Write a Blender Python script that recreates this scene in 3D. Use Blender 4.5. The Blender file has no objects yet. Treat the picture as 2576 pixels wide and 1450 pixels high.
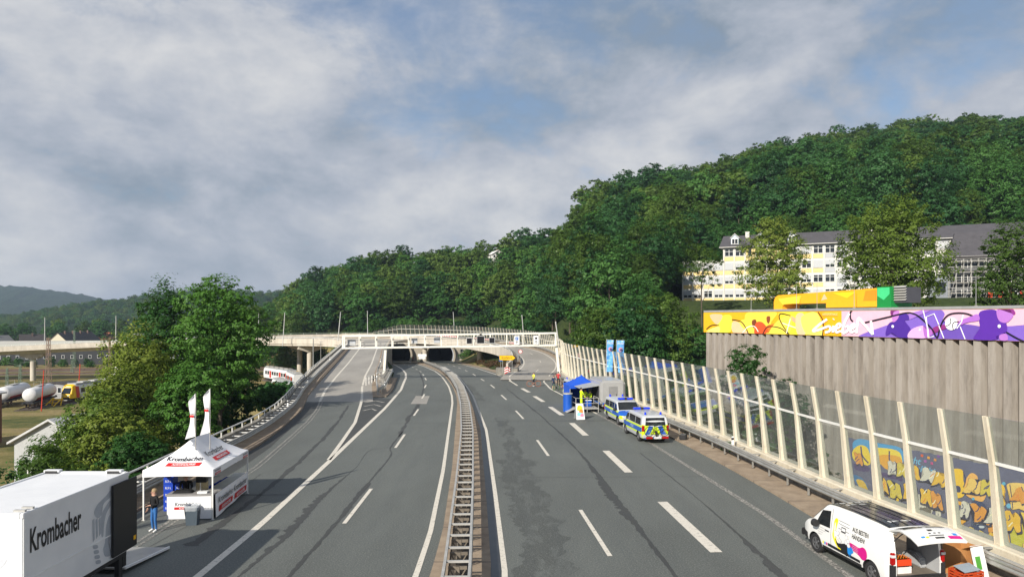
import bpy, bmesh, math, random
import numpy as np
from mathutils import Vector, Matrix
rnd = random.Random(7)
R = math.radians
SC = bpy.context.scene
COL = SC.collection
# ---------------------------------------------------------------- camera
CAMH, FPX, CX, HOR = 8.6, 1730.0, 1288.0, 800.0
cam = bpy.data.objects.new('camera', bpy.data.cameras.new('camera'))
COL.objects.link(cam)
cam.location = (0, 0, CAMH)
cam.rotation_euler = (R(90), 0, 0)
cam.data.sensor_width = 36.0
cam.data.lens = 36.0 * FPX / 2576.0
cam.data.shift_y = (HOR - 725.0) / 2576.0
cam.data.clip_start = 0.1
cam.data.clip_end = 12000
SC.camera = cam
# ---------------------------------------------------------------- world: sky with broken cloud
SUN_EL = R(30)
SUN_DIR = Vector((-0.547 * math.cos(SUN_EL), -0.837 * math.cos(SUN_EL), math.sin(SUN_EL)))
W = bpy.data.worlds.new('World')
SC.world = W
W.use_nodes = True
wn, wl = W.node_tree.nodes, W.node_tree.links
wn.clear()
def wnode(t, **k):
    n = wn.new(t)
    for a, b in k.items():
        setattr(n, a, b)
    return n
sky = wnode('ShaderNodeTexSky', sky_type='NISHITA', sun_disc=False)
sky.sun_elevation = SUN_EL
sky.sun_rotation = math.atan2(-0.547, -0.837)
sky.air_density = 1.0
sky.dust_density = 0.25
sky.ozone_density = 2.5
tc = wnode('ShaderNodeTexCoord')
sep = wnode('ShaderNodeSeparateXYZ')
wl.new(tc.outputs['Generated'], sep.inputs[0])
def wmath(op, a, b=None, c=None, clamp=False):
    n = wnode('ShaderNodeMath', operation=op, use_clamp=clamp)
    for i, v in enumerate((a, b, c)):
        if v is None:
            continue
        if isinstance(v, (int, float)):
            n.inputs[i].default_value = v
        else:
            wl.new(v, n.inputs[i])
    return n.outputs[0]
zc = wmath('ADD', wmath('MAXIMUM', sep.outputs['Z'], 0.0), 0.30)
cu = wmath('DIVIDE', sep.outputs['X'], zc)
cv = wmath('DIVIDE', sep.outputs['Y'], zc)
comb = wnode('ShaderNodeCombineXYZ')
wl.new(cu, comb.inputs[0]); wl.new(cv, comb.inputs[1])
comb2 = wnode('ShaderNodeCombineXYZ')
wl.new(sep.outputs['X'], comb2.inputs[0]); wl.new(sep.outputs['Y'], comb2.inputs[1]); wl.new(wmath('MULTIPLY', sep.outputs['Z'], 1.7), comb2.inputs[2])
def wnoise(scale, detail, rough, off=(0, 0, 0), dist=0.0, stretch=(1, 1, 1), dome=False):
    mp = wnode('ShaderNodeMapping')
    mp.inputs['Location'].default_value = off
    mp.inputs['Scale'].default_value = stretch
    wl.new((comb2 if dome else comb).outputs[0], mp.inputs['Vector'])
    n = wnode('ShaderNodeTexNoise', noise_dimensions='3D')
    n.inputs['Scale'].default_value = scale
    n.inputs['Detail'].default_value = detail
    n.inputs['Roughness'].default_value = rough
    n.inputs['Distortion'].default_value = dist
    wl.new(mp.outputs[0], n.inputs['Vector'])
    return n.outputs['Fac']
def wramp(fac, stops):
    r = wnode('ShaderNodeValToRGB')
    el = r.color_ramp.elements
    while len(el) < len(stops):
        el.new(0.5)
    for e, (p, c) in zip(el, stops):
        e.position = p
        e.color = (c[0], c[1], c[2], 1) if hasattr(c, '__len__') else (c, c, c, 1)
    wl.new(fac, r.inputs[0])
    return r.outputs[0]
big = wnoise(0.85, 9, 0.56, (21.1, 1.4, 7.0), 0.25, (1.0, 0.75, 1))
fine = wnoise(4.6, 11, 0.60, (12.2, 4.4, 7.0), 0.15, dome=True)
shade = wnoise(2.1, 9, 0.56, (8.7, 12.1, 2.0), 0.15, dome=True)
dens = wmath('ADD', wmath('MULTIPLY', big, 0.52), wmath('MULTIPLY', fine, 0.48))
# more cover low down, where one looks through more layers of cloud
lowc = wmath('MULTIPLY', wmath('SUBTRACT', 0.5, sep.outputs['Z'], clamp=True), 0.36)
mask = wramp(wmath('ADD', dens, lowc), [(0.43, 0.05), (0.575, 0.97)])
shd = wmath('ADD', wmath('MULTIPLY', shade, 0.55), wmath('MULTIPLY', fine, 0.45))
CK = 8.0
cloudcol = wramp(shd, [(0.40, (0.36 * CK / 10, 0.45 * CK / 10, 0.56 * CK / 10)), (0.49, (0.64 * CK / 10, 0.69 * CK / 10, 0.79 * CK / 10)), (0.585, (0.98 * CK / 10, 0.985 * CK / 10, 1.0 * CK / 10))])
csc = wnode('ShaderNodeVectorMath', operation='SCALE')
csc.inputs['Scale'].default_value = 7.0
wl.new(cloudcol, csc.inputs[0])
mx = wnode('ShaderNodeMix', data_type='RGBA')
wl.new(mask, mx.inputs['Factor'])
wl.new(sky.outputs[0], mx.inputs['A'])
wl.new(csc.outputs[0], mx.inputs['B'])
bg = wnode('ShaderNodeBackground')
bg.inputs['Strength'].default_value = 0.097
wl.new(mx.outputs['Result'], bg.inputs['Color'])
wo = wnode('ShaderNodeOutputWorld')
wl.new(bg.outputs[0], wo.inputs['Surface'])
# ---------------------------------------------------------------- sun
sun = bpy.data.objects.new('sun', bpy.data.lights.new('sun', 'SUN'))
COL.objects.link(sun)
sun.data.energy = 4.9
sun.data.angle = R(0.6)
sun.data.color = (1.0, 0.93, 0.82)
sun.rotation_euler = SUN_DIR.to_track_quat('Z', 'Y').to_euler()
sun.location = SUN_DIR * 300
# ---------------------------------------------------------------- colour management
SC.view_settings.view_transform = 'Standard'
SC.view_settings.look = 'None'
SC.view_settings.exposure = 0.4
SC.view_settings.gamma = 1.0
SC.view_settings.use_curve_mapping = False
SC.render.engine = 'CYCLES'
SC.cycles.use_denoising = True
SC.cycles.max_bounces = 6
SC.cycles.transparent_max_bounces = 16
SC.cycles.volume_bounces = 0
# ================================================================ helpers
def G(px, py, z=0.0):
    """world point on the level z seen at a place of the 2576-wide photograph"""
    t = (z - CAMH) / ((HOR - py) / FPX)
    return Vector(((px - CX) / FPX * t, t, z))
def D(px, py, Y):
    return Vector(((px - CX) / FPX * Y, Y, CAMH + (HOR - py) / FPX * Y))
def hx(s, k=1.0):
    c = [int(s[i:i + 2], 16) / 255 for i in (0, 2, 4)]
    return tuple(k * (x / 12.92 if x <= 0.04045 else ((x + 0.055) / 1.055) ** 2.4) for x in c)
def lerp(a, b, t):
    return a + (b - a) * t
class NT:
    def __init__(s, name):
        s.m = bpy.data.materials.new(name)
        s.m.use_nodes = True
        s.n, s.l = s.m.node_tree.nodes, s.m.node_tree.links
        s.b = s.n['Principled BSDF']
        s.out = s.n['Material Output']
    def node(s, t, **k):
        n = s.n.new(t)
        for a, b in k.items():
            setattr(n, a, b)
        return n
    def put(s, v, sock):
        if isinstance(v, (int, float)):
            sock.default_value = v
        elif isinstance(v, tuple):
            sock.default_value = (v[0], v[1], v[2], 1) if len(sock.default_value) == 4 else v
        else:
            s.l.new(v, sock)
    def math(s, op, a, b=None, clamp=False):
        n = s.node('ShaderNodeMath', operation=op, use_clamp=clamp)
        s.put(a, n.inputs[0])
        if b is not None:
            s.put(b, n.inputs[1])
        return n.outputs[0]
    def pos(s, obj=False):
        if obj:
            return s.node('ShaderNodeTexCoord').outputs['Object']
        return s.node('ShaderNodeNewGeometry').outputs['Position']
    def xyz(s, v):
        n = s.node('ShaderNodeSeparateXYZ')
        s.l.new(v, n.inputs[0])
        return n.outputs
    def noise(s, vec, scale, detail=4, rough=0.55, stretch=None, dist=0.0):
        if stretch:
            mp = s.node('ShaderNodeMapping')
            mp.inputs['Scale'].default_value = stretch
            s.l.new(vec, mp.inputs[0])
            vec = mp.outputs[0]
        n = s.node('ShaderNodeTexNoise')
        n.inputs['Scale'].default_value = scale
        n.inputs['Detail'].default_value = detail
        n.inputs['Roughness'].default_value = rough
        n.inputs['Distortion'].default_value = dist
        s.l.new(vec, n.inputs['Vector'])
        return n.outputs['Fac']
    def ramp(s, f, stops):
        r = s.node('ShaderNodeValToRGB')
        el = r.color_ramp.elements
        while len(el) < len(stops):
            el.new(0.5)
        for e, (p, c) in zip(el, stops):
            e.position = p
            e.color = (c[0], c[1], c[2], 1) if hasattr(c, '__len__') else (c, c, c, 1)
        s.put(f, r.inputs[0])
        return r.outputs[0]
    def mix(s, f, a, b, mode='MIX'):
        n = s.node('ShaderNodeMix', data_type='RGBA', blend_type=mode)
        s.put(f, n.inputs['Factor']); s.put(a, n.inputs['A']); s.put(b, n.inputs['B'])
        return n.outputs['Result']
    def between(s, v, lo, hi):
        return s.math('MULTIPLY', s.math('GREATER_THAN', v, lo), s.math('LESS_THAN', v, hi))
    def bump(s, h, strength=0.3, dist=0.02):
        n = s.node('ShaderNodeBump')
        n.inputs['Strength'].default_value = strength
        n.inputs['Distance'].default_value = dist
        s.l.new(h, n.inputs['Height'])
        s.l.new(n.outputs[0], s.b.inputs['Normal'])
    def col(s, v): s.put(v, s.b.inputs['Base Color'])
    def set(s, rough=None, metal=None, spec=None, coat=None, emit=None, estr=None):
        if rough is not None: s.put(rough, s.b.inputs['Roughness'])
        if metal is not None: s.b.inputs['Metallic'].default_value = metal
        if spec is not None: s.b.inputs['Specular IOR Level'].default_value = spec
        if coat is not None:
            s.b.inputs['Coat Weight'].default_value = coat
            s.b.inputs['Coat Roughness'].default_value = 0.08
        return s
MATS = {}
def M(name, c=None, rough=0.6, metal=0.0, var=0.12, scale=3.0, coat=None, spec=None, bump=0.0, obj=False):
    """plain surface with a little uneven tone"""
    if name in MATS:
        return MATS[name]
    if isinstance(c, str):
        c = hx(c)
    t = NT(name)
    p = t.pos(obj)
    n1 = t.noise(p, scale, 5, 0.6)
    n2 = t.noise(p, scale * 9, 3, 0.6)
    f = t.math('ADD', t.math('MULTIPLY', n1, 0.7), t.math('MULTIPLY', n2, 0.3))
    dark = tuple(x * (1 - var) for x in c)
    lite = tuple(min(1, x * (1 + var)) for x in c)
    t.col(t.ramp(f, [(0.3, dark), (0.7, lite)]))
    t.set(rough, metal, spec, coat)
    if bump:
        t.bump(n2, bump, 0.02)
    MATS[name] = t.m
    return t.m
class MB:
    """collects shapes; build() links them as one mesh object"""
    def __init__(s):
        s.v, s.f, s.mi = [], [], []
    def add(s, vs, fs, mi=0):
        o = len(s.v)
        s.v += [tuple(v) for v in vs]
        s.f += [tuple(i + o for i in f) for f in fs]
        s.mi += [mi] * len(fs)
        return s
    def poly(s, pts, mi=0):
        return s.add(pts, [tuple(range(len(pts)))], mi)
    def box(s, x0, x1, y0, y1, z0, z1, mi=0):
        vs = [(x, y, z) for z in (z0, z1) for y in (y0, y1) for x in (x0, x1)]
        return s.add(vs, [(0, 2, 3, 1), (4, 5, 7, 6), (0, 1, 5, 4), (2, 6, 7, 3), (0, 4, 6, 2), (1, 3, 7, 5)], mi)
    def bar(s, p, q, w, h, mi=0, up=(0, 0, 1)):
        p, q = Vector(p), Vector(q)
        d = (q - p).normalized()
        u = Vector(up)
        if abs(d.dot(u)) > 0.99:
            u = Vector((0, 1, 0))
        r = d.cross(u).normalized()
        u = r.cross(d).normalized()
        vs = [a + r * (i * w / 2) + u * (j * h / 2) for a in (p, q) for i, j in ((-1, -1), (1, -1), (1, 1), (-1, 1))]
        return s.add(vs, [(0, 1, 2, 3)[::-1], (4, 5, 6, 7), (0, 4, 5, 1)[::-1], (1, 5, 6, 2)[::-1], (2, 6, 7, 3)[::-1], (3, 7, 4, 0)[::-1]][::1], mi)
    def cyl(s, p, q, r0, r1=None, n=10, mi=0, cap=True):
        r1 = r0 if r1 is None else r1
        p, q = Vector(p), Vector(q)
        d = (q - p).normalized()
        a = d.orthogonal().normalized()
        b = d.cross(a)
        vs = []
        for c, rr in ((p, r0), (q, r1)):
            for i in range(n):
                t = 2 * math.pi * i / n
                vs.append(c + (a * math.cos(t) + b * math.sin(t)) * rr)
        fs = [(i, (i + 1) % n, n + (i + 1) % n, n + i) for i in range(n)]
        if cap:
            fs += [tuple(range(n))[::-1], tuple(range(n, 2 * n))]
        return s.add(vs, fs, mi)
    def tube(s, path, r, n=8, mi=0):
        for a, b in zip(path, path[1:]):
            if (Vector(b) - Vector(a)).length > 1e-5:
                s.cyl(a, b, r, r, n, mi)
        return s
    def lathe(s, c, axis, prof, n=16, mi=0):
        """prof: (distance along axis, radius)"""
        c, d = Vector(c), Vector(axis).normalized()
        a = d.orthogonal().normalized()
        b = d.cross(a)
        vs = []
        for h, r in prof:
            for i in range(n):
                t = 2 * math.pi * i / n
                vs.append(c + d * h + (a * math.cos(t) + b * math.sin(t)) * r)
        fs = []
        for k in range(len(prof) - 1):
            for i in range(n):
                fs.append((k * n + i, k * n + (i + 1) % n, (k + 1) * n + (i + 1) % n, (k + 1) * n + i))
        if prof[0][1] > 1e-6: fs.append(tuple(range(n))[::-1])
        if prof[-1][1] > 1e-6: fs.append(tuple(range((len(prof) - 1) * n, len(prof) * n)))
        return s.add(vs, fs, mi)
    def prism(s, pts, off, mi=0):
        """polygon pts (3d) pushed along off"""
        n = len(pts)
        off = Vector(off)
        vs = [Vector(p) for p in pts] + [Vector(p) + off for p in pts]
        fs = [tuple(range(n))[::-1], tuple(range(n, 2 * n))]
        fs += [(i, (i + 1) % n, n + (i + 1) % n, n + i) for i in range(n)]
        return s.add(vs, fs, mi)
    def sweep(s, path, prof, mi=0, closed=True, cap=True):
        """prof (right offset, dz) swept along a path of 3d points"""
        n = len(prof)
        nr = normals(path)
        vs = []
        for p, r in zip(path, nr):
            for o, dz in prof:
                vs.append((p[0] + r[0] * o, p[1] + r[1] * o, p[2] + dz))
        fs = []
        m = n if closed else n - 1
        for k in range(len(path) - 1):
            for i in range(m):
                j = (i + 1) % n
                fs.append((k * n + i, k * n + j, (k + 1) * n + j, (k + 1) * n + i))
        if closed and cap:
            fs += [tuple(range(n))[::-1], tuple(range((len(path) - 1) * n, len(path) * n))]
        return s.add(vs, fs, mi)
    def build(s, name, mat, parent=None, smooth=False, fix=True, bevel=0.0, loc=None):
        me = bpy.data.meshes.new(name)
        me.from_pydata(s.v, [], s.f)
        mats = mat if isinstance(mat, (list, tuple)) else [mat]
        for m in mats:
            me.materials.append(m)
        if len(mats) > 1:
            me.polygons.foreach_set('material_index', s.mi)
        if fix or bevel:
            bm = bmesh.new()
            bm.from_mesh(me)
            if bevel:
                bmesh.ops.remove_doubles(bm, verts=bm.verts, dist=1e-5)
                es = [e for e in bm.edges if len(e.link_faces) == 2 and e.calc_face_angle(0) > 0.5]
                bmesh.ops.bevel(bm, geom=es, offset=bevel, segments=2, affect='EDGES', clamp_overlap=True)
            bmesh.ops.recalc_face_normals(bm, faces=bm.faces)
            bm.to_mesh(me)
            bm.free()
        if smooth:
            me.polygons.foreach_set('use_smooth', [True] * len(me.polygons))
            if smooth != 'all':
                try:
                    me.set_sharp_from_angle(angle=R(smooth if smooth is not True else 40))
                except Exception:
                    pass
        me.update()
        return link(name, me, parent, loc)
def link(name, me, parent=None, loc=None):
    o = bpy.data.objects.new(name, me)
    COL.objects.link(o)
    if parent is not None:
        o.parent = parent
    if loc is not None:
        o.location = loc
    return o
def tag(o, label=None, cat=None, group=None, kind=None):
    for k, v in (('label', label), ('category', cat), ('group', group), ('kind', kind)):
        if v:
            o[k] = v
    return o
def thing(name, label, cat, loc=(0, 0, 0), rz=0.0, group=None):
    o = bpy.data.objects.new(name, None)
    COL.objects.link(o)
    o.empty_display_size = 0.2
    o.location = loc
    o.rotation_euler = (0, 0, rz)
    return tag(o, label, cat, group)
def copy_tree(o, parent=None):
    c = o.copy()
    COL.objects.link(c)
    c.parent = parent
    for ch in list(o.children):
        copy_tree(ch, c)
    return c
def smoothpath(pts, step=2.0):
    """Catmull-Rom through the points, resampled"""
    P = [Vector(p) for p in pts]
    P = [P[0] * 2 - P[1]] + P + [P[-1] * 2 - P[-2]]
    out = []
    for i in range(1, len(P) - 2):
        a, b, c, d = P[i - 1:i + 3]
        n = max(2, int((c - b).length / step * 2))
        for k in range(n):
            t = k / n
            out.append(0.5 * ((2 * b) + (c - a) * t + (2 * a - 5 * b + 4 * c - d) * t * t + (3 * b - a - 3 * c + d) * t ** 3))
    out.append(P[-2])
    return resample(out, step)
def resample(pts, step):
    pts = [Vector(p) for p in pts]
    out = [pts[0]]
    need = step
    for a, b in zip(pts, pts[1:]):
        L = (b - a).length
        if L < 1e-9: continue
        u = 0.0
        while L - u >= need:
            u += need
            out.append(a.lerp(b, u / L))
            need = step
        need -= L - u
    if (out[-1] - pts[-1]).length > step * 0.3:
        out.append(pts[-1])
    return out
def normals(path):
    """unit right-hand normals in plan"""
    out = []
    for i, p in enumerate(path):
        a = Vector(path[max(i - 1, 0)]); b = Vector(path[min(i + 1, len(path) - 1)])
        d = b - a
        L = math.hypot(d.x, d.y) or 1
        out.append((d.y / L, -d.x / L))
    return out
def offset(path, o, dz=0.0):
    return [Vector((p[0] + r[0] * o, p[1] + r[1] * o, p[2] + dz)) for p, r in zip(path, normals(path))]
_fonts = {}
def text(name, s, mat, parent, O, RV, UV, size=1.0, align='CENTER', bold=0.0, shear=0.0, xs=1.0, lift=0.004, space=1.0):
    """flat lettering: origin O, right vector RV, up vector UV (unit), size = cap-ish height"""
    cu = bpy.data.curves.new('t', 'FONT')
    cu.body = s
    cu.size = 1.0
    cu.align_x = align
    cu.offset = bold
    cu.shear = shear
    cu.space_character = space
    cu.resolution_u = 3
    ob = bpy.data.objects.new('t', cu)
    COL.objects.link(ob)
    me = bpy.data.meshes.new_from_object(ob.evaluated_get(bpy.context.evaluated_depsgraph_get()))
    bpy.data.objects.remove(ob)
    bpy.data.curves.remove(cu)
    O, RV, UV = Vector(O), Vector(RV).normalized(), Vector(UV).normalized()
    N = RV.cross(UV)
    k = size / 0.70
    for v in me.vertices:
        v.co = O + RV * (v.co.x * k * xs) + UV * (v.co.y * k) + N * lift
    me.materials.clear()
    me.materials.append(mat)
    me.name = name
    return link(name, me, parent)
def interp(xs, ys):
    return lambda x: float(np.interp(x, xs, ys))
def bake(o):
    """apply the modifiers of o"""
    me = bpy.data.meshes.new_from_object(o.evaluated_get(bpy.context.evaluated_depsgraph_get()))
    o.modifiers.clear()
    o.data = me
    return o
def cut(o, cutters, solver='EXACT'):
    for c in cutters:
        m = o.modifiers.new('b', 'BOOLEAN')
        m.operation = 'DIFFERENCE'
        m.solver = solver
        m.object = c
        try: m.material_mode = 'TRANSFER'
        except Exception: pass
    bpy.context.view_layer.update()
    bake(o)
    for c in cutters:
        me = c.data
        bpy.data.objects.remove(c)
        bpy.data.meshes.remove(me)
    return o
# ================================================================ the lie of the land
def zr(y):
    """level of the motorway: flat, then falling towards the tunnel"""
    a, b = 85.0, 115.0
    if y < a: return 0.0
    if y < b: return -0.047 * (y - a) ** 2 / (2 * (b - a))
    return -0.047 * ((b - a) / 2 + (y - b))
LR = interp([-40, 23.3, 27.6, 39, 59.3, 69.7, 76.3, 86.3, 101.8, 131, 167, 211, 234, 310], [-3.15, -3.22, -3.28, -3.9, -5.31, -6.04, -6.67, -7.92, -10.24, -14.7, -21.2, -29.9, -34.6, -50])
LLn = interp([-40, 28.5, 41.5, 65.7, 82.7, 101.8, 118.4, 147, 180, 217, 250, 310], [-10.4, -10.48, -11.0, -12.15, -13.35, -15.7, -18.3, -23.5, -30.3, -38, -44.8, -57])
GORE = interp([41.5, 48, 56.8, 69.7, 74.7, 85.8, 100, 121.6, 160.5, 200], [-11.1, -11.87, -12.96, -15.3, -16.3, -18.7, -21.35, -24.8, -31.6, -37.5])
RAML = interp([20, 40, 49, 57.6, 64.6, 71.5, 83, 99, 121.6, 163, 200], [-14.2, -14.9, -16, -17.15, -18.4, -19.95, -22.5, -25.3, -29, -36.2, -41])
RLn = interp([-40, 23.3, 33.5, 53, 76.3, 85, 95.9, 118, 147, 184, 215, 239, 310], [0.1, -0.24, -0.81, -1.98, -4.35, -5.47, -7.0, -9.93, -14.2, -19.8, -24.2, -28, -40])
EXL = interp([88, 108.8, 153, 194, 217, 247, 310], [0.7, -2.1, -7.9, -14.2, -17.8, -21.75, -32])
RRn = interp([-40, 30, 47.5, 77, 84, 94, 101, 117], [12.6, 11.11, 9.57, 5.65, 4.68, 4.32, 4.97, 7.0])
KL = interp([-40, 20, 46.3, 53, 64, 72, 75.4, 88.6, 117, 160.5, 200], [-16.2, -16.4, -17.07, -17.85, -19.55, -21.5, -22.4, -25.1, -30.2, -38.05, -43])
WL = interp([-40, 0, 30, 50.9, 58, 63.5, 70, 84, 96.3, 122, 164, 174], [-17.2, -17.3, -17.6, -18.81, -19.8, -20.9, -22.4, -25.6, -28.1, -32.8, -40.4, -42.2])
KR = interp([-40, 20, 34.7, 39.8, 47, 60, 77, 84, 92, 101, 108], [13.7, 13.5, 12.76, 12.41, 11.74, 10.0, 7.4, 6.3, 5.7, 6.1, 7.1])
MC = interp([-40, 21, 33, 48, 63, 78.5, 95, 113, 131, 167, 211, 234, 310], [-1.55, -1.69, -2.28, -3.13, -4.3, -5.9, -8.2, -10.9, -13.3, -19.2, -26.8, -30.8, -45])
def zl(y):
    return 0.0 if y < 88 else min(0.018 * (y - 88), 2.3)
BARR = smoothpath([(18.48, 5.2, 0), (17.5, 15, 0), (16.45, 23.4, 0), (15.75, 27.6, 0), (15.2, 31.6, 0), (14.76, 35.8, 0), (13.8, 46, 0), (12.38, 57.1, 0), (11.5, 63, 0), (9.9, 74, 0), (8.2, 86, 0), (7.5, 94, 0.0), (7.6, 102, 0.05), (8.9, 114, .2), (9.9, 126, .4), (9.7, 139, .7), (8.2, 152, 1.1), (5.2, 166, 1.5), (0.2, 180, 1.8), (-6.2, 194, 2.05), (-14.5, 208, 2.25), (-26, 221.8, 2.38), (-41.5, 233, 2.45), (-47, 235, 2.43)], 2.0)
_by = [p.y for p in BARR]; _bx = [p.x for p in BARR]
BX = interp(_by, _bx)
LOOP = smoothpath([(2.3, 96, 0.006), (2.8, 104, 0.05), (4.3, 115, .15), (5.1, 126, .35), (4.9, 138, .65), (3.6, 150, 1.05), (1.0, 162, 1.4), (-3.5, 175, 1.7), (-9.7, 189, 2.0), (-18, 202.5, 2.2), (-28.5, 216, 2.35), (-42, 227.5, 2.45), (-58, 231, 2.4), (-76, 224, 2.2), (-96, 213, 1.6), (-118, 208, .8), (-150, 205, -.6), (-190, 197, -2.4), (-240, 182, -4.0)], 2.0)
HU = [-.46, -.40, -.375, -.328, -.294, -.207, -.109, -.05, .03, .065, .084, .105, .18, .296, .354, .44, .585, .744, .93, 1.4]
HF = [330, 300, 280, 268, 262, 258, 256, 256, 215, 172, 155, 142, 128, 118, 115, 112, 110, 105, 100, 95]
HY = [420, 420, 410, 400, 385, 370, 360, 350, 335, 330, 330, 330, 340, 360, 370, 380, 390, 400, 420, 430]
HZ = [-10, -8, -2, 6, 16, 25, 28, 30, 31, 33, 37, 52, 62, 71, 83, 91, 102, 109, 118, 126]
HB = [-10, -10, -9, -7, -3, 2.6, 2.8, 2.8, 1.5, -1, -2, -3, -3, -3, -3, -3, -3, -3, -3, -3]
def hill(x, y):
    if y < 90: return -99.0
    u = x / y
    f = float(np.interp(u, HU, HF)); r = float(np.interp(u, HU, HY))
    if y < f: return -99.0
    zt = float(np.interp(u, HU, HZ)); zb = float(np.interp(u, HU, HB))
    t = (y - f) / (r - f)
    z = zb + (zt - zb) * min(t, 1) ** 0.85 - max(0, t - 1) * 14
    # the level ground the school stands on
    ax, ay, bx, by = 36, 173, 112, 138
    s = max(0, min(1, ((x - ax) * (bx - ax) + (y - ay) * (by - ay)) / ((bx - ax) ** 2 + (by - ay) ** 2)))
    d = math.hypot(x - ax - s * (bx - ax), y - ay - s * (by - ay))
    w = max(0.0, min(1.0, (34 - d) / 18))
    return z * (1 - w) + 12.6 * w
def ground(x, y):
    z = -10.0
    if y < 176:
        lb = WL(y) - 0.2
        rb = BX(y) + 0.5 if y < 232 else 0
        if y < 15: rb = 17.6 + (15 - y) * 0.1
        if lb <= x <= rb:
            z = zr(y) - 0.4
            if y > 84:
                m0, m1 = min(LLn(y) - 4.6, GORE(y) + 2.0) if y > 100 else LLn(y) - 4.5, EXL(y) + 1.8
                if x < m0: z = zl(y) - 0.4
                elif x > m1: z = min(zr(y) - .4 + (x - m1) * 0.55, 0.018 * max(0, y - 96) - 0.5)
        elif x < lb:
            z = max(-10.0, -0.7 - (lb - x) * 0.55) if y < 150 else max(-10.0, -3 - (lb - x))
        else:
            z = max(-4.2, -0.6 - (x - rb) * 0.9)
    else:
        m0, m1 = LLn(y) - 2.2, EXL(y) + 1.8
        if m0 <= x <= m1: z = zr(y) - 0.4
        elif x > m1: z = min(zr(y) - .4 + (x - m1) * 0.5, 0.5)
        else: z = max(-10.0, zr(y) - 0.4 - (m0 - x) * 0.25)
    return max(z, hill(x, y))
t = NT('dry_grass_ground')
p = t.pos()
n = t.noise(p, 0.085, 7, 0.66, (.6, 1.2, 1)); n2 = t.noise(p, 0.9, 5, 0.65)
c = t.ramp(n, [(0.36, (.06, .085, .025)), (0.46, (.20, .175, .065)), (0.56, (.34, .26, .12)), (0.66, (.15, .125, .085))])
zz_ = t.xyz(p)[2]
c = t.mix(t.math('GREATER_THAN', zz_, -2.6), c, t.ramp(n2, [(.35, (.018, .032, .010)), (.65, (.05, .075, .022))]))
t.col(t.mix(t.math('MULTIPLY', n2, 0.6), c, (.045, .055, .02)))
t.set(0.95, spec=0.1)
t.bump(n2, 0.6, 0.3)
MATS['ground'] = t.m
gxs = [-5000, -2500, -1400, -900, -600, -430] + list(np.arange(-330, 180.1, 3.0)) + [230, 330, 480, 700, 1100, 2000, 5000]
gys = [-600, -250, -120] + list(np.arange(-60, 440.1, 3.0)) + [500, 600, 800, 1200, 2000, 3500, 7000]
m = MB()
nx = len(gxs)
for y in gys:
    for x in gxs:
        m.v.append((x, y, ground(x, y)))
for j in range(len(gys) - 1):
    for i in range(nx - 1):
        if 246 < gys[j + 1] and gys[j] < 259 and gxs[i + 1] > LLn(gys[j]) - 2.5 and gxs[i] < EXL(gys[j]) + 3.0:
            continue
        m.f.append((j * nx + i, j * nx + i + 1, (j + 1) * nx + i + 1, (j + 1) * nx + i)); m.mi.append(0)
g = m.build('ground', MATS['ground'], fix=False, smooth='all')
tag(g, kind='structure')
# ================================================================ road surfaces
def asphalt(name, base, tint, blt=(.60, .66, .6)):
    t = NT(name)
    p = t.pos()
    speck = t.noise(p, 17.0, 5, 0.8)
    mid = t.noise(p, 1.3, 7, 0.7, (1, 0.10, 1))
    broad = t.noise(p, 0.16, 5, 0.6, (1, 0.4, 1), 0.4)
    c = t.ramp(broad, [(0.34, tuple(b * .80 for b in base)), (0.52, base), (0.68, tuple(b * 1.14 for b in base))])
    c = t.mix(t.ramp(mid, [(0.36, 0.30), (0.60, 0.0)]), c, tuple(b * .62 for b in base))
    # worn, ragged dark blotches
    blot = t.noise(p, 0.55, 11, 0.78, (1.6, 0.6, 1), 0.3)
    c = t.mix(t.ramp(blot, [(blt[0], 0.0), (blt[1], blt[2])]), c, tuple(b * .55 for b in base))
    c = t.mix(t.ramp(speck, [(0.50, 0.0), (0.66, 0.75)]), c, tint)
    c = t.mix(t.ramp(speck, [(0.34, 0.7), (0.46, 0.0)]), c, tuple(b * .5 for b in base))
    t.col(c)
    t.set(t.ramp(mid, [(0.3, 0.62), (0.7, 0.85)]), spec=0.35)
    t.bump(speck, 0.35, 0.01)
    MATS[name] = t.m
    return t.m
A1 = asphalt('asphalt', (.112, .122, .114), (.25, .255, .23), (.63, .70, .35))
A2 = asphalt('dark_asphalt', (.060, .063, .062), (.10, .10, .095))
C1 = asphalt('ramp_concrete', (.335, .315, .28), (.40, .37, .33), (.66, .72, .3))
t = NT('wet_tarmac')
p = t.pos()
t.col(t.ramp(t.noise(p, 1.2, 5, .6), [(.3, (.018, .02, .024)), (.7, (.04, .042, .045))]))
t.set(0.33, spec=0.5)
MATS['tar'] = t.m
def paint(name, c, wear=0.5, scale=5.0):
    t = NT(name)
    p = t.pos()
    n = t.noise(p, scale, 8, 0.7)
    n2 = t.noise(p, 26, 4, 0.7)
    f = t.math('ADD', t.math('MULTIPLY', n, 0.55), t.math('MULTIPLY', n2, 0.45))
    w = t.ramp(f, [(wear - 0.06, 1.0), (wear + 0.06, 0.0)])
    t.col(t.mix(w, c, (.10, .10, .095)))
    t.set(0.7, spec=0.3)
    MATS[name] = t.m
    return t.m
P1 = paint('road_paint', (.64, .60, .52), 0.41)
P2 = paint('worn_road_paint', (.42, .40, .36), 0.52, 8)
P3 = paint('gore_paint', (.40, .38, .34), 0.46, 4)
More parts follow.
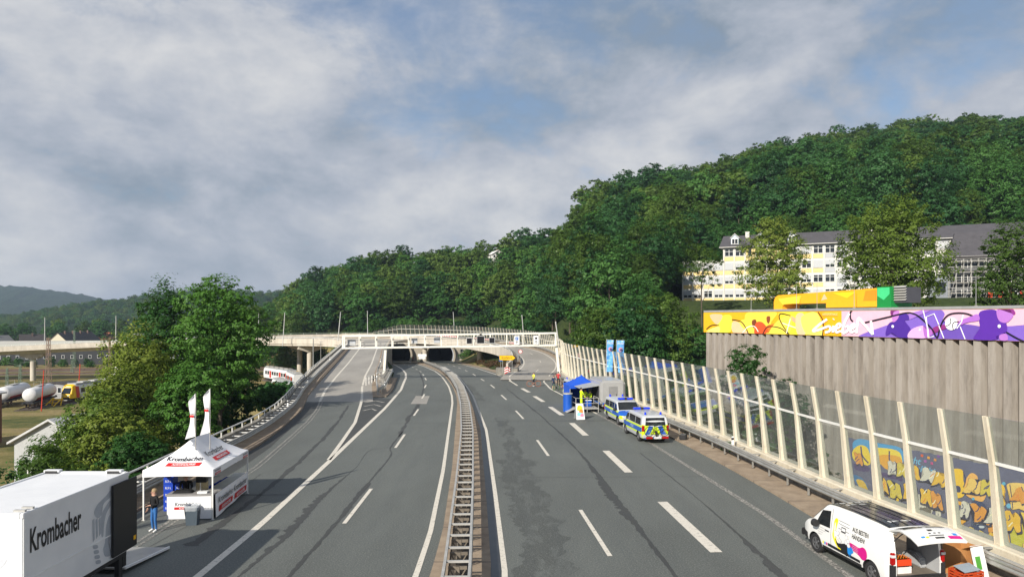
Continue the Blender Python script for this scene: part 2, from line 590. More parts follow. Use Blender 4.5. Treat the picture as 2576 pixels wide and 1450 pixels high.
def strip(m, fa, fb, ys, fz, dz=0.0, mi=0):
    o = len(m.v)
    for y in ys:
        a, b = fa(y), fb(y)
        for k in range(5):
            m.v.append((lerp(a, b, k / 4), y, fz(y) + dz))
    for j in range(len(ys) - 1):
        for k in range(4):
            m.f.append((o + j * 5 + k, o + j * 5 + k + 1, o + j * 5 + 6 + k, o + j * 5 + 5 + k)); m.mi.append(mi)
m = MB()
ys1 = list(np.arange(-40, 76.1, 2.0))
ys2 = list(np.arange(76, 104.1, 2.0))
ys3 = list(np.arange(104, 312, 2.0))
strip(m, KL, KR, ys1, zr)
strip(m, lambda y: LLn(y) - 2.3, KR, ys2, zr)
strip(m, lambda y: LLn(y) - 2.0, lambda y: EXL(y) + 1.5, ys3, zr)
road = tag(m.build('road', A1, fix=False), kind='structure')
# left ramp and right ramp
m = MB()
strip(m, KL, lambda y: GORE(y) + 1.2, list(np.arange(71, 206, 3.0)), zl, 0.006)
rampl = tag(m.build('ramp_road', C1, fix=False), kind='structure')
m = MB()
m.sweep([p for p in LOOP if p.y < 400], [(-4.0, 0.0), (4.0, 0.0)], closed=False)
loopr = tag(m.build('ramp_road', C1, fix=False), kind='structure')
# painted lines
def ribbon(xf, w, ys, zf, dz=0.010, mi=0, m=None):
    m = m or MB()
    path = [Vector((xf(y), y, zf(y) + dz)) for y in ys]
    m.sweep(path, [(-w / 2, 0), (w / 2, 0)], mi=mi, closed=False)
    return m
def frange(a, b, s=1.5):
    n = max(1, int(round((b - a) / s)))
    return [a + (b - a) * k / n for k in range(n + 1)]
for nm, xf, w, a, b, mt in (('edge_line', LR, .20, -38, 245, P1), ('edge_line', LLn, .30, -38, 245, P1),
                            ('edge_line', GORE, .26, 41.8, 165, P1), ('edge_line', RLn, .20, -38, 245, P1),
                            ('edge_line', EXL, .25, 88, 245, P1)):
    zf = zl if xf is GORE else zr
    ribbon(xf, w, frange(a, b), zf, 0.012).build(nm, mt, road, fix=False)
ribbon(lambda y: RAML(y), .26, frange(71, 175), zl, 0.014).build('edge_line', P1, rampl, fix=False)
ribbon(lambda y: RAML(y), .14, frange(22, 71), zr, 0.012).build('edge_line', P2, road, fix=False)
ribbon(lambda y: RAML(y) + .28, .10, frange(22, 71), zr, 0.012).build('edge_line', P2, road, fix=False)
ribbon(RRn, .28, frange(-38, 62), zr, 0.012).build('edge_line', P2, road, fix=False)
ribbon(RRn, .22, frange(62, 97), zr, 0.012).build('edge_line', P1, road, fix=False)
lp = [p for p in LOOP if p.y > 96 and p.x > -40][2:]
MB().sweep(offset(lp, 2.9, .012), [(-.11, 0), (.11, 0)], closed=False).build('edge_line', P1, loopr, fix=False)
MB().sweep(offset(lp, -2.9, .012), [(-.11, 0), (.11, 0)], closed=False).build('edge_line', P1, loopr, fix=False)
for k in range(4, 60, 9):
    if k + 2 < len(lp):
        MB().sweep(offset(lp[k:k + 3], 0.2, .012), [(-.08, 0), (.08, 0)], closed=False).build('lane_dash', P1, loopr, fix=False)
# curved nose of the exit line
nose = smoothpath([(0.7, 88.2, .012), (-.15, 94, .012), (-.39, 99.5, .02), (-.2, 104, .06), (.6, 110, .1)], 1.0)
MB().sweep(nose, [(-.11, 0), (.11, 0)], closed=False).build('edge_line', P1, road, fix=False)
def dash(p, q, w, mt=P1):
    p, q = Vector((p[0], p[1], zr(p[1]) + .012)), Vector((q[0], q[1], zr(q[1]) + .012))
    mid = (p + q) / 2; mid.z = zr(mid.y) + .012
    MB().sweep([p, mid, q], [(-w / 2, 0), (w / 2, 0)], closed=False).build('lane_dash', mt, road, fix=False)
for p, q in (((-6.98, 10.6), (-7.0, 16.6)), ((-7.04, 28.85), (-7.11, 34.73)), ((-7.75, 45.7), (-7.96, 51)), ((-8.68, 60.8), (-8.87, 65.1)), ((-9.66, 73.8), (-9.93, 78)), ((-10.82, 85), (-11.12, 89)), ((-12.1, 97), (-12.9, 102)), ((-13.95, 108.8), (-14.8, 114)), ((-16.6, 126), (-17.6, 131)), ((-19.4, 141), (-20.5, 146.5)), ((-22.9, 160), (-24, 165)), ((-26.2, 175.4), (-27.3, 181)), ((-29.3, 189.1), (-30.4, 194))):
    dash(p, q, .18)
for p, q in (((3.8, 6.9), (3.75, 12.9)), ((3.55, 24.89), (3.07, 30.9)), ((2.28, 43.03), (1.78, 48.6)), ((.98, 58.86), (.35, 64.07)), ((-.59, 72.7), (-1.21, 77.2)), ((-2.15, 84.9), (-2.78, 89.1)), ((-3.85, 95.5), (-4.5, 99.5)), ((-5.7, 108), (-6.6, 115.5)), ((-8.45, 129.8), (-9.36, 137.2)), ((-11.22, 150), (-12.3, 158)), ((-14.17, 170.5), (-15.31, 178)), ((-17.74, 194), (-18.8, 201))):
    dash(p, q, .18)
for p, q in (((7.7, 13), (7.62, 19.5)), ((7.52, 25.3), (7.05, 32.26)), ((6.52, 38.4), (6.1, 44.7)), ((5.42, 50.5), (4.91, 56.5)), ((4.45, 61.1), (3.7, 66.8)), ((3.24, 70.9), (2.48, 76)), ((1.97, 80), (1.23, 84.46)), ((2.15, 99), (2.3, 103.5))):
    dash(p, q, .46)
# chevrons in the gore
for k, y in enumerate((50.8, 54.5, 58.2, 61.8, 65.0, 68.2, 71.2)):
    x0, x1 = GORE(y) + .55, LLn(y) - .55
    if x1 - x0 < 1.0: continue
    xm = lerp(x0, x1, .45)
    MB().sweep([Vector((x0, y - .9, .011)), Vector((xm, y + .5, .011)), Vector((x1, y - .9, .011))], [(-.14, 0), (.14, 0)], closed=False).build('gore_chevron', P3, road, fix=False)
# darker resurfaced wedge in the gore, pale patch, drain channel, tar seams
ys = frange(44, 74, 2)
m = MB(); strip(m, lambda y: GORE(y) + .14, lambda y: LLn(y) - .16, ys, zr, 0.004)
m.build('gore_surface', A2, road, fix=False)
m = MB(); m.poly([G(1033, 1015, .009), G(1073, 1015, .009), G(1081, 995, .009), G(1046, 995, .009)])
m.build('pale_patch', C1, road, fix=False)
m = MB(); strip(m, lambda y: RLn(y) - .48, lambda y: RLn(y) - .11, frange(-38, 240, 2), zr, 0.004)
m.build('drain_channel', MATS['tar'], road, fix=False)
m = MB(); strip(m, lambda y: KL(y) + .02, lambda y: KL(y) + 1.0 + .3 * math.sin(y * .21), frange(34, 70, 2), zr, 0.004)
m.build('drain_channel', A2, road, fix=False)
def seam(pts, w, name='tar_seam', mt=A2, rag=0.6, seed=1, dz=0.006):
    """ragged strip of newer tar along a joint"""
    q = random.Random(seed)
    path = smoothpath([(x, y, 0) for x, y in pts], 0.22)
    nr = normals(path)
    m = MB()
    l, r_ = 0.0, 0.0
    for i, (p, n_) in enumerate(zip(path, nr)):
        l = .8 * l + q.uniform(-1, 1) * rag * .5
        r_ = .8 * r_ + q.uniform(-1, 1) * rag * .5
        b = max(0, math.sin(i * .022 + seed) ) ** 6 * rag
        a0 = w * .5 * max(.25, 1 + l) + b * q.uniform(.2, 1) * .5
        a1 = w * .5 * max(.25, 1 + r_) + b * q.uniform(.1, .5) * .3
        m.v.append((p.x - n_[0] * a0, p.y - n_[1] * a0, zr(p.y) + dz))
        m.v.append((p.x + n_[0] * a1, p.y + n_[1] * a1, zr(p.y) + dz))
    for i in range(len(path) - 1):
        m.f.append((2 * i, 2 * i + 1, 2 * i + 3, 2 * i + 2)); m.mi.append(0)
    return m.build(name, mt, road, fix=False)
seam([(-7.6, 17), (-7.45, 24), (-7.42, 29), (-7.5, 36)], .22, seed=2, rag=.8)
seam([(-7.5, 36), (-7.6, 43), (-8.1, 46), (-8.3, 52)], .10, seed=3)
seam([(-8.2, 50), (-8.8, 58), (-9.3, 68), (-10, 76)], .30, seed=4, rag=.9)
seam([(-10, 76), (-11.3, 88), (-13.5, 103), (-17.2, 127)], .16, seed=5, rag=.4)
seam([(5.6, 15), (5.4, 24), (5.0, 32), (4.35, 44), (3.1, 56), (1.6, 68), (.2, 78), (-.6, 84)], .15, seed=6, rag=.8)
seam([(-12.1, 26), (-12.4, 36), (-13.2, 46), (-14.6, 58), (-16.2, 68)], .22, seed=8, rag=.9)
seam([(-15.6, 20), (-15.9, 34), (-16.4, 44)], .18, seed=12, rag=.5)
seam([(9.2, 20), (8.9, 32), (8.2, 44)], .06, seed=14, rag=.8)
for sd, pts in ((31, [(-9.0, 40), (-9.3, 44.5), (-8.6, 45.6), (-7.9, 46.2)]), (32, [(-9.3, 20), (-8.9, 27), (-9.1, 33), (-9.0, 40)]), (37, [(-13.8, 24), (-13.4, 31), (-13.9, 38)])):
    seam(pts, .035, 'tar_crack', A2, .9, sd)
for x0_, x1_, y_ in ((-16.2, -11.0, 33.3), (-10.2, -3.6, 56.2), (-1.8, 8.8, 57.6), (.2, 10.6, 37.2)):
    seam([(x0_, y_), (lerp(x0_, x1_, .5), y_ + .12), (x1_, y_ + .25)], .03, 'paving_joint', A2, .6, int(y_))
# broad dark stains by the drain of the right carriageway
for sd, pts, w in ((21, [(.9, 16), (1.0, 26), (.6, 34), (.2, 42)], 1.7), (22, [(.3, 42), (-.3, 52), (-1.0, 60)], 1.0), (23, [(-3.3, 72), (-4.4, 80), (-5.9, 90)], .9)):
    seam(pts, w, 'tar_stain', asphalt('stain_asphalt%d' % sd, (.104, .113, .106), (.22, .225, .205), (.44, .50, .72)), .55, sd, 0.005)
# kerb strips of pinkish concrete
t = NT('kerb_concrete')
p = t.pos()
n = t.noise(p, 1.3, 6, .65); n2 = t.noise(p, 14, 4, .6)
c = t.ramp(n, [(.3, (.22, .165, .115)), (.55, (.33, .255, .18)), (.75, (.40, .32, .23))])
xy = t.xyz(p)
joint = t.math('LESS_THAN', t.math('FRACT', t.math('MULTIPLY', xy[1], 0.25)), 0.02)
c = t.mix(joint, c, (.12, .09, .07))
t.col(t.mix(t.math('MULTIPLY', n2, .35), c, (.16, .13, .10)))
t.set(.85)
t.bump(n2, .3, .02)
MATS['kerb'] = t.m
KC = t.m
def vstrip(name, fa, fb, a, b, fz, h, mt, parent=None, step=2.0):
    m = MB()
    ys = frange(a, b, step)
    o = 0
    for y in ys:
        z = fz(y)
        m.v += [(fa(y), y, z - .05), (fa(y), y, z + h), (fb(y), y, z + h), (fb(y), y, z - .05)]
    for j in range(len(ys) - 1):
        for k in range(3):
            m.f.append((4 * j + k, 4 * j + k + 1, 4 * j + 5 + k, 4 * j + 4 + k)); m.mi.append(0)
    m.f += [(0, 1, 2, 3), tuple(4 * (len(ys) - 1) + k for k in range(4))]; m.mi += [0, 0]
    return m.build(name, mt, parent)
for o in (vstrip('median_strip', lambda y: LR(y) + .5, lambda y: MC(y) - .36, -38, 246, zr, .10, KC),
          vstrip('median_strip', lambda y: MC(y) + .36, lambda y: max(RLn(y) - .46, MC(y) + .6), -38, 246, zr, .10, KC),
          vstrip('median_soil', lambda y: MC(y) - .36, lambda y: MC(y) + .36, -38, 246, zr, .05, M('median_dirt', (.06, .048, .036), .95, var=.4)),
          vstrip('kerb_strip', lambda y: WL(y) - .1, KL, -38, 71, zr, .11, KC),
          vstrip('kerb_strip', lambda y: WL(y) - .1, KL, 71, 172, zl, .11, KC),
          vstrip('kerb_strip', KR, lambda y: BX(y) - .25 if y > 15 else 17.2 + (15 - y) * .1, -38, 104, zr, .11, KC),
          vstrip('kerb_strip', lambda y: EXL(y) + .9, lambda y: EXL(y) + 2.6, 112, 246, zr, .11, KC),
          vstrip('kerb_strip', lambda y: GORE(y) + 1.2, lambda y: LLn(y) - .9 - .015 * max(0, y - 80), 75, 101, zr, .11, KC)):
    tag(o, kind='structure')
m = MB(); m.sweep([p for p in LOOP if p.y > 100 and p.x > -50], [(3.6, -.1), (3.6, .1), (4.75, .1), (4.75, -.1)])
tag(m.build('kerb_strip', KC), kind='structure')
m = MB(); m.sweep([p for p in LOOP if p.y > 108 and p.x > -45], [(-4.75, -.1), (-4.75, .1), (-3.6, .1), (-3.6, -.1)])
tag(m.build('kerb_strip', KC), kind='structure')
vs = [(WL(y) - .1, GORE(y) + 2.2, y) for y in frange(101, 172, 3)]
o = vstrip('kerb_strip', lambda y: GORE(y) + 1.2, lambda y: GORE(y) + 2.3, 101, 200, zl, .11, KC)
tag(o, kind='structure')
# ================================================================ crash barriers, walls, noise barrier
GAL = M('galvanised_steel', (.40, .40, .38), .42, .55, .22, 2.0)
GALW = M('weathered_steel', (.46, .45, .42), .5, .3, .2, 2.0)
t = NT('stained_concrete')
p = t.pos()
n = t.noise(p, 1.0, 6, .65, (1.4, 1.4, .35)); n2 = t.noise(p, 9, 5, .65, (1, 1, .25))
c = t.ramp(n, [(.3, (.12, .115, .10)), (.5, (.24, .225, .195)), (.72, (.34, .315, .27))])
t.col(t.mix(t.ramp(n2, [(.5, 0.0), (.75, .55)]), c, (.07, .068, .06)))
t.set(.9); t.bump(n2, .3, .02)
CONC = MATS['conc'] = t.m
t = NT('cream_paint')
p = t.pos()
n = t.noise(p, 1.6, 6, .65, (1, 1, .3)); n2 = t.noise(p, 13, 5, .7, (1, 1, .3))
c = t.ramp(n, [(.28, (.50, .44, .33)), (.5, (.61, .55, .43)), (.75, (.67, .615, .50))])
t.col(t.mix(t.ramp(n2, [(.56, 0.0), (.78, .5)]), c, (.26, .20, .12)))
t.set(.55)
CREAM = MATS['cream'] = t.m
WPAINT = M('white_painted_steel', (.72, .71, .67), .45, 0, .10, 1.5)
WB = [(-.155, .0), (-.05, .0), (-.02, .045), (.04, .045), (.07, 0), (.155, 0)]
def wbeam(m, path, side=1, z=.60, mi=0, h=.31):
    """W-profile steel rail"""
    prof = [(0, z), (.06 * side, z + .05), (.06 * side, z + .10), (.01 * side, z + .155), (.06 * side, z + .21), (.06 * side, z + .26), (0, z + .31), (-.008 * side, z + .31), (-.008 * side, z)]
    m.sweep(path, prof, mi)
def guard(label, path, ties, side, wall_off=None, rail_off=0.0, tie_mat=None, group=None, posts=True):
    o = thing('crash_barrier', label, 'crash barrier', path[0], group=group)
    o.location = (0, 0, 0)
    m = MB(); wbeam(m, path, side, .46); m.build('rail', GAL, o)
    m = MB(); m.sweep(path, [(-.05, .80), (.05, .80), (.05, .86), (-.05, .86)]); m.build('top_beam', GALW, o)
    nr = normals(path)
    tie_me = None
    for k in range(1, len(path) - 1, ties):
        p, r = path[k], nr[k]
        if posts:
            m = MB(); m.bar((p[0] - r[0] * side * .08, p[1] - r[1] * side * .08, p[2] + .05), (p[0] - r[0] * side * .08, p[1] - r[1] * side * .08, p[2] + .80), .10, .06, up=(r[0], r[1], 0)); m.build('post', GAL, o)
        if wall_off:
            m = MB(); m.bar((p[0], p[1], p[2] + .82), (p[0] + r[0] * wall_off, p[1] + r[1] * wall_off, p[2] + .82), .09, .05); m.build('tie', tie_mat or GALW, o)
    return o
# double barrier on the median, a ladder of ties between two rails
y0, y1 = 14.0, 128.0
path = [Vector((MC(y), y, zr(y) + .10)) for y in frange(y0, y1, 1.33)]
mb = thing('median_barrier', 'long double steel barrier with ladder of cross ties on the central reservation', 'crash barrier')
for sd in (-1, 1):
    pp = offset(path, sd * .40)
    m = MB(); wbeam(m, pp, sd, .38); m.build('rail', GAL, mb)
    m = MB(); m.sweep(pp, [(-.045, .72), (.045, .72), (.045, .80), (-.045, .80)]); m.build('top_beam', GALW, mb)
tie_me = post_me = None
for p, r in zip(path, normals(path)):
    ang = math.atan2(r[1], r[0])
    if tie_me is None:
        m = MB(); m.box(-.355, .355, -.04, .04, .72, .785)
        ob = m.build('tie', GALW, mb); tie_me = ob.data
        m = MB(); m.box(-.06, .06, -.05, .05, -.05, .60); m.box(-.30, .30, -.03, .03, .50, .60); m.box(-.14, .14, -.12, .12, -.05, .02); m.bar((-.28, 0, .55), (-.05, 0, .15), .04, .04); m.bar((.28, 0, .55), (.05, 0, .15), .04, .04)
        ob2 = m.build('post', M('dirty_post', (.17, .145, .115), .7, .2, .3), mb); post_me = ob2.data
    else:
        ob = link('tie', tie_me, mb); ob2 = link('post', post_me, mb)
    for q in (ob, ob2):
        q.location = p; q.rotation_euler = (0, 0, ang)
path = [Vector((MC(y), y, zr(y) + .10)) for y in frange(128, 246, 4)]
far = thing('median_barrier', 'far steel crash barrier on the central reservation down to the tunnel mouths', 'crash barrier')
for sd in (-1, 1):
    m = MB(); wbeam(m, offset(path, sd * .4), sd, .38); m.build('rail', GAL, far)
for k in range(0, len(path), 1):
    p = path[k]; MB().box(p.x - .05, p.x + .05, p.y - .05, p.y + .05, p.z - .05, p.z + .6).build('post', GAL, far)
# left: barrier in front of the parapet, parapet with a tubular handrail
pl = [Vector((lerp(WL(y), KL(y), .58), y, (zl(y) if y > 71 else 0) + .11)) for y in frange(10, 172, 1.4)]
guard('steel crash barrier bracketed to the grey parapet beside the left slip road', pl, 1, 1, wall_off=-.62, tie_mat=WPAINT, posts=False)
pw = [Vector((WL(y), y, zl(y) if y > 71 else 0)) for y in frange(-30, 172, 2.0)]
corner = smoothpath([tuple(pw[-1]), (-43.2, 178, 1.75), (-46.5, 184.5, 1.95), (-53, 189.5, 2.05), (-64, 193.5, 2.0), (-80, 197.5, 1.8), (-97, 201.5, 1.45), (-118, 203.0, .8), (-150, 199.8, -.6), (-190, 192, -2.4), (-240, 177, -4.0)], 2.0)
pw_all = pw + corner[1:]
wl_ = thing('parapet_wall', 'weathered grey concrete parapet with white tubular handrail along the left slip road', 'wall')
m = MB(); m.sweep(pw, [(-.35, -1.2), (-.35, 1.0), (.0, 1.0), (.0, -.2), (-.1, -1.2)]); m.build('wall', CONC, wl_)
top = offset(pw, -.18, 1.38)
m = MB(); m.tube(top[::2] if len(top) % 2 else top, .05, 8); m.build('handrail', WPAINT, wl_, smooth=60)
for p in offset(pw, -.18)[::1]:
    m = MB(); m.cyl((p.x, p.y, p.z + 1.0), (p.x, p.y, p.z + 1.40), .045, n=6); m.build('handrail_post', WPAINT, wl_)
# right: barrier tied to the plinth of the noise barrier
br = [p for p in BARR if p.y < 104]
pr = offset([Vector((p.x, p.y, .11)) for p in br], -.95)
o = guard('steel crash barrier bracketed to the cream plinth under the glass noise barrier', pr, 1, -1, wall_off=.72, tie_mat=GAL)
lo = [p for p in BARR if p.y > 98 and p.x > -46]
plo = offset([Vector((p.x, p.y, p.z + .1)) for p in lo], -.8)
guard('steel crash barrier round the outer edge of the curved exit ramp', plo, 2, -1)
inn = offset([p for p in LOOP if p.y > 122 and p.x > -46], -3.95, .1)
guard('steel crash barrier along the inner edge of the curved exit ramp', inn, 2, 1)
pg = [Vector((GORE(y) + 1.75, y, zl(y) + .11)) for y in frange(77, 186, 1.6)]
guard('crash barrier with close set ties between left slip road and the concrete gap wall', pg, 1, -1, wall_off=.75)
pg2 = [Vector((LLn(y) - 1.75 - .015 * max(0, y - 80), y, zr(y) + .11)) for y in frange(77, 112, 1.6)]
guard('short crash barrier with blue tinted ties beside the left carriageway at the gore', pg2, 1, 1, wall_off=-.6)
# rounded end of the two gore barriers
m = MB(); a = [Vector((-16.55 + 1.0 * math.cos(u) , 77.0 - .9 * math.sin(u), 0.11)) for u in np.linspace(math.pi, 0, 11)]
a = [Vector((GORE(77) + 1.75, 77, .11))] + [Vector((lerp(GORE(77) + 1.75, LLn(77) - 1.75, k / 8), 77 - 1.0 * math.sin(math.pi * k / 8), .11)) for k in range(1, 8)] + [Vector((LLn(77) - 1.75, 77, .11))]
e = thing('barrier_end', 'rounded steel barrier end on the tip of the concrete gore island', 'crash barrier')
m = MB(); wbeam(m, a, 1, .46); m.sweep(a, [(-.05, .80), (.05, .80), (.05, .86), (-.05, .86)]); m.build('rail', GAL, e)
for k in (2, 6): MB().box(a[k].x - .05, a[k].x + .05, a[k].y + .05, a[k].y + .13, .05, .8).build('post', GAL, e)
# inner gap wall beside the falling carriageway and a retaining wall right of it
m = MB(); m.sweep([Vector((LLn(y) - 2.3 - .015 * max(0, y - 80), y, zr(y))) for y in frange(88, 205, 3)], [(-.4, -.6), (-.4, 1.0 + 0), (0, 1.0), (0, -.6)])
tag(m.build('retaining_wall', CONC), 'low curved concrete wall between the left slip road and sinking carriageway', 'wall')
m = MB()
for y in frange(100, 200, 4):
    zt = zl(y) + .1
    m.v += [(GORE(y) + 2.3, y, zr(y) - .6), (GORE(y) + 2.3, y, zt), (GORE(y) + 2.62, y, zt), (GORE(y) + 2.62, y, zr(y) - .6)]
nn = len(m.v) // 4
for j in range(nn - 1):
    for k in range(3): m.f.append((4 * j + k, 4 * j + k + 1, 4 * j + 5 + k, 4 * j + 4 + k)); m.mi.append(0)
tag(m.build('retaining_wall', CONC), 'tall concrete side wall under the right edge of the left slip road', 'wall')
# ---------------------------------------------------------------- glass noise barrier
t = NT('barrier_glass')
tr = t.node('ShaderNodeBsdfTransparent'); tr.inputs[0].default_value = (.84, .88, .88, 1)
gl = t.node('ShaderNodeBsdfGlossy'); gl.inputs['Roughness'].default_value = .04; gl.inputs[0].default_value = (.9, .92, .95, 1)
df = t.node('ShaderNodeBsdfDiffuse'); df.inputs[0].default_value = (.42, .40, .36, 1)
fr = t.node('ShaderNodeLayerWeight'); fr.inputs[0].default_value = .5
nz = t.noise(t.pos(), 1.2, 5, .6, (1, 1, .4))
m1 = t.node('ShaderNodeMixShader'); m2 = t.node('ShaderNodeMixShader')
t.put(t.math('MULTIPLY', t.ramp(nz, [(.3, .5), (.75, 1.0)]), .11), m1.inputs[0])
t.l.new(tr.outputs[0], m1.inputs[1]); t.l.new(df.outputs[0], m1.inputs[2])
t.put(t.math('ADD', t.math('MULTIPLY', t.math('POWER', fr.outputs['Facing'], 3.5), .8), .03), m2.inputs[0])
t.l.new(m1.outputs[0], m2.inputs[1]); t.l.new(gl.outputs[0], m2.inputs[2])
t.l.new(m2.outputs[0], t.out.inputs['Surface'])
GLASS = MATS['glass'] = t.m
GLASSG = GLASS.copy(); GLASSG.name = 'green_barrier_glass'
for n_ in GLASSG.node_tree.nodes:
    if n_.type == 'BSDF_TRANSPARENT': n_.inputs[0].default_value = (.40, .52, .47, 1)
GLASSD = M('far_barrier_glass', (.10, .14, .12), .15, 0, .2)
RUST = M('rusty_bolt', (.12, .07, .04), .8)
nb = thing('noise_barrier', 'long transparent noise barrier with cream tapering posts along the right verge', 'noise barrier')
m = MB(); m.sweep(br, [(-.28, -.2), (-.28, .62), (-.20, .64), (.35, .64), (.35, -4.5), (.0, -4.5), (.0, -.2)]); m.build('plinth', CONC, nb)
m = MB(); m.sweep(br, [(-.42, .64), (-.42, .98), (-.36, 1.02), (.40, 1.02), (.40, .64)]); m.build('coping', CREAM, nb)
def wallpost(m, h1, h2, k=1.0):
    """local: x = away from the road, y along; leaning and kinked over the road at the top, deep at the foot"""
    w = .08 * k
    out = [(-.30, 0), (-.17 - .0, 0 + .01), (-.62, h1), (-1.02, h2), (-.86, h2), (-.46, h1), (.22, .01), (.22, 0)]
    front = [(-.22, 0), (-.47, h1), (-.72, h2)]
    back = [(-.58, h2), (-.28, h1), (.10, 0)]
    pts = front + back
    hw = [w * 1.55, w * 1.1, w, w, w * 1.1, w * 1.55]
    nn_ = len(pts)
    vs = [(x, -h_, z) for (x, z), h_ in zip(pts, hw)] + [(x, h_, z) for (x, z), h_ in zip(pts, hw)]
    m.add(vs, [(0, 1, 4, 5), (1, 2, 3, 4), (11, 10, 7, 6), (10, 9, 8, 7)] + [(i, (i + 1) % nn_, nn_ + (i + 1) % nn_, nn_ + i) for i in range(nn_)])
me_post = me_lo = me_hi = me_rail = me_bolt = None
H1, H2 = 2.75, 4.3
seg = 2.0
nrm = normals(br)
def inter(z):
    return (-.08 - .29 * z / H1) if z < H1 else (-.37 - .28 * (z - H1) / (H2 - H1))
for k, (p, r) in enumerate(zip(br, nrm)):
    ang = math.atan2(r[1], r[0])
    base = Vector((p.x, p.y, p.z + 1.02))
    if me_post is None:
        m = MB(); wallpost(m, H1, H2); ob = m.build('post', CREAM, nb, bevel=.012); me_post = ob.data
    else:
        ob = link('post', me_post, nb)
    ob.location = base; ob.rotation_euler = (0, 0, ang)
    if k + 1 < len(br):
        q = br[k + 1]
        d = (q - p)
        L = d.length
        ob.rotation_euler = (0, 0, math.atan2(-d.x, d.y) if False else ang)
        if me_lo is None:
            def pane(z0, z1, nm, mt):
                m = MB()
                for yy in (.105, L - .105):
                    m.v += [(inter(z0) - .01, yy, z0), (inter(z0) + .01, yy, z0), (inter(z1) + .01, yy, z1), (inter(z1) - .01, yy, z1)]
                m.f += [(0, 1, 2, 3), (4, 7, 6, 5), (0, 3, 7, 4), (1, 5, 6, 2), (3, 2, 6, 7), (0, 4, 5, 1)]; m.mi += [0] * 6
                return m.build(nm, mt, nb)
            a_ = pane(.03, H1 - .06, 'pane', GLASS); me_lo = a_.data
            b_ = pane(H1 + .06, H2 + .02, 'pane', GLASS); me_hi = b_.data
            m = MB(); m.box(inter(H1) - .04, inter(H1) + .04, .105, L - .105, H1 - .05, H1 + .05); c_ = m.build('cross_rail', WPAINT, nb); me_rail = c_.data
        else:
            a_ = link('pane', me_lo, nb); b_ = link('pane', me_hi, nb); c_ = link('cross_rail', me_rail, nb)
        aa = math.atan2(-d.x, d.y)
        for o in (a_, b_, c_):
            o.location = base; o.rotation_euler = (0, 0, aa)
            o.scale = (1, L / 2.0 if abs(L - 2.0) < .6 else 1, 1)
# the barrier goes on round the outer edge of the ramp on its bridge
nb2 = thing('noise_barrier', 'green glass noise barrier with white posts round the outside of the curved bridge', 'noise barrier')
lo2 = [p for p in BARR if p.y >= 103.9]
m = MB(); m.sweep(lo2, [(-.15, -.9), (-.15, .75), (.25, .75), (.25, -.9)]); m.build('plinth', CREAM, nb2)
nr2 = normals(lo2)
pm = gm = rm = None
for k, (p, r) in enumerate(zip(lo2, nr2)):
    left = len(lo2) - 1 - k
    hs = min(1.0, .28 + .12 * left)
    b = Vector((p.x, p.y, p.z + .75))
    if pm is None:
        m = MB(); wallpost(m, 1.9, 3.3, .42); ob = m.build('post', CREAM, nb2); pm = ob.data
    else:
        ob = link('post', pm, nb2)
    ob.location = b; ob.rotation_euler = (0, 0, math.atan2(r[1], r[0])); ob.scale = (1, 1, hs)
    if k + 1 < len(lo2):
        d = lo2[k + 1] - p
        L = d.length
        if gm is None:
            def inter2(z): return (-.08 - .29 * z / 1.9) if z < 1.9 else (-.37 - .28 * (z - 1.9) / 1.4)
            m = MB()
            for yy in (.08, L - .08):
                for z in (.02, 1.9, 3.3):
                    m.v += [(inter2(z) - .01, yy, z), (inter2(z) + .01, yy, z)]
            m.f += [(0, 2, 8, 6), (2, 4, 10, 8), (1, 7, 9, 3), (3, 9, 11, 5), (4, 5, 11, 10)]; m.mi += [0] * 5
            a_ = m.build('pane', GLASSG, nb2); gm = a_.data
            m = MB(); m.box(inter2(1.9) - .03, inter2(1.9) + .03, .08, L - .08, 1.85, 1.93); c_ = m.build('cross_rail', WPAINT, nb2); rm = c_.data
        else:
            a_ = link('pane', gm, nb2); c_ = link('cross_rail', rm, nb2)
        for o in (a_, c_):
            o.location = b; o.rotation_euler = (0, 0, math.atan2(-d.x, d.y)); o.scale = (1, L / 2.0, hs)
# ================================================================ curved bridge, viaduct, tunnel mouths, gantry
t = NT('pale_concrete')
p = t.pos()
n = t.noise(p, .7, 6, .65, (1, 1, .3)); n2 = t.noise(p, 6, 5, .65, (1, 1, .2))
c = t.ramp(n, [(.3, (.40, .36, .30)), (.6, (.56, .51, .43)), (.8, (.62, .57, .49))])
t.col(t.mix(t.ramp(n2, [(.55, 0.0), (.8, .5)]), c, (.22, .19, .15)))
t.set(.85)
PALE = MATS['pale'] = t.m
# curved bridge deck carrying the exit ramp over the carriageways, and on as the viaduct
br_ = thing('curved_bridge', 'pale concrete bridge curving over the carriageways before the tunnel mouths', 'bridge')
deck = [p for p in LOOP if p.y > 150 and p.x > -60]
m = MB(); m.sweep(deck, [(-4.9, -.15), (-4.9, -.02), (4.9, -.02), (4.9, -.15), (3.2, -1.25), (-3.2, -1.25)]); m.build('deck', PALE, br_)
m = MB(); m.sweep([p for p in LOOP if p.y > 112 and p.x > -36], [(-5.2, -1.3), (-5.2, .95), (-4.86, .95), (-4.86, -.2), (-4.9, -1.3)]); m.build('parapet', PALE, br_)
ip = offset([p for p in LOOP if p.y > 112 and p.x > -36], -5.03)
m = MB(); m.tube([q + Vector((0, 0, 1.3)) for q in ip[::2]], .04, 6); m.build('handrail', WPAINT, br_)
for q in ip[::3]: MB().cyl(q + Vector((0, 0, .9)), q + Vector((0, 0, 1.32)), .035, n=6).build('handrail_post', WPAINT, br_)
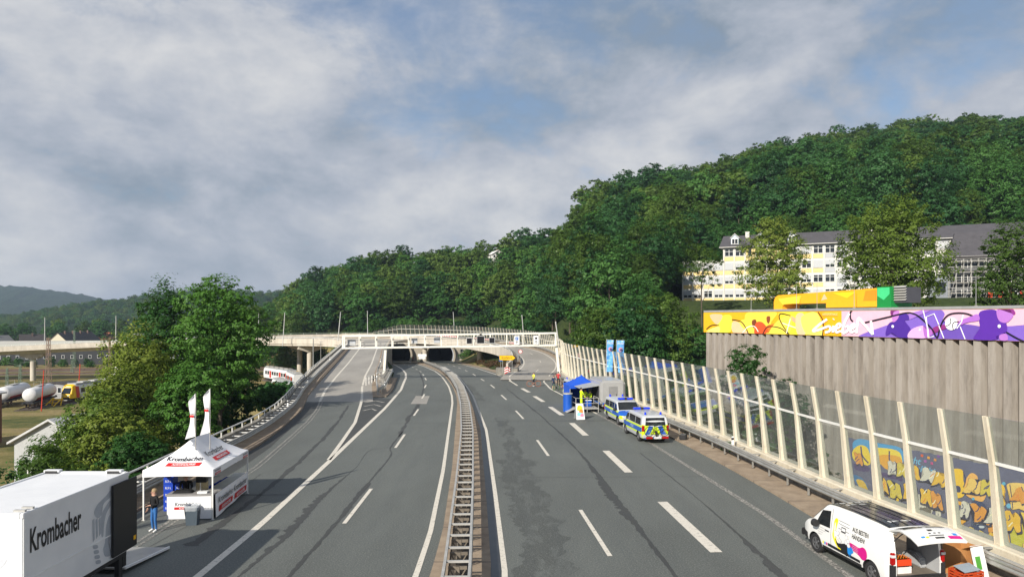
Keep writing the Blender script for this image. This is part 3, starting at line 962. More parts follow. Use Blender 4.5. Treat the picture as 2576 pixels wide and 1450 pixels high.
def pier(par, x, y, zt, zb, r=.72, wide=3.4, rot=0.0):
    m = MB(); m.cyl((x, y, zb), (x, y, zt - 1.5), r, r, 18); m.build('pier', PALE, par, smooth=40)
    m = MB(); dx, dy = math.cos(rot) , math.sin(rot)
    pts = [(-1.0, -1.5), (1.0, -1.5), (wide, -.7), (wide, 0), (-wide, 0), (-wide, -.7)]
    a = [Vector((x + u * dx + dy * .8, y + u * dy - dx * .8, zt + w)) for u, w in pts]
    m.prism(a, (-dy * 1.6, dx * 1.6, 0)); m.build('pier_head', PALE, par)
px_, py_ = -26.9 * 1.0, 210.0
pier(br_, MC(212) + .1, 212, 1.0, zr(212) - .3, .75, 2.6, .6)
pier(br_, EXL(196) + 5.4, 192.5, .8, ground(EXL(196) + 5.4, 192.5) - .5, .7, 2.4, .7)
# junction deck left of the bridge
pl_ = [(-42.2, 172), (-43.2, 178), (-46.5, 184.5), (-53, 189.5), (-64, 193.5), (-80, 197.5), (-80, 222), (-60, 236.5), (-46, 234.5), (-36, 224), (-31.5, 216), (-35, 190), (-32.3, 172)]
jn = thing('viaduct', 'pale concrete viaduct with railings leading off to the left over the railway', 'viaduct')
m = MB(); m.prism([(x, y, (zl(y) if y < 205 else 2.2) - .9 - (.1 if x < -60 else 0)) for x, y in pl_], (0, 0, .86)); m.build('junction_deck', PALE, jn)
via = [p for p in LOOP if p.x < -60]
m = MB(); m.sweep(via, [(-5.0, -.15), (-5.0, -.02), (5.0, -.02), (5.0, -.15), (2.6, -1.6), (-2.6, -1.6)]); m.build('deck', PALE, jn)
m = MB(); m.sweep(corner, [(-.35, -.55), (-.35, .9), (0, .9), (0, -.55)]); m.build('parapet', PALE, jn)
cor2 = offset(corner, -.17)
m = MB(); m.tube([q + Vector((0, 0, 1.32)) for q in cor2[::2]], .045, 6); m.tube([q + Vector((0, 0, 1.1)) for q in cor2[::2]], .03, 6); m.build('handrail', WPAINT, jn)
for q in cor2[::1]: MB().cyl(q + Vector((0, 0, .85)), q + Vector((0, 0, 1.33)), .035, n=6).build('handrail_post', WPAINT, jn)
farp = offset([p for p in LOOP if p.x < -44], 4.95)
m = MB(); m.sweep(farp, [(0, -.4), (0, .8), (.3, .8), (.3, -.4)]); m.build('parapet', PALE, jn)
m = MB(); m.tube([q + Vector((0, 0, 1.3)) for q in farp[::2]], .045, 6); m.tube([q + Vector((0, 0, 1.05)) for q in farp[::2]], .03, 6); m.build('handrail', M('green_railing', (.24, .30, .22), .5), jn)
for q in farp[::2]: MB().cyl(q + Vector((.1, 0, .75)), q + Vector((.1, 0, 1.31)), .035, n=6).build('handrail_post', WPAINT, jn)
for x, y, zt, rot in ((-57.3, 194.8, .65, .55), (-63, 204, .9, .55), (-143, 205.3, -1.9, 0.05), (-176, 200, -3.4, -.1)):
    pier(jn, x, y, zt, -10.6, .75, 3.3, rot)
# red and white barrier boards standing on the bridge
RW1, RW2 = M('board_red', hx('c0281c'), .5), M('board_white', (.72, .70, .68), .5)
bd = [p for p in LOOP if p.x < 5 and p.x > -40 and p.y > 150]
for a, b, lab in ((6, 10, 'row of red and white barrier boards on the bridge behind dark lane signals'), (16, 22, 'row of red and white barrier boards on the bridge above the right tunnel'), (27, 33, 'row of red and white barrier boards on the bridge above left tunnel')):
    seg_ = offset(bd[a:b + 1], 1.2)
    bo = thing('barrier_boards', lab, 'barrier')
    m = MB()
    for i in range(len(seg_) - 1):
        for k in range(4):
            u, v = seg_[i].lerp(seg_[i + 1], k / 4), seg_[i].lerp(seg_[i + 1], (k + 1) / 4)
            m.bar(u + Vector((0, 0, 1.0)), v + Vector((0, 0, 1.0)), .05, .3, mi=k % 2)
    m.build('board', [RW1, RW2], bo)
    for q in seg_[::2]: MB().box(q.x - .05, q.x + .05, q.y + .03, q.y + .1, q.z, q.z + 1.1).build('stand', GAL, bo)
# ---------------------------------------------------------------- tunnel mouths
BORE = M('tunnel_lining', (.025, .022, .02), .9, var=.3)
PORT = M('portal_concrete', (.30, .265, .21), .9, var=.3, scale=.8)
def bore(cx, y0, zf, r, lab):
    o = thing('tunnel_portal', lab, 'tunnel')
    cz = zf + 2.2
    a0 = math.asin(2.2 / r)
    ang = np.linspace(-a0, math.pi + a0, 25)
    m = MB()                                        # raking collar
    for y, rr in ((y0 - 1.6, r), (y0 - 1.6, r + .65), (y0 + 4.0, r + .65), (y0 + 4.0, r)):
        for u in ang: m.v.append((cx + rr * math.cos(u), y, cz + rr * math.sin(u)))
    n = len(ang)
    for k in range(4):
        for i in range(n - 1): m.f.append((k * n + i, k * n + i + 1, ((k + 1) % 4) * n + i + 1, ((k + 1) % 4) * n + i)); m.mi.append(0)
    m.build('collar', PORT, o, smooth=40)
    m = MB()                                        # the tube, closed far inside
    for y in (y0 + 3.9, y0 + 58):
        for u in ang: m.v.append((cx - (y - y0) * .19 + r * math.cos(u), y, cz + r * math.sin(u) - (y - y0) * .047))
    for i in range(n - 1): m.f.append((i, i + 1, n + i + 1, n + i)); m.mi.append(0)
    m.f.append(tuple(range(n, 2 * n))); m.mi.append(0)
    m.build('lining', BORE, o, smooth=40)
    return o
cxl, cxr = (LLn(250) + LR(250)) / 2 - .2, (RLn(250) + EXL(250)) / 2 + .1
bore(cxl, 250, zr(250), 4.9, 'dark left tunnel mouth with concrete collar under the curved bridge')
bore(cxr, 250, zr(250), 4.9, 'dark right tunnel mouth with concrete collar under the curved bridge')
# facade wall with the two openings
m = MB()
fz = 3.2
def arch(cx):
    cz = zr(250) + 2.2; r = 5.3
    a0 = math.asin(2.2 / r)
    return [(cx + r * math.cos(u), cz + r * math.sin(u)) for u in np.linspace(math.pi + a0, -a0, 19)]
zb = zr(250) - 1.0
out = [(-62, zb), (cxl - 4.8, zb)] + arch(cxl) + [(cxl + 4.8, zb), (cxr - 4.8, zb)] + arch(cxr) + [(cxr + 4.8, zb), (-4, zb), (-4, fz), (-62, fz)]
m.prism([(x, 250.5, z) for x, z in out], (0, 1.0, 0))
tag(m.build('portal_wall', PORT), 'stained concrete retaining wall round the two tunnel mouths', 'wall')
# ---------------------------------------------------------------- sign gantry across the road
GW = M('gantry_paint', (.74, .72, .64), .45, 0, .08, 1.2)
gt = thing('sign_gantry', 'cream white box frame gantry spanning the whole motorway', 'sign gantry')
GY = 98.0
gx0, gx1 = -24.0, 6.2
gsl = .014
def gz_(x): return 4.36 + (x - gx0) * gsl
GHt = 1.72
for yy in (GY - .45, GY + .45):
    for dz in (0, GHt):
        m = MB(); m.bar((gx0 - .12, yy, gz_(gx0) + dz), (gx1 + .12, yy, gz_(gx1) + dz), .16, .22); m.build('chord', GW, gt)
nb_ = 13
for k in range(nb_ + 1):
    x = lerp(gx0, gx1, k / nb_)
    for yy in (GY - .45, GY + .45):
        m = MB(); m.bar((x, yy, gz_(x) + .1), (x, yy, gz_(x) + GHt - .1), .13 if k not in (0, nb_) else .22, .13); m.build('upright', GW, gt)
    m = MB(); m.bar((x, GY - .38, gz_(x)), (x, GY + .38, gz_(x)), .09, .09); m.bar((x, GY - .38, gz_(x) + GHt), (x, GY + .38, gz_(x) + GHt), .09, .09); m.build('cross_member', GW, gt)
for dz in (.55, 1.1):
    m = MB(); m.bar((gx0, GY + .42, gz_(gx0) + dz), (gx1, GY + .42, gz_(gx1) + dz), .05, .05); m.build('walkway_rail', GW, gt)
m = MB(); m.bar((gx0, GY, gz_(gx0) + .06), (gx1, GY, gz_(gx1) + .06), .6, .04); m.build('walkway', GALW, gt)
m = MB(); m.bar((-18.35, GY, -1.2), (-18.0, GY, gz_(-18) - .1), .34, .34, up=(0, 1, 0)); m.build('leg', GW, gt)
m = MB(); m.bar((6.75, GY, 0.0), (6.3, GY, gz_(6.2) - .1), .36, .36, up=(0, 1, 0)); m.build('leg', GW, gt)
m = MB(); m.box(-18.9, -17.8, GY - .6, GY + .6, -1.5, .55); m.build('footing', CONC, gt)
# lattice brace leaning on the middle leg
m = MB()
for k in range(7):
    y = GY - 1 - k * 1.8
    m.bar((-18.3, y, .2), (-18.3, y, 1.2), .07, .07); 
m.bar((-18.3, GY, 1.2), (-18.3, GY - 11.8, 1.2), .06, .06); m.bar((-18.3, GY, .7), (-18.3, GY - 11.8, .7), .05, .05)
o = m.build('safety_fence', WPAINT); tag(o, 'white tubular safety fence in front of the middle gantry leg', 'fence')
def board(name, label, cat, x0, x1, z0, z1, face, y=None, frame=None, d=.12, group=None):
    y = GY - .66 if y is None else y
    o = thing(name, label, cat, ((x0 + x1) / 2, y, z0), group=group)
    w, h = x1 - x0, z1 - z0
    MB().box(-w / 2, w / 2, 0, d, 0, h).build('housing', frame or M('sign_edge', (.62, .62, .6), .45, .3), o, bevel=.015)
    MB().box(-w / 2 + .06, w / 2 - .06, -.012, .0, .06, h - .06).build('face', face, o)
    MB().box(-w / 4 - .04, -w / 4 + .04, d, .25, .1, h - .05).build('bracket', GAL, o)
    MB().box(w / 4 - .04, w / 4 + .04, d, .25, .1, h - .05).build('bracket', GAL, o)
    return o, w, h
BLK = M('signal_black', (.012, .012, .014), .25)
SW = M('sign_white', (.80, .81, .80), .35)
SB = M('sign_blue', hx('1c5fb0'), .35)
INK = M('sign_ink', (.01, .01, .012), .5)
board('lane_signal', 'square black lane signal on the gantry, first of three', 'lane signal', -6.46, -5.62, 4.98, 5.86, BLK)
board('lane_signal', 'largest black signal panel on the gantry between two smaller squares', 'lane signal', -5.0, -3.88, 5.02, 6.12, BLK)
board('lane_signal', 'square black lane signal on the gantry next to the parking sign', 'lane signal', -3.28, -2.42, 5.05, 5.92, BLK)
MB().box(-4.6, -4.3, GY - .6, GY - .3, 6.14, 6.42).build('camera_box', BLK, gt)
def arrow(o, w, z0, h):
    m = MB()
    m.box(-.045, .045, -.022, -.014, z0, z0 + h * .8)
    for s in (-1, 1):
        m.prism([(0, -.014, z0 + h), (s * .21, -.014, z0 + h * .55), (s * .21, -.014, z0 + h * .38), (0, -.014, z0 + h * .82)], (0, -.008, 0))
    m.build('arrow', INK, o)
o, w, h = board('direction_sign', 'white gantry sign with blue parking square above an up arrow', 'sign', .30, 1.08, 4.86, 6.12, SW)
MB().box(-.21, .21, -.02, -.013, .66, 1.10).build('parking_square', SB, o)
text('letter', 'P', SW, o, (0, -.021, .74), (1, 0, 0), (0, 0, 1), .24, bold=.01)
arrow(o, w, .12, .46)
o, w, h = board('direction_sign', 'white gantry sign with ring symbol above an up arrow', 'sign', 3.02, 3.80, 4.9, 6.16, SW)
m = MB(); m.lathe((0, -.014, .88), (0, -1, 0), [(0, .17), (.006, .17), (.006, .12), (0, .12)], 20); m.lathe((0, -.014, .88), (0, -1, 0), [(0, .06), (.006, .06)], 14); m.build('ring_symbol', INK, o)
arrow(o, w, .12, .46)
BK = M('sign_back', (.42, .44, .47), .5, .35)
for k, (x0, x1, z0, z1, lab) in enumerate(((-23.55, -22.4, 4.72, 5.55, 'grey back of a sign box over the left slip road'), (-14.4, -13.55, 4.95, 5.75, 'grey back of a sign box over left tunnel, beside the middle leg'), (-11.2, -10.3, 5.0, 5.85, 'grey back of a sign box over the median'))):
    o, w, h = board('sign_box', lab, 'sign', x0, x1, z0, z1, BK, y=GY + .48, frame=BK)
# ---------------------------------------------------------------- lamp posts on the bridges
LP = M('lamp_post_grey', (.60, .60, .58), .4, .3)
def lamp(x, y, z, top, lean, lab):
    o = thing('lamp_post', lab, 'lamp post', (x, y, z), group='slim lamp posts on the bridges')
    m = MB(); m.cyl((0, 0, 0), (lean, 0, top - z), .13, .09, 8); m.build('pole', LP, o)
    m = MB(); m.cyl((lean, 0, top - z), (lean, 0, top - z + .28), .15, .12, 8); m.build('lamp_head', GAL, o)
ORD = ['first', 'second', 'third', 'fourth', 'fifth', 'sixth', 'seventh', 'eighth', 'ninth', 'tenth']
LLB = ['lamp post leaning over the viaduct bend above the masts', 'leaning lamp post beside the sign gantry end over the left slip road', 'lamp post beyond the left slip road where the glass barrier begins', 'lamp post before the glass barrier above the right tunnel', 'lamp post behind the gantry parking sign', 'lamp post rising behind the gantry leg at the noise barrier', 'lamp post on the viaduct near the far lattice mast', 'lamp post on the viaduct close to the leafy tree', 'lamp post far along the viaduct behind the bright ash tree']
for L0, (px, pyb, pyt, Y, lean) in zip(LLB, ((711, 858, 788, 190, .6), (850, 845, 786, 180, .7), (925, 840, 783, 231, -.1), (1144, 838, 786, 228, -.5), (1318, 842, 794, 178, -.5), (1406, 852, 812, 132, -.6), (112, 866, 800, 203, .1), (291, 858, 796, 203, .1), (650, 868, 790, 236, .1))):
    a, b = D(px, pyb + 6, Y), D(px, pyt, Y)
    lamp(a.x, Y, a.z - .6, b.z, lean, L0)
# masts below the viaduct
for px, pyb, pyt, Y, lab in ((788, 948, 850, 150, 'tall grey lamp mast beside the viaduct pier, the thicker one'), (807, 945, 858, 152, 'thin grey lamp mast beside the viaduct pier')):
    a, b = D(px, pyb, Y), D(px, pyt, Y)
    o = thing('mast', lab, 'mast', (a.x, Y, -10.0))
    MB().cyl((0, 0, 0), (0, 0, b.z + 10), .16 if px < 800 else .09, .10 if px < 800 else .06, 8).build('pole', GAL, o)
    MB().box(-.3, .5, -.1, .1, b.z + 9.9, b.z + 10.02).build('arm', GAL, o)
# ---------------------------------------------------------------- exit sign, crash cushion, small signs
YEL = M('sign_yellow', hx('f5b800'), .4)
o = thing('exit_sign', 'yellow arrow shaped exit sign reading Ausfahrt on two posts', 'sign', (-.72, 108, 0))
pts = [(-1.28, 2.02), (.85, 2.02), (1.28, 2.40), (.85, 2.78), (-1.28, 2.78)]
MB().prism([(x, 0, z) for x, z in pts], (0, .06, 0)).build('board', INK, o)
MB().prism([(x * .97, -.012, 2.40 + (z - 2.40) * .90) for x, z in pts], (0, .011, 0)).build('face', YEL, o)
text('lettering', 'Ausfahrt', INK, o, (-.12, -.013, 2.28), (1, 0, 0), (0, 0, 1), .30, bold=.012, lift=.004, space=1.12)
for x in (-.75, .75): MB().cyl((x, .12, .0), (x, .12, 2.7), .045, n=8).build('post', GAL, o)
o = thing('crash_cushion', 'grey concrete crash block with red and white chevron board at the exit nose', 'crash cushion', (-.75, 109.2, zr(109.2)))
m = MB(); m.prism([(-1.7, 0.5, -.3), (1.7, .5, -.3), (1.9, 3.4, -.3), (-1.9, 3.4, -.3)], (0, 0, 1.35)); m.build('block', CONC, o, bevel=.08)
MB().box(-.45, .45, .36, .44, .15, 1.25).build('panel', SW, o)
m = MB()
for k in range(3):
    for s in (-1, 1): m.prism([(0, .355, .40 + k * .38), (s * .44, .355, .16 + k * .38), (s * .44, .355, .34 + k * .38), (0, .355, .58 + k * .38)], (0, -.01, 0))
m.build('chevron', RW1, o)
def post_sign(name, lab, x, y, z, h, w, hh, mt, disc=False, txt=None, tm=None):
    o = thing(name, lab, 'sign', (x, y, z))
    MB().cyl((0, .05, 0), (0, .05, h), .035, n=8).build('post', GAL, o)
    m = MB()
    if disc:
        m.lathe((0, 0, h - w / 2), (0, -1, 0), [(0, w / 2), (.03, w / 2)], 24)
    else:
        m.box(-w / 2, w / 2, -.03, 0, h - hh, h)
    m.build('board', mt, o)
    if txt: text('lettering', txt, tm or SW, o, (0, -.03, h - hh * .72), (1, 0, 0), (0, 0, 1), hh * .5, bold=.01)
    return o
RED = M('sign_red', hx('b8201a'), .4)
o = post_sign('speed_sign', 'round speed limit sign reading 50 on the inner side of the exit ramp', 1.55, 127, .2, 2.65, .75, .75, RED, True)
m = MB(); m.lathe((0, -.03, 2.65 - .375), (0, -1, 0), [(0, .28), (.006, .28)], 24); m.build('face', SW, o)
text('lettering', '50', INK, o, (0, -.037, 2.17), (1, 0, 0), (0, 0, 1), .26, bold=.01)
o = post_sign('direction_sign', 'small blue sign below the exit sign inside the ramp bend', -2.0, 122, zr(122) + .3, 2.5, .6, .75, SB)
text('lettering', 'T', SW, o, (0, -.031, 1.9), (1, 0, 0), (0, 0, 1), .4, bold=.02)
post_sign('tunnel_sign', 'small blue square sign on the median by the right tunnel mouth', MC(222), 222, zr(222), 3.3, 1.1, .9, SB)
o = thing('tunnel_sign', 'wide white double sign on two posts on the median before the tunnel', 'sign', (MC(208) - .9, 208, zr(208)))
MB().box(-1.3, 1.3, -.05, 0, 2.1, 2.9).build('board', SW, o); MB().box(-1.0, 1.0, -.05, 0, 1.4, 2.0).build('board', SW, o)
for x in (-.8, .8): MB().cyl((x, .05, 0), (x, .05, 2.8), .05, n=8).build('post', GAL, o)
o = post_sign('tunnel_sign', 'small white square sign with black symbol right of the right tunnel mouth', EXL(222) + 2.2, 222, zr(222), 4.4, .9, .9, SW)
MB().lathe((0, -.03, 3.95), (0, -1, 0), [(0, .28), (.008, .28)], 16).build('symbol', INK, o)
o = post_sign('bridge_sign', 'small blue parking sign up on the bridge before the glass barrier', *D(1217, 848, 200), 1.6, .9, .75, SB)
post_sign('bend_sign', 'small red arrow sign at the outer bend of the exit ramp', *offset(lo, -.5, .6)[18], 1.6, .5, .5, RED)
for px, pyb in ((1081, 838), (1208, 838)):
    a = D(px, pyb, 232)
    post_sign('bend_sign', 'small red arrow sign against the green glass above the ' + ('left' if px < 1100 else 'right') + ' tunnel', a.x, 232, a.z, 1.9, .6, .6, RED)['group'] = 'red arrow signs on the bridge'
# delineator posts
def delin(x, y, z, lab):
    o = thing('delineator_post', lab, 'delineator', (x, y, z), group='delineator posts along the barriers')
    MB().prism([(-.06, -.04, 0), (.06, -.04, 0), (.06, .04, 0), (-.06, .04, 0)], (0, 0, .5)).build('body', SW, o)
    MB().prism([(-.063, -.043, .28), (.063, -.043, .30), (.063, .043, .30), (-.063, .043, .28)], (0, 0, .14)).build('band', INK, o)
for k, y in enumerate((35.5, 60, 83, 118)): delin(lerp(WL(y), KL(y), .5), y, zl(y) + .95, ORD[k] + ' white delineator from the beer tent along the parapet barrier')
for k, y in enumerate((89, 113)): delin(GORE(y) + 1.8, y, zl(y) + .95, ORD[k] + ' white delineator from the gore tip beside the left slip road')
for y in (79.5, 103): delin(LLn(y) - 1.6 - .015 * (y - 79), y, zr(y) + .8, 'white delineator on the gore barrier ' + ('near its tip' if y < 90 else 'past the gantry leg'))
for y in (41.7, 68): delin(BX(y) - .85, y, .95, 'white delineator on the barrier under the glass noise wall ' + ('before the black bag' if y < 50 else 'beside the silver trailer'))
# ================================================================ sports hall with painted band and graffiti
e1 = Vector((.379, -.925, 0)).normalized()
n1 = Vector((-.925, -.379, 0)).normalized()
H0 = Vector((17.0, 59.9, 0))
HLEN = 47.0
def HS(px, py, off=0.0):
    """(along, height) on the hall front for a place of the 2576-wide photograph"""
    u = (px - CX) / FPX
    o = H0 + n1 * off
    s = (u * o.y - o.x) / (e1.x - u * e1.y)
    y = o.y + e1.y * s
    return s, CAMH + (HOR - py) / FPX * y
def HP(s, z, off=0.0):
    q = H0 + e1 * s + n1 * off
    return Vector((q.x, q.y, z))
def cropf(x0, y0, k):
    return lambda c: HS((x0 + c[0] / k) / 1.5528, (y0 + c[1] / k) / 1.5528)
idf = lambda c_: c_
mur = cropf(3000, 1100, 2.576); dd3 = cropf(2650, 1080, 1.908); cc4 = cropf(3000, 1400, 1.702)
hall = thing('sports_hall', 'ribbed concrete sports hall with colourful painted band round its roof edge', 'building', (0, 0, 0))
t = NT('ribbed_concrete')
p = t.pos()
n = t.noise(p, .8, 7, .68, (1.6, 1.6, .25)); n2 = t.noise(p, 2.6, 8, .75, (1, 1, .16))
c = t.ramp(n, [(.32, (.215, .19, .165)), (.5, (.305, .272, .235)), (.7, (.37, .335, .295))])
t.col(t.mix(t.ramp(n2, [(.50, 0.0), (.70, .6)]), c, (.115, .10, .086)))
t.set(.92); t.bump(n2, .3, .03)
RIB = t.m
m = MB()
zt, zb0 = 7.42, -4.6
m.prism([HP(0, zb0, -.22), HP(HLEN, zb0, -.22), HP(HLEN, zb0, -30), HP(0, zb0, -30)], (0, 0, zt - zb0)); m.build('wall', M('recess_concrete', (.19, .165, .14), .95, var=.3, scale=1.5), hall)  # wall between the ribs in a darker tone than the ribs, for contrast
m = MB(); m.prism([HP(-.1, 9.12, .3), HP(HLEN, 9.12, .3), HP(HLEN, 9.12, -30), HP(-.1, 9.12, -30)], (0, 0, .16)); m.build('roof', M('roof_metal', (.42, .42, .42), .5, .4), hall)
pitch = .80
rb = None
zc_ = zt - .02
k = 0
while k * pitch + .5 < HLEN:
    if rb is None:
        m = MB()
        a = [(-.31, -.24), (.31, -.24), (.20, .20), (-.20, .20)]
        # local x along the front, y outward
        m.prism([(x, y, zb0) for x, y in a], (0, 0, zc_ - zb0))
        o = m.build('rib', RIB, hall); rb = o.data
    else:
        o = link('rib', rb, hall)
    q = HP(.32 + k * pitch, 0, 0)
    o.location = q
    o.rotation_euler = (0, 0, math.atan2(e1.y, e1.x) + math.pi)
    k += 1
# painted band
ZB0, ZB1 = 7.40, 9.10
band = MB().prism([HP(-.12, ZB0, .28), HP(HLEN, ZB0, .28), HP(HLEN, ZB0, -.05), HP(-.12, ZB0, -.05)], (0, 0, ZB1 - ZB0)).build('painted_band', M('mural_yellow', hx('f2b21a'), .5, var=.06), hall)
LAY = [0.284]
def fz_(z): return max(ZB0 + .01, min(ZB1 - .01, z))
def mp(name, pts, col, f=mur, clip=True, par=None, off=None):
    LAY[0] += .0012
    q = [f(c_) for c_ in pts]
    P = [HP(s, fz_(z) if clip else z, (off if off is not None else 0) + LAY[0]) for s, z in q]
    mt = M('paint_' + col, hx(col), .5, var=.05)
    bm = bmesh.new()
    vs = [bm.verts.new(v) for v in P]
    fc = bm.faces.new(vs)
    bmesh.ops.triangulate(bm, faces=[fc])
    me = bpy.data.meshes.new(name)
    bm.to_mesh(me); bm.free()
    me.materials.append(mt)
    return link(name, me, par or band)
def smp(pts, k=6):
    P = [Vector((a, b, 0)) for a, b in pts]
    n = len(P); out = []
    for i in range(n):
        a, b, c_, d = P[(i - 1) % n], P[i], P[(i + 1) % n], P[(i + 2) % n]
        for j in range(k):
            t_ = j / k
            v = .5 * ((2 * b) + (c_ - a) * t_ + (2 * a - 5 * b + 4 * c_ - d) * t_ * t_ + (3 * b - a - 3 * c_ + d) * t_ ** 3)
            out.append((v.x, v.y))
    return out
def stroke(name, pts, w, col, f=mur, sm=True, par=None, clip=True, off=None, taper=False):
    LAY[0] += .0012
    P = smoothpath([(a, b, 0) for a, b in pts], 6.0 if f is not idf else .12) if sm and len(pts) > 2 else [Vector((a, b, 0)) for a, b in pts]
    m = MB()
    nr = normals(P)
    L = []
    for i, (p_, r) in enumerate(zip(P, nr)):
        ww = w
        for sgn in (-1, 1):
            s, z = f((p_.x + r[0] * sgn * ww / 2, p_.y + r[1] * sgn * ww / 2))
            m.v.append(HP(s, fz_(z) if clip else z, (off if off is not None else 0) + LAY[0]))
    for i in range(len(P) - 1):
        m.f.append((2 * i, 2 * i + 1, 2 * i + 3, 2 * i + 2)); m.mi.append(0)
    return m.build(name, M('paint_' + col, hx(col), .5, var=.05), par or band, fix=False)
# pink half and yellow half
mp('paint_field', [(772, 200), (2900, 150), (2900, 640), (772, 620)], 'e6b9cb')
mp('paint_shape', smp([(940, 552), (1180, 452), (1330, 405), (1450, 350), (1600, 280), (1740, 262), (1812, 320), (1790, 400), (1900, 440), (2060, 430), (2170, 470), (2330, 450), (2576, 440), (2800, 430), (2800, 640), (1800, 600), (1200, 580)]), '8062c4')
mp('paint_shape', smp([(1850, 440), (2050, 428), (2200, 470), (2200, 590), (1900, 590), (1780, 560)]), '6b4fae')
mp('paint_shape', smp([(-200, 330), (-60, 300), (120, 310), (60, 420), (150, 540), (-150, 540)]), 'f7d94a')
mp('paint_shape', smp([(140, 310), (420, 305), (470, 420), (520, 545), (240, 545), (200, 430)]), 'f4d63a')
mp('paint_shape', smp([(520, 300), (600, 300), (600, 540), (560, 540), (575, 420)]), 'f2a90f')
mp('paint_shape', [(330, 545), (345, 440), (350, 410), (400, 400), (440, 545)], 'fbe13a')
mp('paint_shape', smp([(255, 345), (300, 360), (350, 400), (345, 440), (290, 400), (250, 380)]), 'f2b189')
mp('paint_shape', smp([(345, 340), (375, 325), (400, 340), (395, 385), (360, 385)], 4), 'fbe6d8')
mp('paint_shape', smp([(15, 360), (35, 345), (50, 390), (30, 420)], 4), '8a4a2a')
mp('paint_shape', smp([(0, 470), (40, 430), (160, 420), (60, 500), (0, 510)], 4), 'e8792a')
for pts, cl in (([(325, 300), (415, 290), (410, 410), (325, 430), (310, 360)], 'f9df45'), ([(255, 285), (345, 282), (335, 330), (300, 352)], 'f5be93'), ([(430, 330), (520, 370), (540, 430), (430, 420)], 'f6c59a'), ([(480, 330), (560, 310), (600, 330), (580, 430), (500, 380)], 'f8da50'), ([(570, 330), (600, 320), (605, 370), (580, 380)], '7a3f22'), ([(600, 345), (650, 340), (690, 400), (640, 440), (590, 430)], 'e0562a'), ([(680, 300), (705, 295), (705, 330), (685, 340)], '8d4a28'), ([(760, 330), (860, 290), (850, 420), (700, 430)], 'f7dc52'), ([(900, 290), (960, 280), (975, 420), (910, 425)], 'f6c79c'), ([(940, 300), (1060, 270), (1100, 440), (980, 430)], 'f9e068'), ([(240, 400), (325, 370), (320, 430), (240, 430)], 'f9e37a')):
    mp('paint_shape', smp(pts, 4), cl, dd3)
for pts in ([(230, 390), (270, 362), (325, 362)], [(420, 318), (490, 335), (530, 390), (545, 430)], [(650, 430), (680, 380), (720, 370), (790, 385), (840, 425)], [(850, 430), (800, 360), (775, 300), (790, 275), (860, 290)], [(1065, 262), (1100, 320), (1105, 380), (1098, 440)]):
    stroke('paint_line', pts, 7, '191512', dd3)
for pts in ([(500, 420), (540, 375), (590, 370), (620, 410)], [(800, 345), (900, 380)], [(860, 310), (830, 420)]):
    stroke('paint_line', pts, 6, 'fff6e8', dd3)
# players, ball, goal and line on the pink half
mp('paint_figure', smp([(1440, 330), (1560, 290), (1640, 268), (1660, 292), (1560, 335), (1455, 378)], 4), 'a377cf')
mp('paint_figure', smp([(1222, 540), (1235, 450), (1270, 405), (1330, 392), (1360, 330), (1440, 325), (1458, 378), (1415, 392), (1475, 480), (1445, 562), (1340, 556), (1290, 512)], 4), '4c2a96')
mp('paint_figure', smp([(1290, 300), (1310, 272), (1352, 275), (1355, 340), (1340, 375), (1310, 402), (1290, 395), (1285, 345)], 4), 'c07ccb')
mp('paint_figure', smp([(1268, 300), (1282, 270), (1345, 262), (1352, 282), (1305, 295), (1293, 340), (1275, 335)], 4), '7b2f74')
mp('paint_figure', smp([(1450, 562), (1480, 480), (1590, 440), (1622, 480), (1635, 562)], 4), 'e0aee2')
mp('paint_figure', smp([(1600, 440), (1640, 480), (1720, 465), (1700, 520), (1620, 560)], 4), 'b06cc4')
mp('paint_figure', smp([(1700, 460), (1820, 428), (1845, 462), (1760, 492), (1700, 520)], 4), '8b2f7c')
mp('paint_figure', smp([(2110, 577), (2170, 470), (2160, 320), (2240, 280), (2340, 290), (2352, 380), (2430, 400), (2442, 500), (2338, 545), (2330, 582)], 4), '5a2ba2')
mp('paint_figure', smp([(2340, 290), (2390, 245), (2480, 272), (2512, 330), (2482, 380), (2430, 412), (2362, 386)], 4), 'b576cb')
mp('paint_figure', smp([(2358, 285), (2388, 238), (2470, 234), (2520, 290), (2530, 322), (2500, 326), (2478, 278), (2400, 266)], 4), '8c3488')
mp('paint_figure', smp([(2370, 535), (2440, 522), (2452, 585), (2378, 585)], 3), 'b576cb')
mp('paint_figure', smp([(1965, 395), (2080, 346), (2150, 325), (2166, 386), (2050, 406), (1990, 432), (1962, 425)], 4), 'ad6ccb')
for pts in ([(1010, 410), (1280, 346), (1430, 312), (1500, 320), (1560, 350), (1640, 420), (1700, 490), (1722, 536), (1745, 556), (1766, 480), (1790, 410), (1830, 352), (1880, 322), (1960, 312), (2040, 320), (2100, 342)], [(885, 285), (866, 310), (868, 370), (892, 398)], [(2440, 505), (2500, 540), (2576, 580), (2650, 610)]):
    stroke('paint_line', pts, 15, '141022')
for pts in ([(1652, 562), (1632, 352), (1712, 320), (1760, 432)], [(1600, 262), (1650, 475), (1660, 560), (1710, 545)], [(1760, 440), (1810, 565)], [(1975, 450), (2025, 575)], [(2005, 330), (1990, 400), (1940, 470)]):
    stroke('paint_line', pts, 10, 'fbf7ff', sm=False)
mp('paint_ball', [(1885 + 62 * math.cos(a), 421 + 64 * math.sin(a)) for a in np.linspace(0, 6.1, 20)], 'fdfcfa')
stroke('paint_line', [(1872, 362), (1882, 400), (1866, 430), (1830, 445)], 9, '141022'); stroke('paint_line', [(1905, 480), (1900, 430), (1920, 405), (1965, 400)], 9, '141022')
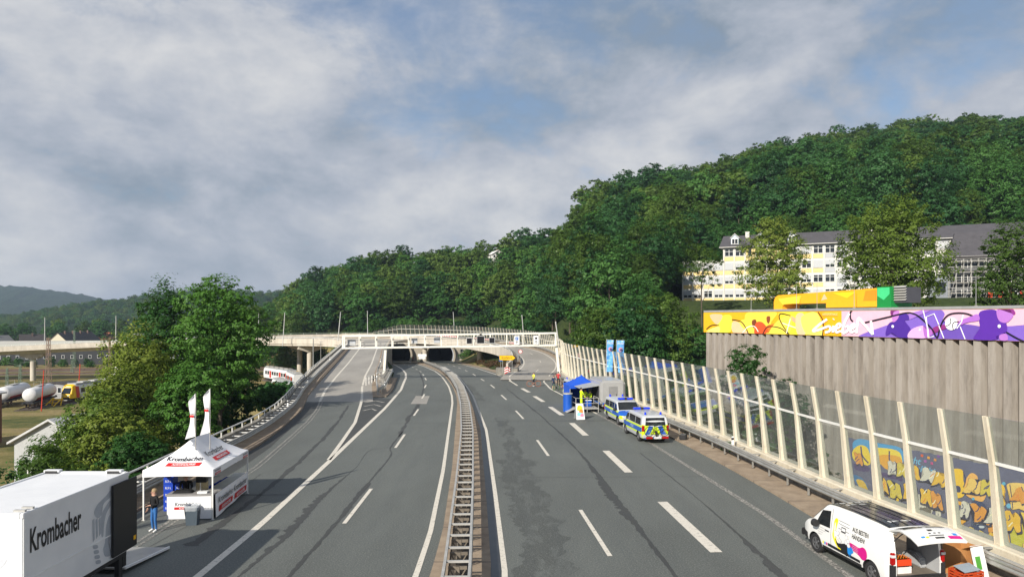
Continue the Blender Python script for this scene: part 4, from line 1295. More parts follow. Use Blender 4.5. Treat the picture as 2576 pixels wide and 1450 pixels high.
for cx_, cy_, rr in ((1295, 447, 13), (1570, 480, 11), (2370, 445, 16)):
    mp('paint_badge', [(cx_ + rr * math.cos(a), cy_ + rr * 1.1 * math.sin(a)) for a in np.linspace(0, 5.7, 12)], 'ffffff')
for pts in ([(632, 376), (560, 425), (490, 492), (560, 478), (640, 448), (668, 460), (655, 495), (612, 508)], [(700, 440), (690, 475), (692, 508)], [(697, 378), (702, 372)], [(722, 475), (765, 448), (762, 420), (735, 430), (718, 470), (728, 505), (772, 492)], [(858, 318), (815, 400), (788, 490), (802, 514), (842, 488), (850, 450), (815, 452)], [(868, 478), (908, 455), (906, 425), (880, 440), (866, 480), (880, 506), (915, 490)], [(930, 515), (948, 360)], [(948, 360), (1020, 440), (1094, 528)], [(1096, 530), (1076, 392)]):
    stroke('mural_lettering', pts, 23, 'fdfdfd', sm=len(pts) > 3)
s_, z_ = mur((676, 335))
text('mural_lettering', 'KREISSPORTHALLE', M('paint_f6dc9a', hx('f6dc9a'), .5), band, HP(s_ - .1, z_ - .02, LAY[0] + .01), e1, (0, 0, 1), .17, bold=.008, xs=.62, lift=.002)
# lower wall with graffiti, standing just proud of the ribs
gs0 = cc4((520, 520))[0]
gw = MB().prism([HP(gs0, zb0, .30), HP(HLEN, zb0, .30), HP(HLEN, zb0, .0), HP(gs0, zb0, .0)], (0, 0, .62 - zb0)).build('graffiti_wall', M('graffiti_blue_grey', hx('5d5f78'), .8, var=.12, scale=1.5), hall)
LAY[0] = 0.0
GO = .302
def gp(pts, col, k=4): mp('graffiti', smp(pts, k) if k else pts, col, cc4, False, gw, GO)
def gst(pts, w, col): stroke('graffiti', pts, w, col, cc4, True, gw, False, GO)
gp([(585, 560), (640, 530), (760, 560), (905, 590), (915, 690), (780, 650), (620, 640)], '4f9fd0')
gp([(590, 600), (640, 570), (690, 600), (700, 700), (620, 690), (585, 650)], 'f0cf3a'); gp([(705, 600), (790, 590), (900, 620), (910, 730), (830, 740), (760, 690), (715, 700)], 'f2d445')
gp([(760, 640), (900, 650), (905, 740), (800, 725)], 'e9a835')
for pts in ([(640, 580), (650, 640), (690, 690)], [(740, 600), (730, 650), (770, 720)], [(830, 610), (835, 680), (890, 740)]): gst(pts, 9, '47406b')
gp([(600, 690), (690, 710), (690, 745), (610, 735)], '4a3d6c'); gp([(715, 745), (900, 770), (915, 810), (880, 800), (730, 765)], '4a3d6c')
gp([(590, 770), (650, 790), (690, 860), (620, 840)], '3f74a0'); gp([(610, 800), (660, 810), (690, 880), (640, 860)], 'd9b23a')
gp([(745, 810), (800, 825), (820, 900), (760, 890)], 'e2b33c'); gp([(830, 830), (890, 830), (893, 940), (860, 950), (820, 900)], 'f0c63e'); gst([(800, 830), (815, 870), (850, 900)], 8, '3a63a0')
for tx, cpt, sz in (('Echt', (985, 690), .40), ('vielfältig', (1062, 752), .38)):
    s_, z_ = cc4(cpt)
    text('graffiti_lettering', tx, M('paint_6fb6d8', hx('6fb6d8'), .7), gw, HP(s_, z_, GO + LAY[0] + .01), e1, Vector((0, 0, 1)) - e1 * 0, sz, shear=.3, bold=.012, lift=.002)
for k_, cl in enumerate(('e0603a', 'b060a8', 'e8a030', 'c04a80', 'd88a3a', '7a4a9a')):
    x_ = 1040 + 22 * k_; y_ = 630 + (k_ * 37) % 60
    gp([(x_, y_), (x_ + 17, y_ + 3), (x_ + 17, y_ + 20), (x_, y_ + 17)], cl, 0)
q = random.Random(5)
for k_ in range(26):
    x_ = q.uniform(985, 1165); y_ = q.uniform(800, 900) + (x_ - 985) * .62
    gst([(x_, y_), (x_ + q.uniform(-20, 24), y_ + q.uniform(20, 34)), (x_ + q.uniform(-26, 26), y_ + q.uniform(45, 75)), (x_ + q.uniform(-10, 30), y_ + q.uniform(70, 100))], q.uniform(10, 15), 'd8d2c0')
gp([(1030, 990), (1100, 985), (1110, 1020), (1040, 1020)], '6d675a')
gp([(1240, 740), (1280, 725), (1325, 740), (1325, 800), (1345, 850), (1330, 905), (1285, 920), (1255, 880), (1265, 810)], 'f2c332'); gp([(1275, 840), (1305, 845), (1308, 880), (1280, 878)], '333a5e')
gp([(1345, 800), (1380, 755), (1420, 775), (1430, 830), (1480, 870), (1460, 940), (1400, 930), (1340, 890)], 'f3b55e'); gp([(1360, 850), (1390, 855), (1392, 880), (1362, 878)], '3b4068'); gp([(1410, 870), (1450, 872), (1452, 890), (1412, 890)], '3b4068')
gp([(1245, 945), (1290, 940), (1350, 960), (1372, 1010), (1350, 1070), (1300, 1095), (1262, 1060)], 'efaf3c'); gp([(1262, 970), (1310, 968), (1342, 1010), (1325, 1060), (1285, 1060), (1270, 1015)], '55587c')
gp([(1380, 945), (1470, 960), (1490, 1080), (1440, 1150), (1380, 1100), (1390, 1020)], '2c3f66')
for cx_, cy_ in ((1400, 1025), (1440, 1035), (1415, 1085), (1450, 1110)): gp([(cx_ - 16, cy_ - 6), (cx_ + 16, cy_ - 4), (cx_ + 14, cy_ + 8), (cx_ - 12, cy_ + 8)], 'cfd6da')
for cx_, cy_, rr, cl in ((1248, 800, 14, 'c9d040'), (1462, 830, 13, 'b9c83c'), (1468, 888, 12, 'c9d040'), (1265, 895, 11, '5fb0d0'), (1598, 825, 13, '5fb0d0'), (1632, 972, 17, '66b6d6'), (1395, 925, 10, '5fb0d0')):
    gp([(cx_ + rr * math.cos(a), cy_ + rr * math.sin(a)) for a in np.linspace(0, 5.5, 9)], cl, 0)
gp([(1540, 850), (1590, 830), (1610, 880), (1590, 920), (1610, 960), (1570, 990), (1540, 950), (1565, 910)], 'f2c23a'); gp([(1620, 830), (1702, 820), (1760, 850), (1760, 1000), (1700, 990), (1650, 990), (1640, 900)], 'f0c86a')
gp([(1680, 880), (1702, 880), (1702, 905), (1680, 905)], '3b4068'); gp([(1500, 1080), (1580, 1070), (1620, 1150), (1590, 1210), (1510, 1180)], 'e39a3c'); gp([(1620, 1060), (1702, 1040), (1780, 1100), (1760, 1280), (1660, 1240), (1640, 1150)], 'c9c23a'); gp([(1560, 1120), (1610, 1110), (1640, 1230), (1580, 1230)], 'e8a83e')
gp([(1250, 1100), (1330, 1120), (1440, 1170), (1440, 1200), (1320, 1160), (1255, 1125)], 'c8bb3a')
for pts in ([(1330, 745), (1345, 800), (1330, 850)], [(1560, 850), (1590, 900), (1620, 950)], [(1640, 830), (1650, 900), (1660, 990)]): gst(pts, 6, '3a3a5c')
# more pieces of the painted wall: rows of letters with outline, fill and highlight
q = random.Random(31)
idf = lambda c_: c_
for row, (za_, hh) in enumerate(((-.15, .95), (-1.45, 1.1), (-2.75, 1.2))):
    s_ = gs0 + 1.0 + q.uniform(0, .6)
    while s_ < HLEN - 12:
        w_ = q.uniform(.55, 1.05)
        if q.random() < .30: s_ += w_; continue
        cx_, cz_ = s_ + w_ / 2, za_ - hh / 2 + q.uniform(-.15, .15)
        sl = q.uniform(-.15, .25) * hh
        pts = [(cx_ + a * w_ * .5 * q.uniform(.85, 1.1) + b * sl, cz_ + b * hh * .46 * q.uniform(.8, 1.1)) for a, b in ((-1, -1), (-.2, -.9), (.1, -.45), (.5, -1), (1, -.8), (.85, -.1), (1, .7), (.4, 1), (.15, .45), (-.3, 1), (-1, .8), (-.8, 0))]
        c1_ = q.choice(('e9b93a', 'f0cc4a', 'e39a3c', 'efc76a', 'd9c24a', 'e9b93a', '5fa6cc', 'd8d2c0'))
        mp('graffiti', [(cx_ + (a - cx_) * 1.16 + .03, cz_ + (b - cz_) * 1.14 - .03) for a, b in pts], '2e3252', idf, False, gw, GO)
        mp('graffiti', smp(pts, 2), c1_, idf, False, gw, GO)
        for k_ in range(2):
            x_ = cx_ + w_ * q.uniform(-.3, .3); z_ = cz_ + hh * q.uniform(-.25, .25)
            stroke('graffiti', [(x_ - .12, z_ - hh * .12), (x_, z_ + q.uniform(-.05, .05)), (x_ + q.uniform(-.1, .16), z_ + hh * .15)], .05, q.choice(('47406b', '3b4068', 'e58a3a', 'fbf2c8')), idf, True, gw, False, GO)
        s_ += w_ * q.uniform(.85, 1.25)
# roof duct, painted orange with a green end and louvres
du = thing('roof_duct', 'long orange painted ventilation duct with green end on the hall roof', 'duct')
ORG = M('duct_orange', hx('f5a81c'), .45, var=.05)
def HPd(s, z, off): return HP(s, z, off)
sa, za = HS(1968, 752, -4.0); sb, zb_ = HS(2232, 722, -4.0); sc_, _ = HS(2268, 722, -4.0); sd_, _ = HS(2296, 722, -4.0)
zt0, zt1 = HS(1990, 742, -4)[1], HS(2240, 724, -4)[1]
za0 = 9.75
m = MB()
pro = [(sa, 9.25), (sa, zt0 - .5), (sa + .15, zt0 - .15), (sa + .5, zt0), (sb, zt1), (sb, za0), (sa + 1.2, za0), (sa + .95, 9.6), (sa + .95, 9.25)]
m.prism([HP(s, z, -3.1) for s, z in pro], n1 * -1.8); m.build('duct', ORG, du)
m = MB(); m.prism([HP(s, z, -3.05) for s, z in ((lerp(sa, sb, .55), za0 - .35), (sb, za0 - .35), (sb, za0 + .02), (lerp(sa, sb, .55), za0 + .02))], n1 * -1.9); m.build('support', ORG, du)
m = MB(); m.prism([HP(s, z, -3.0) for s, z in ((sb, za0 - .45), (sc_, za0 - .45), (sc_, zt1 + .06), (sb, zt1 + .06))], n1 * -2.0); m.build('end_box', M('duct_green', hx('10803a'), .45), du)
LAY[0] = 0
for off_, cl, pts in ((-2.99, '3fc07a', [(sb + .05, zt1), (sc_ - .1, zt1), (sc_ - .1, zt1 - .45), (lerp(sb, sc_, .5), zt1 - .85), (sb + .05, zt1 - .55)]), (-3.09, 'ffcf3a', [(lerp(sa, sb, .05), zt0 - .3), (lerp(sa, sb, .3), zt0 - .1), (lerp(sa, sb, .28), zt0 - .7), (lerp(sa, sb, .1), zt0 - .75)]), (-3.09, 'f7b890', [(lerp(sa, sb, .5), za0 + .2), (lerp(sa, sb, .53), za0 + .7), (lerp(sa, sb, .56), za0 + .3)]), (-3.09, 'ee8a1c', [(lerp(sa, sb, .88), za0 + .1), (sb - .02, za0 + .1), (sb - .02, zt1 - .1), (lerp(sa, sb, .9), zt1 - .15)]), (-3.09, 'ffc61e', [(lerp(sa, sb, .6), zt1 - .2), (lerp(sa, sb, .82), zt1 - .2), (lerp(sa, sb, .74), za0 + .3)])):
    m = MB(); m.poly([HP(s, z, off_ + .012) for s, z in pts]); m.build('paint_shape', M('paint_' + cl, hx(cl), .5, var=.05), du, fix=False)
m = MB(); m.prism([HP(s, z, -3.3) for s, z in ((sc_ + .01, za0 - .1), (sd_, za0 - .1), (sd_, zt1), (sc_ + .01, zt1))], n1 * -1.5); m.build('louvre_box', M('louvre_dark', (.06, .06, .07), .5), du)
for k in range(6):
    z = lerp(za0 + .05, zt1 - .03, k / 5)
    m = MB(); m.prism([HP(sc_ + .02, z, -3.18), HP(sd_ + .08, z, -3.18), HP(sd_ + .08, z + .12, -3.32), HP(sc_ + .02, z + .12, -3.32)], n1 * -.04); m.build('louvre', GALW, du)
# lightning rods on the roof
for s, od in zip((3.2, 8.2, 10.2, 13.5, 22), ORD):
    o = thing('lightning_rod', od + ' thin lightning rod from the yellow corner of the hall roof', 'rod', HP(s, 9.26, -2), group='lightning rods on the hall roof')
    MB().cyl((0, 0, 0), (0, 0, 1.9), .022, .014, 6).build('rod', GAL, o); MB().cyl((0, 0, 0), (0, 0, .1), .12, .1, 8).build('foot', CONC, o)
# ================================================================ school on the terrace
e2 = Vector((.907, -.4215, 0)).normalized(); n2_ = Vector((-.4215, -.907, 0)).normalized()
S0 = Vector((42.3, 170.3, 0))
def SP(s, z, off=0.0):
    q = S0 + e2 * s + n2_ * off
    return Vector((q.x, q.y, z))
SROT = math.atan2(e2.y, e2.x)
WW = M('school_white', (.62, .60, .55), .7, var=.1); YW = M('school_yellow', hx('d9c184'), .7, var=.08); GYW = M('school_grey', (.42, .43, .45), .7, var=.1)
SLATE = M('slate_roof', (.075, .07, .075), .6, var=.25, scale=1.0)
PANE = M('window_pane', (.02, .025, .03), .08, 0, .3, spec=.6)
SHUT = M('roller_shutter', (.46, .47, .48), .6, var=.06)
FRAME = M('window_frame_white', (.78, .78, .76), .45)
school = thing('school_building', 'long white and yellow school building with dark tiled roof above the trees', 'building')
bay, nbay, fl = 2.45, 36, 3.28
zF = 12.5
m = MB(); m.prism([SP(0, zF - 2, 0), SP(bay * nbay, zF - 2, 0), SP(bay * nbay, zF - 2, -13), SP(0, zF - 2, -13)], (0, 0, 2 + 3 * fl + .3)); m.build('wall', WW, school)
m = MB(); m.prism([SP(bay * 4, zF + 3 * fl + .3, -.0), SP(bay * nbay, zF + 3 * fl + .3, 0), SP(bay * nbay, zF + 3 * fl + .3, -13), SP(bay * 4, zF + 3 * fl + .3, -13)], (0, 0, fl - .4)); m.build('wall', WW, school)
m = MB()
zE = zF + 4 * fl - .1
m.prism([SP(bay * 3.6, zE, .7), SP(bay * 3.6, zE + .25, .75), SP(bay * 3.6, zE + 3.6, -6.5), SP(bay * 3.6, zE, -13.7)], e2 * (bay * (nbay - 3.6) + .6)); roof = m.build('roof', SLATE, school)
m = MB(); m.bar(SP(bay * 3.6, zE + .1, .82), SP(bay * nbay, zE + .1, .82), .16, .16); m.build('gutter', GALW, school)
pil = None
for k in range(nbay + 1):
    h = 3 * fl + .2 if k < 4 else 4 * fl - .2
    m = MB(); m.prism([(-.14, 0, -1), (.14, 0, -1), (.14, -.22, -1), (-.14, -.22, -1)], (0, 0, h + 1)); o = m.build('pilaster', WW, school); o.location = SP(k * bay, zF, 0); o.rotation_euler = (0, 0, SROT)
wf = wp = ws = {}
fr_me = pn_me = None
qr = random.Random(11)
def frame_mesh():
    m = MB(); w, h = 1.02, 1.72
    for a in ((-w, w, 0, .09), (-w, w, h - .09, h), (-w, -w + .09, .09, h - .09), (w - .09, w, .09, h - .09), (-.05, .05, .09, h - .09)):
        m.box(a[0], a[1], -.10, 0, a[2], a[3])
    for a in ((-w + .09, -.05), (.05, w - .09)): m.box(a[0], a[1], -.09, 0, h * .66, h * .66 + .07)
    return m
sh_me = {}
for f_ in range(4):
    for k in range(nbay):
        if f_ == 3 and k < 4: continue
        base = SP((k + .5) * bay, zF + f_ * fl + 1.12, .02)
        yel = k < 13
        m = MB(); m.prism([(-bay / 2 + .16, -.005, 0), (bay / 2 - .16, -.005, 0), (bay / 2 - .16, -.06, 0), (-bay / 2 + .16, -.06, 0)], (0, 0, .95))
        o = m.build('spandrel', YW if yel else (GYW if (k * 7 + f_ * 3) % 5 < 3 else WW), school); o.location = SP((k + .5) * bay, zF + f_ * fl + .04, 0); o.rotation_euler = (0, 0, SROT)
        if f_ == 3 and 6 <= k <= 9:
            m = MB(); m.box(-bay / 2 + .15, bay / 2 - .15, -.02, 0, 0, 1.75); o = m.build('loggia_panel', YW, school); o.location = base; o.rotation_euler = (0, 0, SROT)
            m = MB(); m.box(-bay / 2 + .15, bay / 2 - .15, -.3, -.24, .0, .05); m.box(-.5, .2, -.05, -.02, .0, 1.6); o = m.build('loggia_window', PANE, school); o.location = base; o.rotation_euler = (0, 0, SROT)
            continue
        if fr_me is None:
            w_ = frame_mesh().build('window', FRAME, school); fr_me = w_.data
            pn = MB().box(-.96, .96, -.05, -.03, .05, 1.67).build('pane', PANE, w_); pn_me = pn.data
        else:
            w_ = link('window', fr_me, school); pn = link('pane', pn_me, w_)
        w_.location = base; w_.rotation_euler = (0, 0, SROT)
        r_ = qr.random()
        lv = 1.0 if r_ < .28 else (.62 if r_ < .6 else 0)
        if k < 4 and f_ > 0: lv = 1.0
        if lv:
            if lv not in sh_me:
                s_o = MB().box(-1.0, 1.0, -.135, -.105, 1.72 * (1 - lv) + .02, 1.74).build('shutter', SHUT, w_); sh_me[lv] = s_o.data
            else: link('shutter', sh_me[lv], w_)
# dormers, chimneys and skylights on the school roof
for s in (bay * 5.0, bay * 7.4, bay * 10.2):
    m = MB(); h = 1.5
    m.prism([(-.9, -.2, 0), (.9, -.2, 0), (.9, -.2, h), (0, -.2, h + .9), (-.9, -.2, h)], (0, 2.8, 0)); o = m.build('dormer', M('dormer_zinc', (.30, .36, .42), .5, .3), roof); o.location = SP(s, zE + .85, -.9); o.rotation_euler = (0, 0, SROT)
    m = MB(); m.prism([(-1.1, -.35, h - .1), (0, -.35, h + 1.05), (1.1, -.35, h - .1), (1.1, -.35, h + .05), (0, -.35, h + 1.2), (-1.1, -.35, h + .05)], (0, 3.0, 0)); o = m.build('dormer_roof', GALW, roof); o.location = SP(s, zE + .85, -.9); o.rotation_euler = (0, 0, SROT)
    m = MB(); m.box(-.75, .75, -.26, -.2, .1, 1.4); m.prism([(-.62, -.26, 1.4), (.62, -.26, 1.4), (0, -.26, 2.05)], (0, .06, 0)); o = m.build('dormer_front', FRAME, roof); o.location = SP(s, zE + .85, -.9); o.rotation_euler = (0, 0, SROT)
    m = MB(); m.box(-.62, -.06, -.28, -.262, .2, 1.3); m.box(.06, .62, -.28, -.262, .2, 1.3); o = m.build('dormer_pane', PANE, roof); o.location = SP(s, zE + .85, -.9); o.rotation_euler = (0, 0, SROT)
for s, d_ in ((bay * 6, -5.2), (bay * 17, -5.0)):
    m = MB(); m.box(-.45, .45, -.45, .45, 0, 1.5); m.box(-.5, .5, -.5, .5, 1.5, 1.65); o = m.build('chimney', WW, roof); o.location = SP(s, zE + 2.6, d_); o.rotation_euler = (0, 0, SROT)
sl_ = math.atan2(3.35, 7.25)
for s in (bay * 16.2, bay * 17.8, bay * 24):
    m = MB(); m.box(-.8, .8, -.06, .06, -.45, .45); o = m.build('skylight', M('skylight_glass', (.20, .26, .30), .1), roof); o.location = SP(s, zE + .3 + 2.2 * .462, -1.75); o.rotation_euler = (-(math.pi / 2 - sl_), 0, SROT)
# dark annex with steep roof, and its scaffold
an = thing('annex_building', 'dark grey school annex with steep tiled roof behind scaffolding', 'building')
DG = M('annex_dark_grey', (.075, .08, .09), .7, var=.1)
as0, as1, ad = bay * 22.6, bay * 36, 9.0
m = MB(); m.prism([SP(as0, zF - 3, ad), SP(as1, zF - 3, ad), SP(as1, zF - 3, .3), SP(as0, zF - 3, .3)], (0, 0, 3 + 2.55 * fl)); m.build('wall', DG, an)
m = MB(); zA = zF + 2.55 * fl
m.prism([SP(as0 - .7, zA - .15, ad + .7), SP(as0 - .7, zA + .1, ad + .75), SP(as0 + 1.6, zA + 5.6, 1.4), SP(as0 + 1.6, zA + 5.6, -3), SP(as0 - .7, zA - .15, -3)], e2 * (as1 - as0 + 2)); m.build('roof', SLATE, an)
for f_ in range(3):
    for k in range(11):
        w_ = link('window', fr_me, an); link('pane', pn_me, w_)
        w_.location = SP(as0 + 1.7 + k * 2.75, zF + f_ * 2.9 + .3, ad + .03); w_.rotation_euler = (0, 0, SROT)
        w_.scale = (1.05, 1, .95)
m = MB(); m.prism([SP(as0 - 3.6, zF - 2, ad - 1), SP(as0 - .05, zF - 2, ad - 1), SP(as0 - .05, zF - 2, 4), SP(as0 - 3.6, zF - 2, 4)], (0, 0, 6.6)); m.build('porch', M('porch_grey', (.20, .22, .25), .6), an)
m = MB(); m.prism([SP(as0 - 2.6, zF + 1.4, ad - .98), SP(as0 - .9, zF + 1.4, ad - .98), SP(as0 - .9, zF + 3.4, ad - .98), SP(as0 - 2.6, zF + 3.4, ad - .98)], n2_ * .05); m.build('porch_window', PANE, an)
sc1 = thing('scaffold', 'grey tubular scaffold with plank decks before the dark annex wall', 'scaffold')
for k in range(9):
    for off_ in (ad + .5, ad + 1.4):
        MB().cyl(SP(as0 - .6 + k * 1.25, zF - 2.8, off_), SP(as0 - .6 + k * 1.25, zF + 8.0, off_), .05, n=6).build('standard', GALW, sc1)
for lv in range(5):
    z = zF - 1.0 + lv * 2.1
    for off_ in (ad + .5, ad + 1.4):
        for dz in (0, .55, 1.05): MB().cyl(SP(as0 - .8, z + dz, off_), SP(as0 + 9.6, z + dz, off_), .035, n=5).build('ledger', GALW, sc1)
    m = MB(); m.prism([SP(as0 - .6, z + .02, ad + .55), SP(as0 + 9.4, z + .02, ad + .55), SP(as0 + 9.4, z + .02, ad + 1.35), SP(as0 - .6, z + .02, ad + 1.35)], (0, 0, .05)); m.build('plank', M('scaffold_plank', (.42, .36, .27), .8), sc1)
for k in range(0, 8, 2): MB().cyl(SP(as0 - .6 + k * 1.25, zF - 1, ad + 1.46), SP(as0 + .65 + k * 1.25, zF + 5.3, ad + 1.46), .03, n=5).build('brace', GALW, sc1)
for k in range(4):
    o = thing('safety_sheet', ORD[k] + ' bright red sheet from the porch along the annex scaffold', 'sheet', SP(as0 + 6.2 + k * 1.7, zF - .6, ad + 1.6), group='red sheets by the annex')
    o.rotation_euler = (0, 0, SROT)
    MB().prism([(-.35, 0, 0), (.35, 0, 0), (.42, 0, 1.9), (-.3, 0, 2.1)], (0, .05, 0)).build('sheet', M('red_sheet', hx('c8391f'), .6), o)
m = MB(); m.prism([SP(bay * 22, zF - 2.2, ad + 4), SP(bay * 33, zF - 2.2, ad + 4), SP(bay * 33, zF - 2.2, ad + 3.6), SP(bay * 22, zF - 2.2, ad + 3.6)], (0, 0, 2.0))
tag(m.build('garden_wall', M('sandstone_wall', (.42, .36, .27), .9, var=.3)), 'low sandstone wall behind the louvred end of the roof duct', 'wall')
# ================================================================ houses
def house(lab, x, y, z, rz, w, l, h, rh, wall, rf, nwin=(3, 2), name='house', chim=1, cat='house', group=None):
    o = thing(name, lab, cat, (x, y, z), rz, group)
    m = MB(); m.prism([(-w / 2, -l / 2, 0), (w / 2, -l / 2, 0), (w / 2, -l / 2, h), (0, -l / 2, h + rh), (-w / 2, -l / 2, h)], (0, l, 0)); m.build('wall', wall, o)
    ov, th = .45, .22
    k = rh / (w / 2)
    for s in (-1, 1):
        m = MB(); m.prism([(s * (w / 2 + ov), -l / 2 - ov, h - ov * k), (s * (w / 2 + ov), -l / 2 - ov, h - ov * k + th), (0, -l / 2 - ov, h + rh + th), (0, -l / 2 - ov, h + rh + .01)], (0, l + 2 * ov, 0)); r_ = m.build('roof', rf, o)
    for c_ in range(chim):
        m = MB(); m.box(-.4 + .9, .4 + .9, -l / 2 + (c_ + .7) * l / (chim + .4) - .35, -l / 2 + (c_ + .7) * l / (chim + .4) + .35, h + rh - 1.2, h + rh + 1.0); m.build('chimney', M('chimney_brick', (.14, .09, .07), .9), r_)
    for side in ('x', 'y'):
        n_ = nwin[0] if side == 'y' else max(2, int(l / 3.2))
        fl_ = nwin[1]
        for i in range(n_):
            for j in range(fl_):
                zc2 = (j + .35) * h / fl_ + .4
                if side == 'y':
                    u = (i + .5) / n_ * w - w / 2
                    a = MB().box(u - .55, u + .55, -l / 2 - .05, -l / 2 - .01, zc2, zc2 + 1.35).build('window', FRAME, o); MB().box(u - .45, u + .45, -l / 2 - .07, -l / 2 - .052, zc2 + .1, zc2 + 1.25).build('pane', PANE, a)
                else:
                    u = (i + .5) / n_ * l - l / 2
                    for s in (-1, 1):
                        xx = s * (w / 2)
                        a = MB().box(min(xx + s * .01, xx + s * .05), max(xx + s * .01, xx + s * .05), u - .55, u + .55, zc2, zc2 + 1.35).build('window', FRAME, o); MB().box(min(xx + s * .052, xx + s * .07), max(xx + s * .052, xx + s * .07), u - .45, u + .45, zc2 + .1, zc2 + 1.25).build('pane', PANE, a)
    return o
CRW = M('render_cream', (.60, .55, .42), .85, var=.06); WHW = M('render_white', (.68, .67, .64), .85, var=.06); DKR = M('dark_tiles', (.045, .038, .036), .75, var=.3, scale=1); RDR = M('red_tiles', (.26, .085, .045), .8, var=.25, scale=1); GRW = M('render_grey', (.30, .30, .30), .85)
BRK = M('red_brick', (.19, .085, .055), .9, var=.3, scale=2); BLW = M('render_pale_blue', (.46, .50, .55), .85, var=.05)
house('long cream gabled house with dark roof and dormers beyond the viaduct', -251, 395, -10, R(4), 14, 34, 4.0, 6.6, CRW, DKR, (3, 1), chim=4)
house('small house with dark blue grey roof beyond the viaduct', -279, 400, -10, R(-50), 10, 12, 4, 5.2, GRW, DKR, (2, 1))
house('small house with red roof among trees beyond the viaduct', -266, 425, -10, R(20), 9, 10, 5, 4.5, WHW, RDR, (2, 1))
house('grey roofed low house at the wood edge beyond the viaduct', -316, 420, -10, R(-20), 12, 16, 4, 4, GRW, M('grey_tiles', (.16, .16, .16), .8), (3, 1))
house('white house with flat pitched roof at far end of viaduct', -300, 385, -10, R(60), 12, 10, 5.5, 2, WHW, DKR, (3, 1))
house('reddish house half hidden behind the cream gabled house', -262, 440, -10, R(70), 9, 13, 5, 4.5, M('render_rose', (.42, .26, .20), .85), RDR, (2, 1))
house('dark tiled house at the end of viaduct beside the leafy tree', -232, 440, -10, R(80), 10, 16, 5, 5, WHW, DKR, (2, 1))
house('white villa among the trees on the hill crest', -8.2, 336, 33, R(20), 6, 9, 6.5, 1.8, WHW, WHW, (3, 2), name='villa')
house('house with orange red roof above the dark school roof', 172, 225, 36, R(-60), 12, 22, 3, 4.5, WHW, RDR, (3, 1))
# sheds by the tracks
def shed(lab, x, y, z, rz, w, l, h, rh, wall, rf, rows=1, name='shed'):
    return house(lab, x, y, z, rz, w, l, h, rh, wall, rf, (4, rows), name, 0, 'building')
BLKW = M('black_timber', (.03, .032, .036), .8, var=.3)
shed('long black railway shed with pale windows below the viaduct', -186, 282, -10, R(-80), 15, 46, 6.0, 3.2, BLKW, M('pale_metal_roof', (.40, .39, .35), .6), 1)
shed('dark low railway shed left of the black shed', -248, 285, -10, R(-84), 14, 50, 6.5, 2.4, BLKW, DKR, 1)
shed('pale blue three storey building beyond the tracks', -152, 300, -10, R(-82), 12, 24, 10.5, 1.4, BLW, GRW, 3)
shed('dark grey building beyond the tracks beside the leafy tree', -133, 305, -10, R(-82), 12, 16, 10, 1.2, M('slate_wall', (.10, .10, .11), .85), GRW, 2)
shed('small white flat building behind the yellow train', -104, 186, -10, R(-22), 6.0, 7, 5.2, .4, WHW, M('white_roof', (.62, .62, .6), .6), 1)
shed('white house with pale verge roof below the bushes', -46.4, 75, -10, R(-6), 8.2, 10, 6.0, 2.2, M('render_shaded_white', (.40, .41, .41), .85), M('pale_roof', (.5, .5, .5), .6), 1)  # white render greyed: the shade on the gable is put into the wall colour
shed('red brick building at the edge of the goods yard', -79.6, 99, -10, R(4), 6.0, 9, 7.4, .8, BRK, M('pale_roof', (.5, .5, .5), .6), 1)
shed('low grey shelter with flat roof behind the tank wagons', -103, 158, -10, R(-14), 8, 4, 3.6, .3, GRW, DKR, 1)
# ================================================================ trees
def foliage(name, c0, c1, c2, trans=.42):
    t = NT(name)
    p = t.pos()
    n = t.noise(p, .55, 4, .6); n2 = t.noise(p, 6.0, 3, .6)
    oi = t.node('ShaderNodeObjectInfo')
    f = t.math('ADD', t.math('MULTIPLY', n, .5), t.math('MULTIPLY', n2, .5))
    f = t.math('ADD', f, t.math('MULTIPLY', t.math('SUBTRACT', oi.outputs['Random'], .5), .34))
    c = t.ramp(f, [(.28, c0), (.5, c1), (.74, c2)])
    d = t.node('ShaderNodeBsdfDiffuse'); tl = t.node('ShaderNodeBsdfTranslucent'); gl = t.node('ShaderNodeBsdfGlossy')
    gl.inputs['Roughness'].default_value = .45
    t.l.new(c, d.inputs[0])
    t.put(t.mix(.5, c, (.10, .16, .02), 'MIX'), tl.inputs[0])
    gl.inputs[0].default_value = (.5, .5, .45, 1)
    m1 = t.node('ShaderNodeMixShader'); m1.inputs[0].default_value = trans
    t.l.new(d.outputs[0], m1.inputs[1]); t.l.new(tl.outputs[0], m1.inputs[2])
    m2 = t.node('ShaderNodeMixShader'); m2.inputs[0].default_value = .02
    t.l.new(m1.outputs[0], m2.inputs[1]); t.l.new(gl.outputs[0], m2.inputs[2])
    t.l.new(m2.outputs[0], t.out.inputs['Surface'])
    MATS[name] = t.m
    return t.m
F_DARK = foliage('leaves_dark', (.020, .066, .022), (.037, .118, .036), (.070, .182, .054))
F_MID = foliage('leaves_mid', (.029, .088, .020), (.057, .162, .036), (.108, .242, .056))
F_BRIGHT = foliage('leaves_bright', (.034, .098, .014), (.070, .185, .028), (.135, .275, .055))
F_LIME = foliage('leaves_yellow', (.080, .130, .016), (.180, .240, .036), (.32, .35, .085))
F_OLIVE = foliage('leaves_olive', (.042, .084, .014), (.085, .155, .026), (.150, .235, .045))
F_SPRING = foliage('leaves_spring', (.070, .125, .015), (.150, .225, .034), (.27, .33, .065))
F_BLUE = foliage('leaves_conifer', (.014, .034, .020), (.028, .058, .034), (.05, .085, .05))
F_DRY = foliage('leaves_dry', (.07, .04, .02), (.13, .075, .045), (.2, .12, .07))
BARK = M('bark', (.085, .066, .048), .95, var=.35, scale=4, bump=.4)
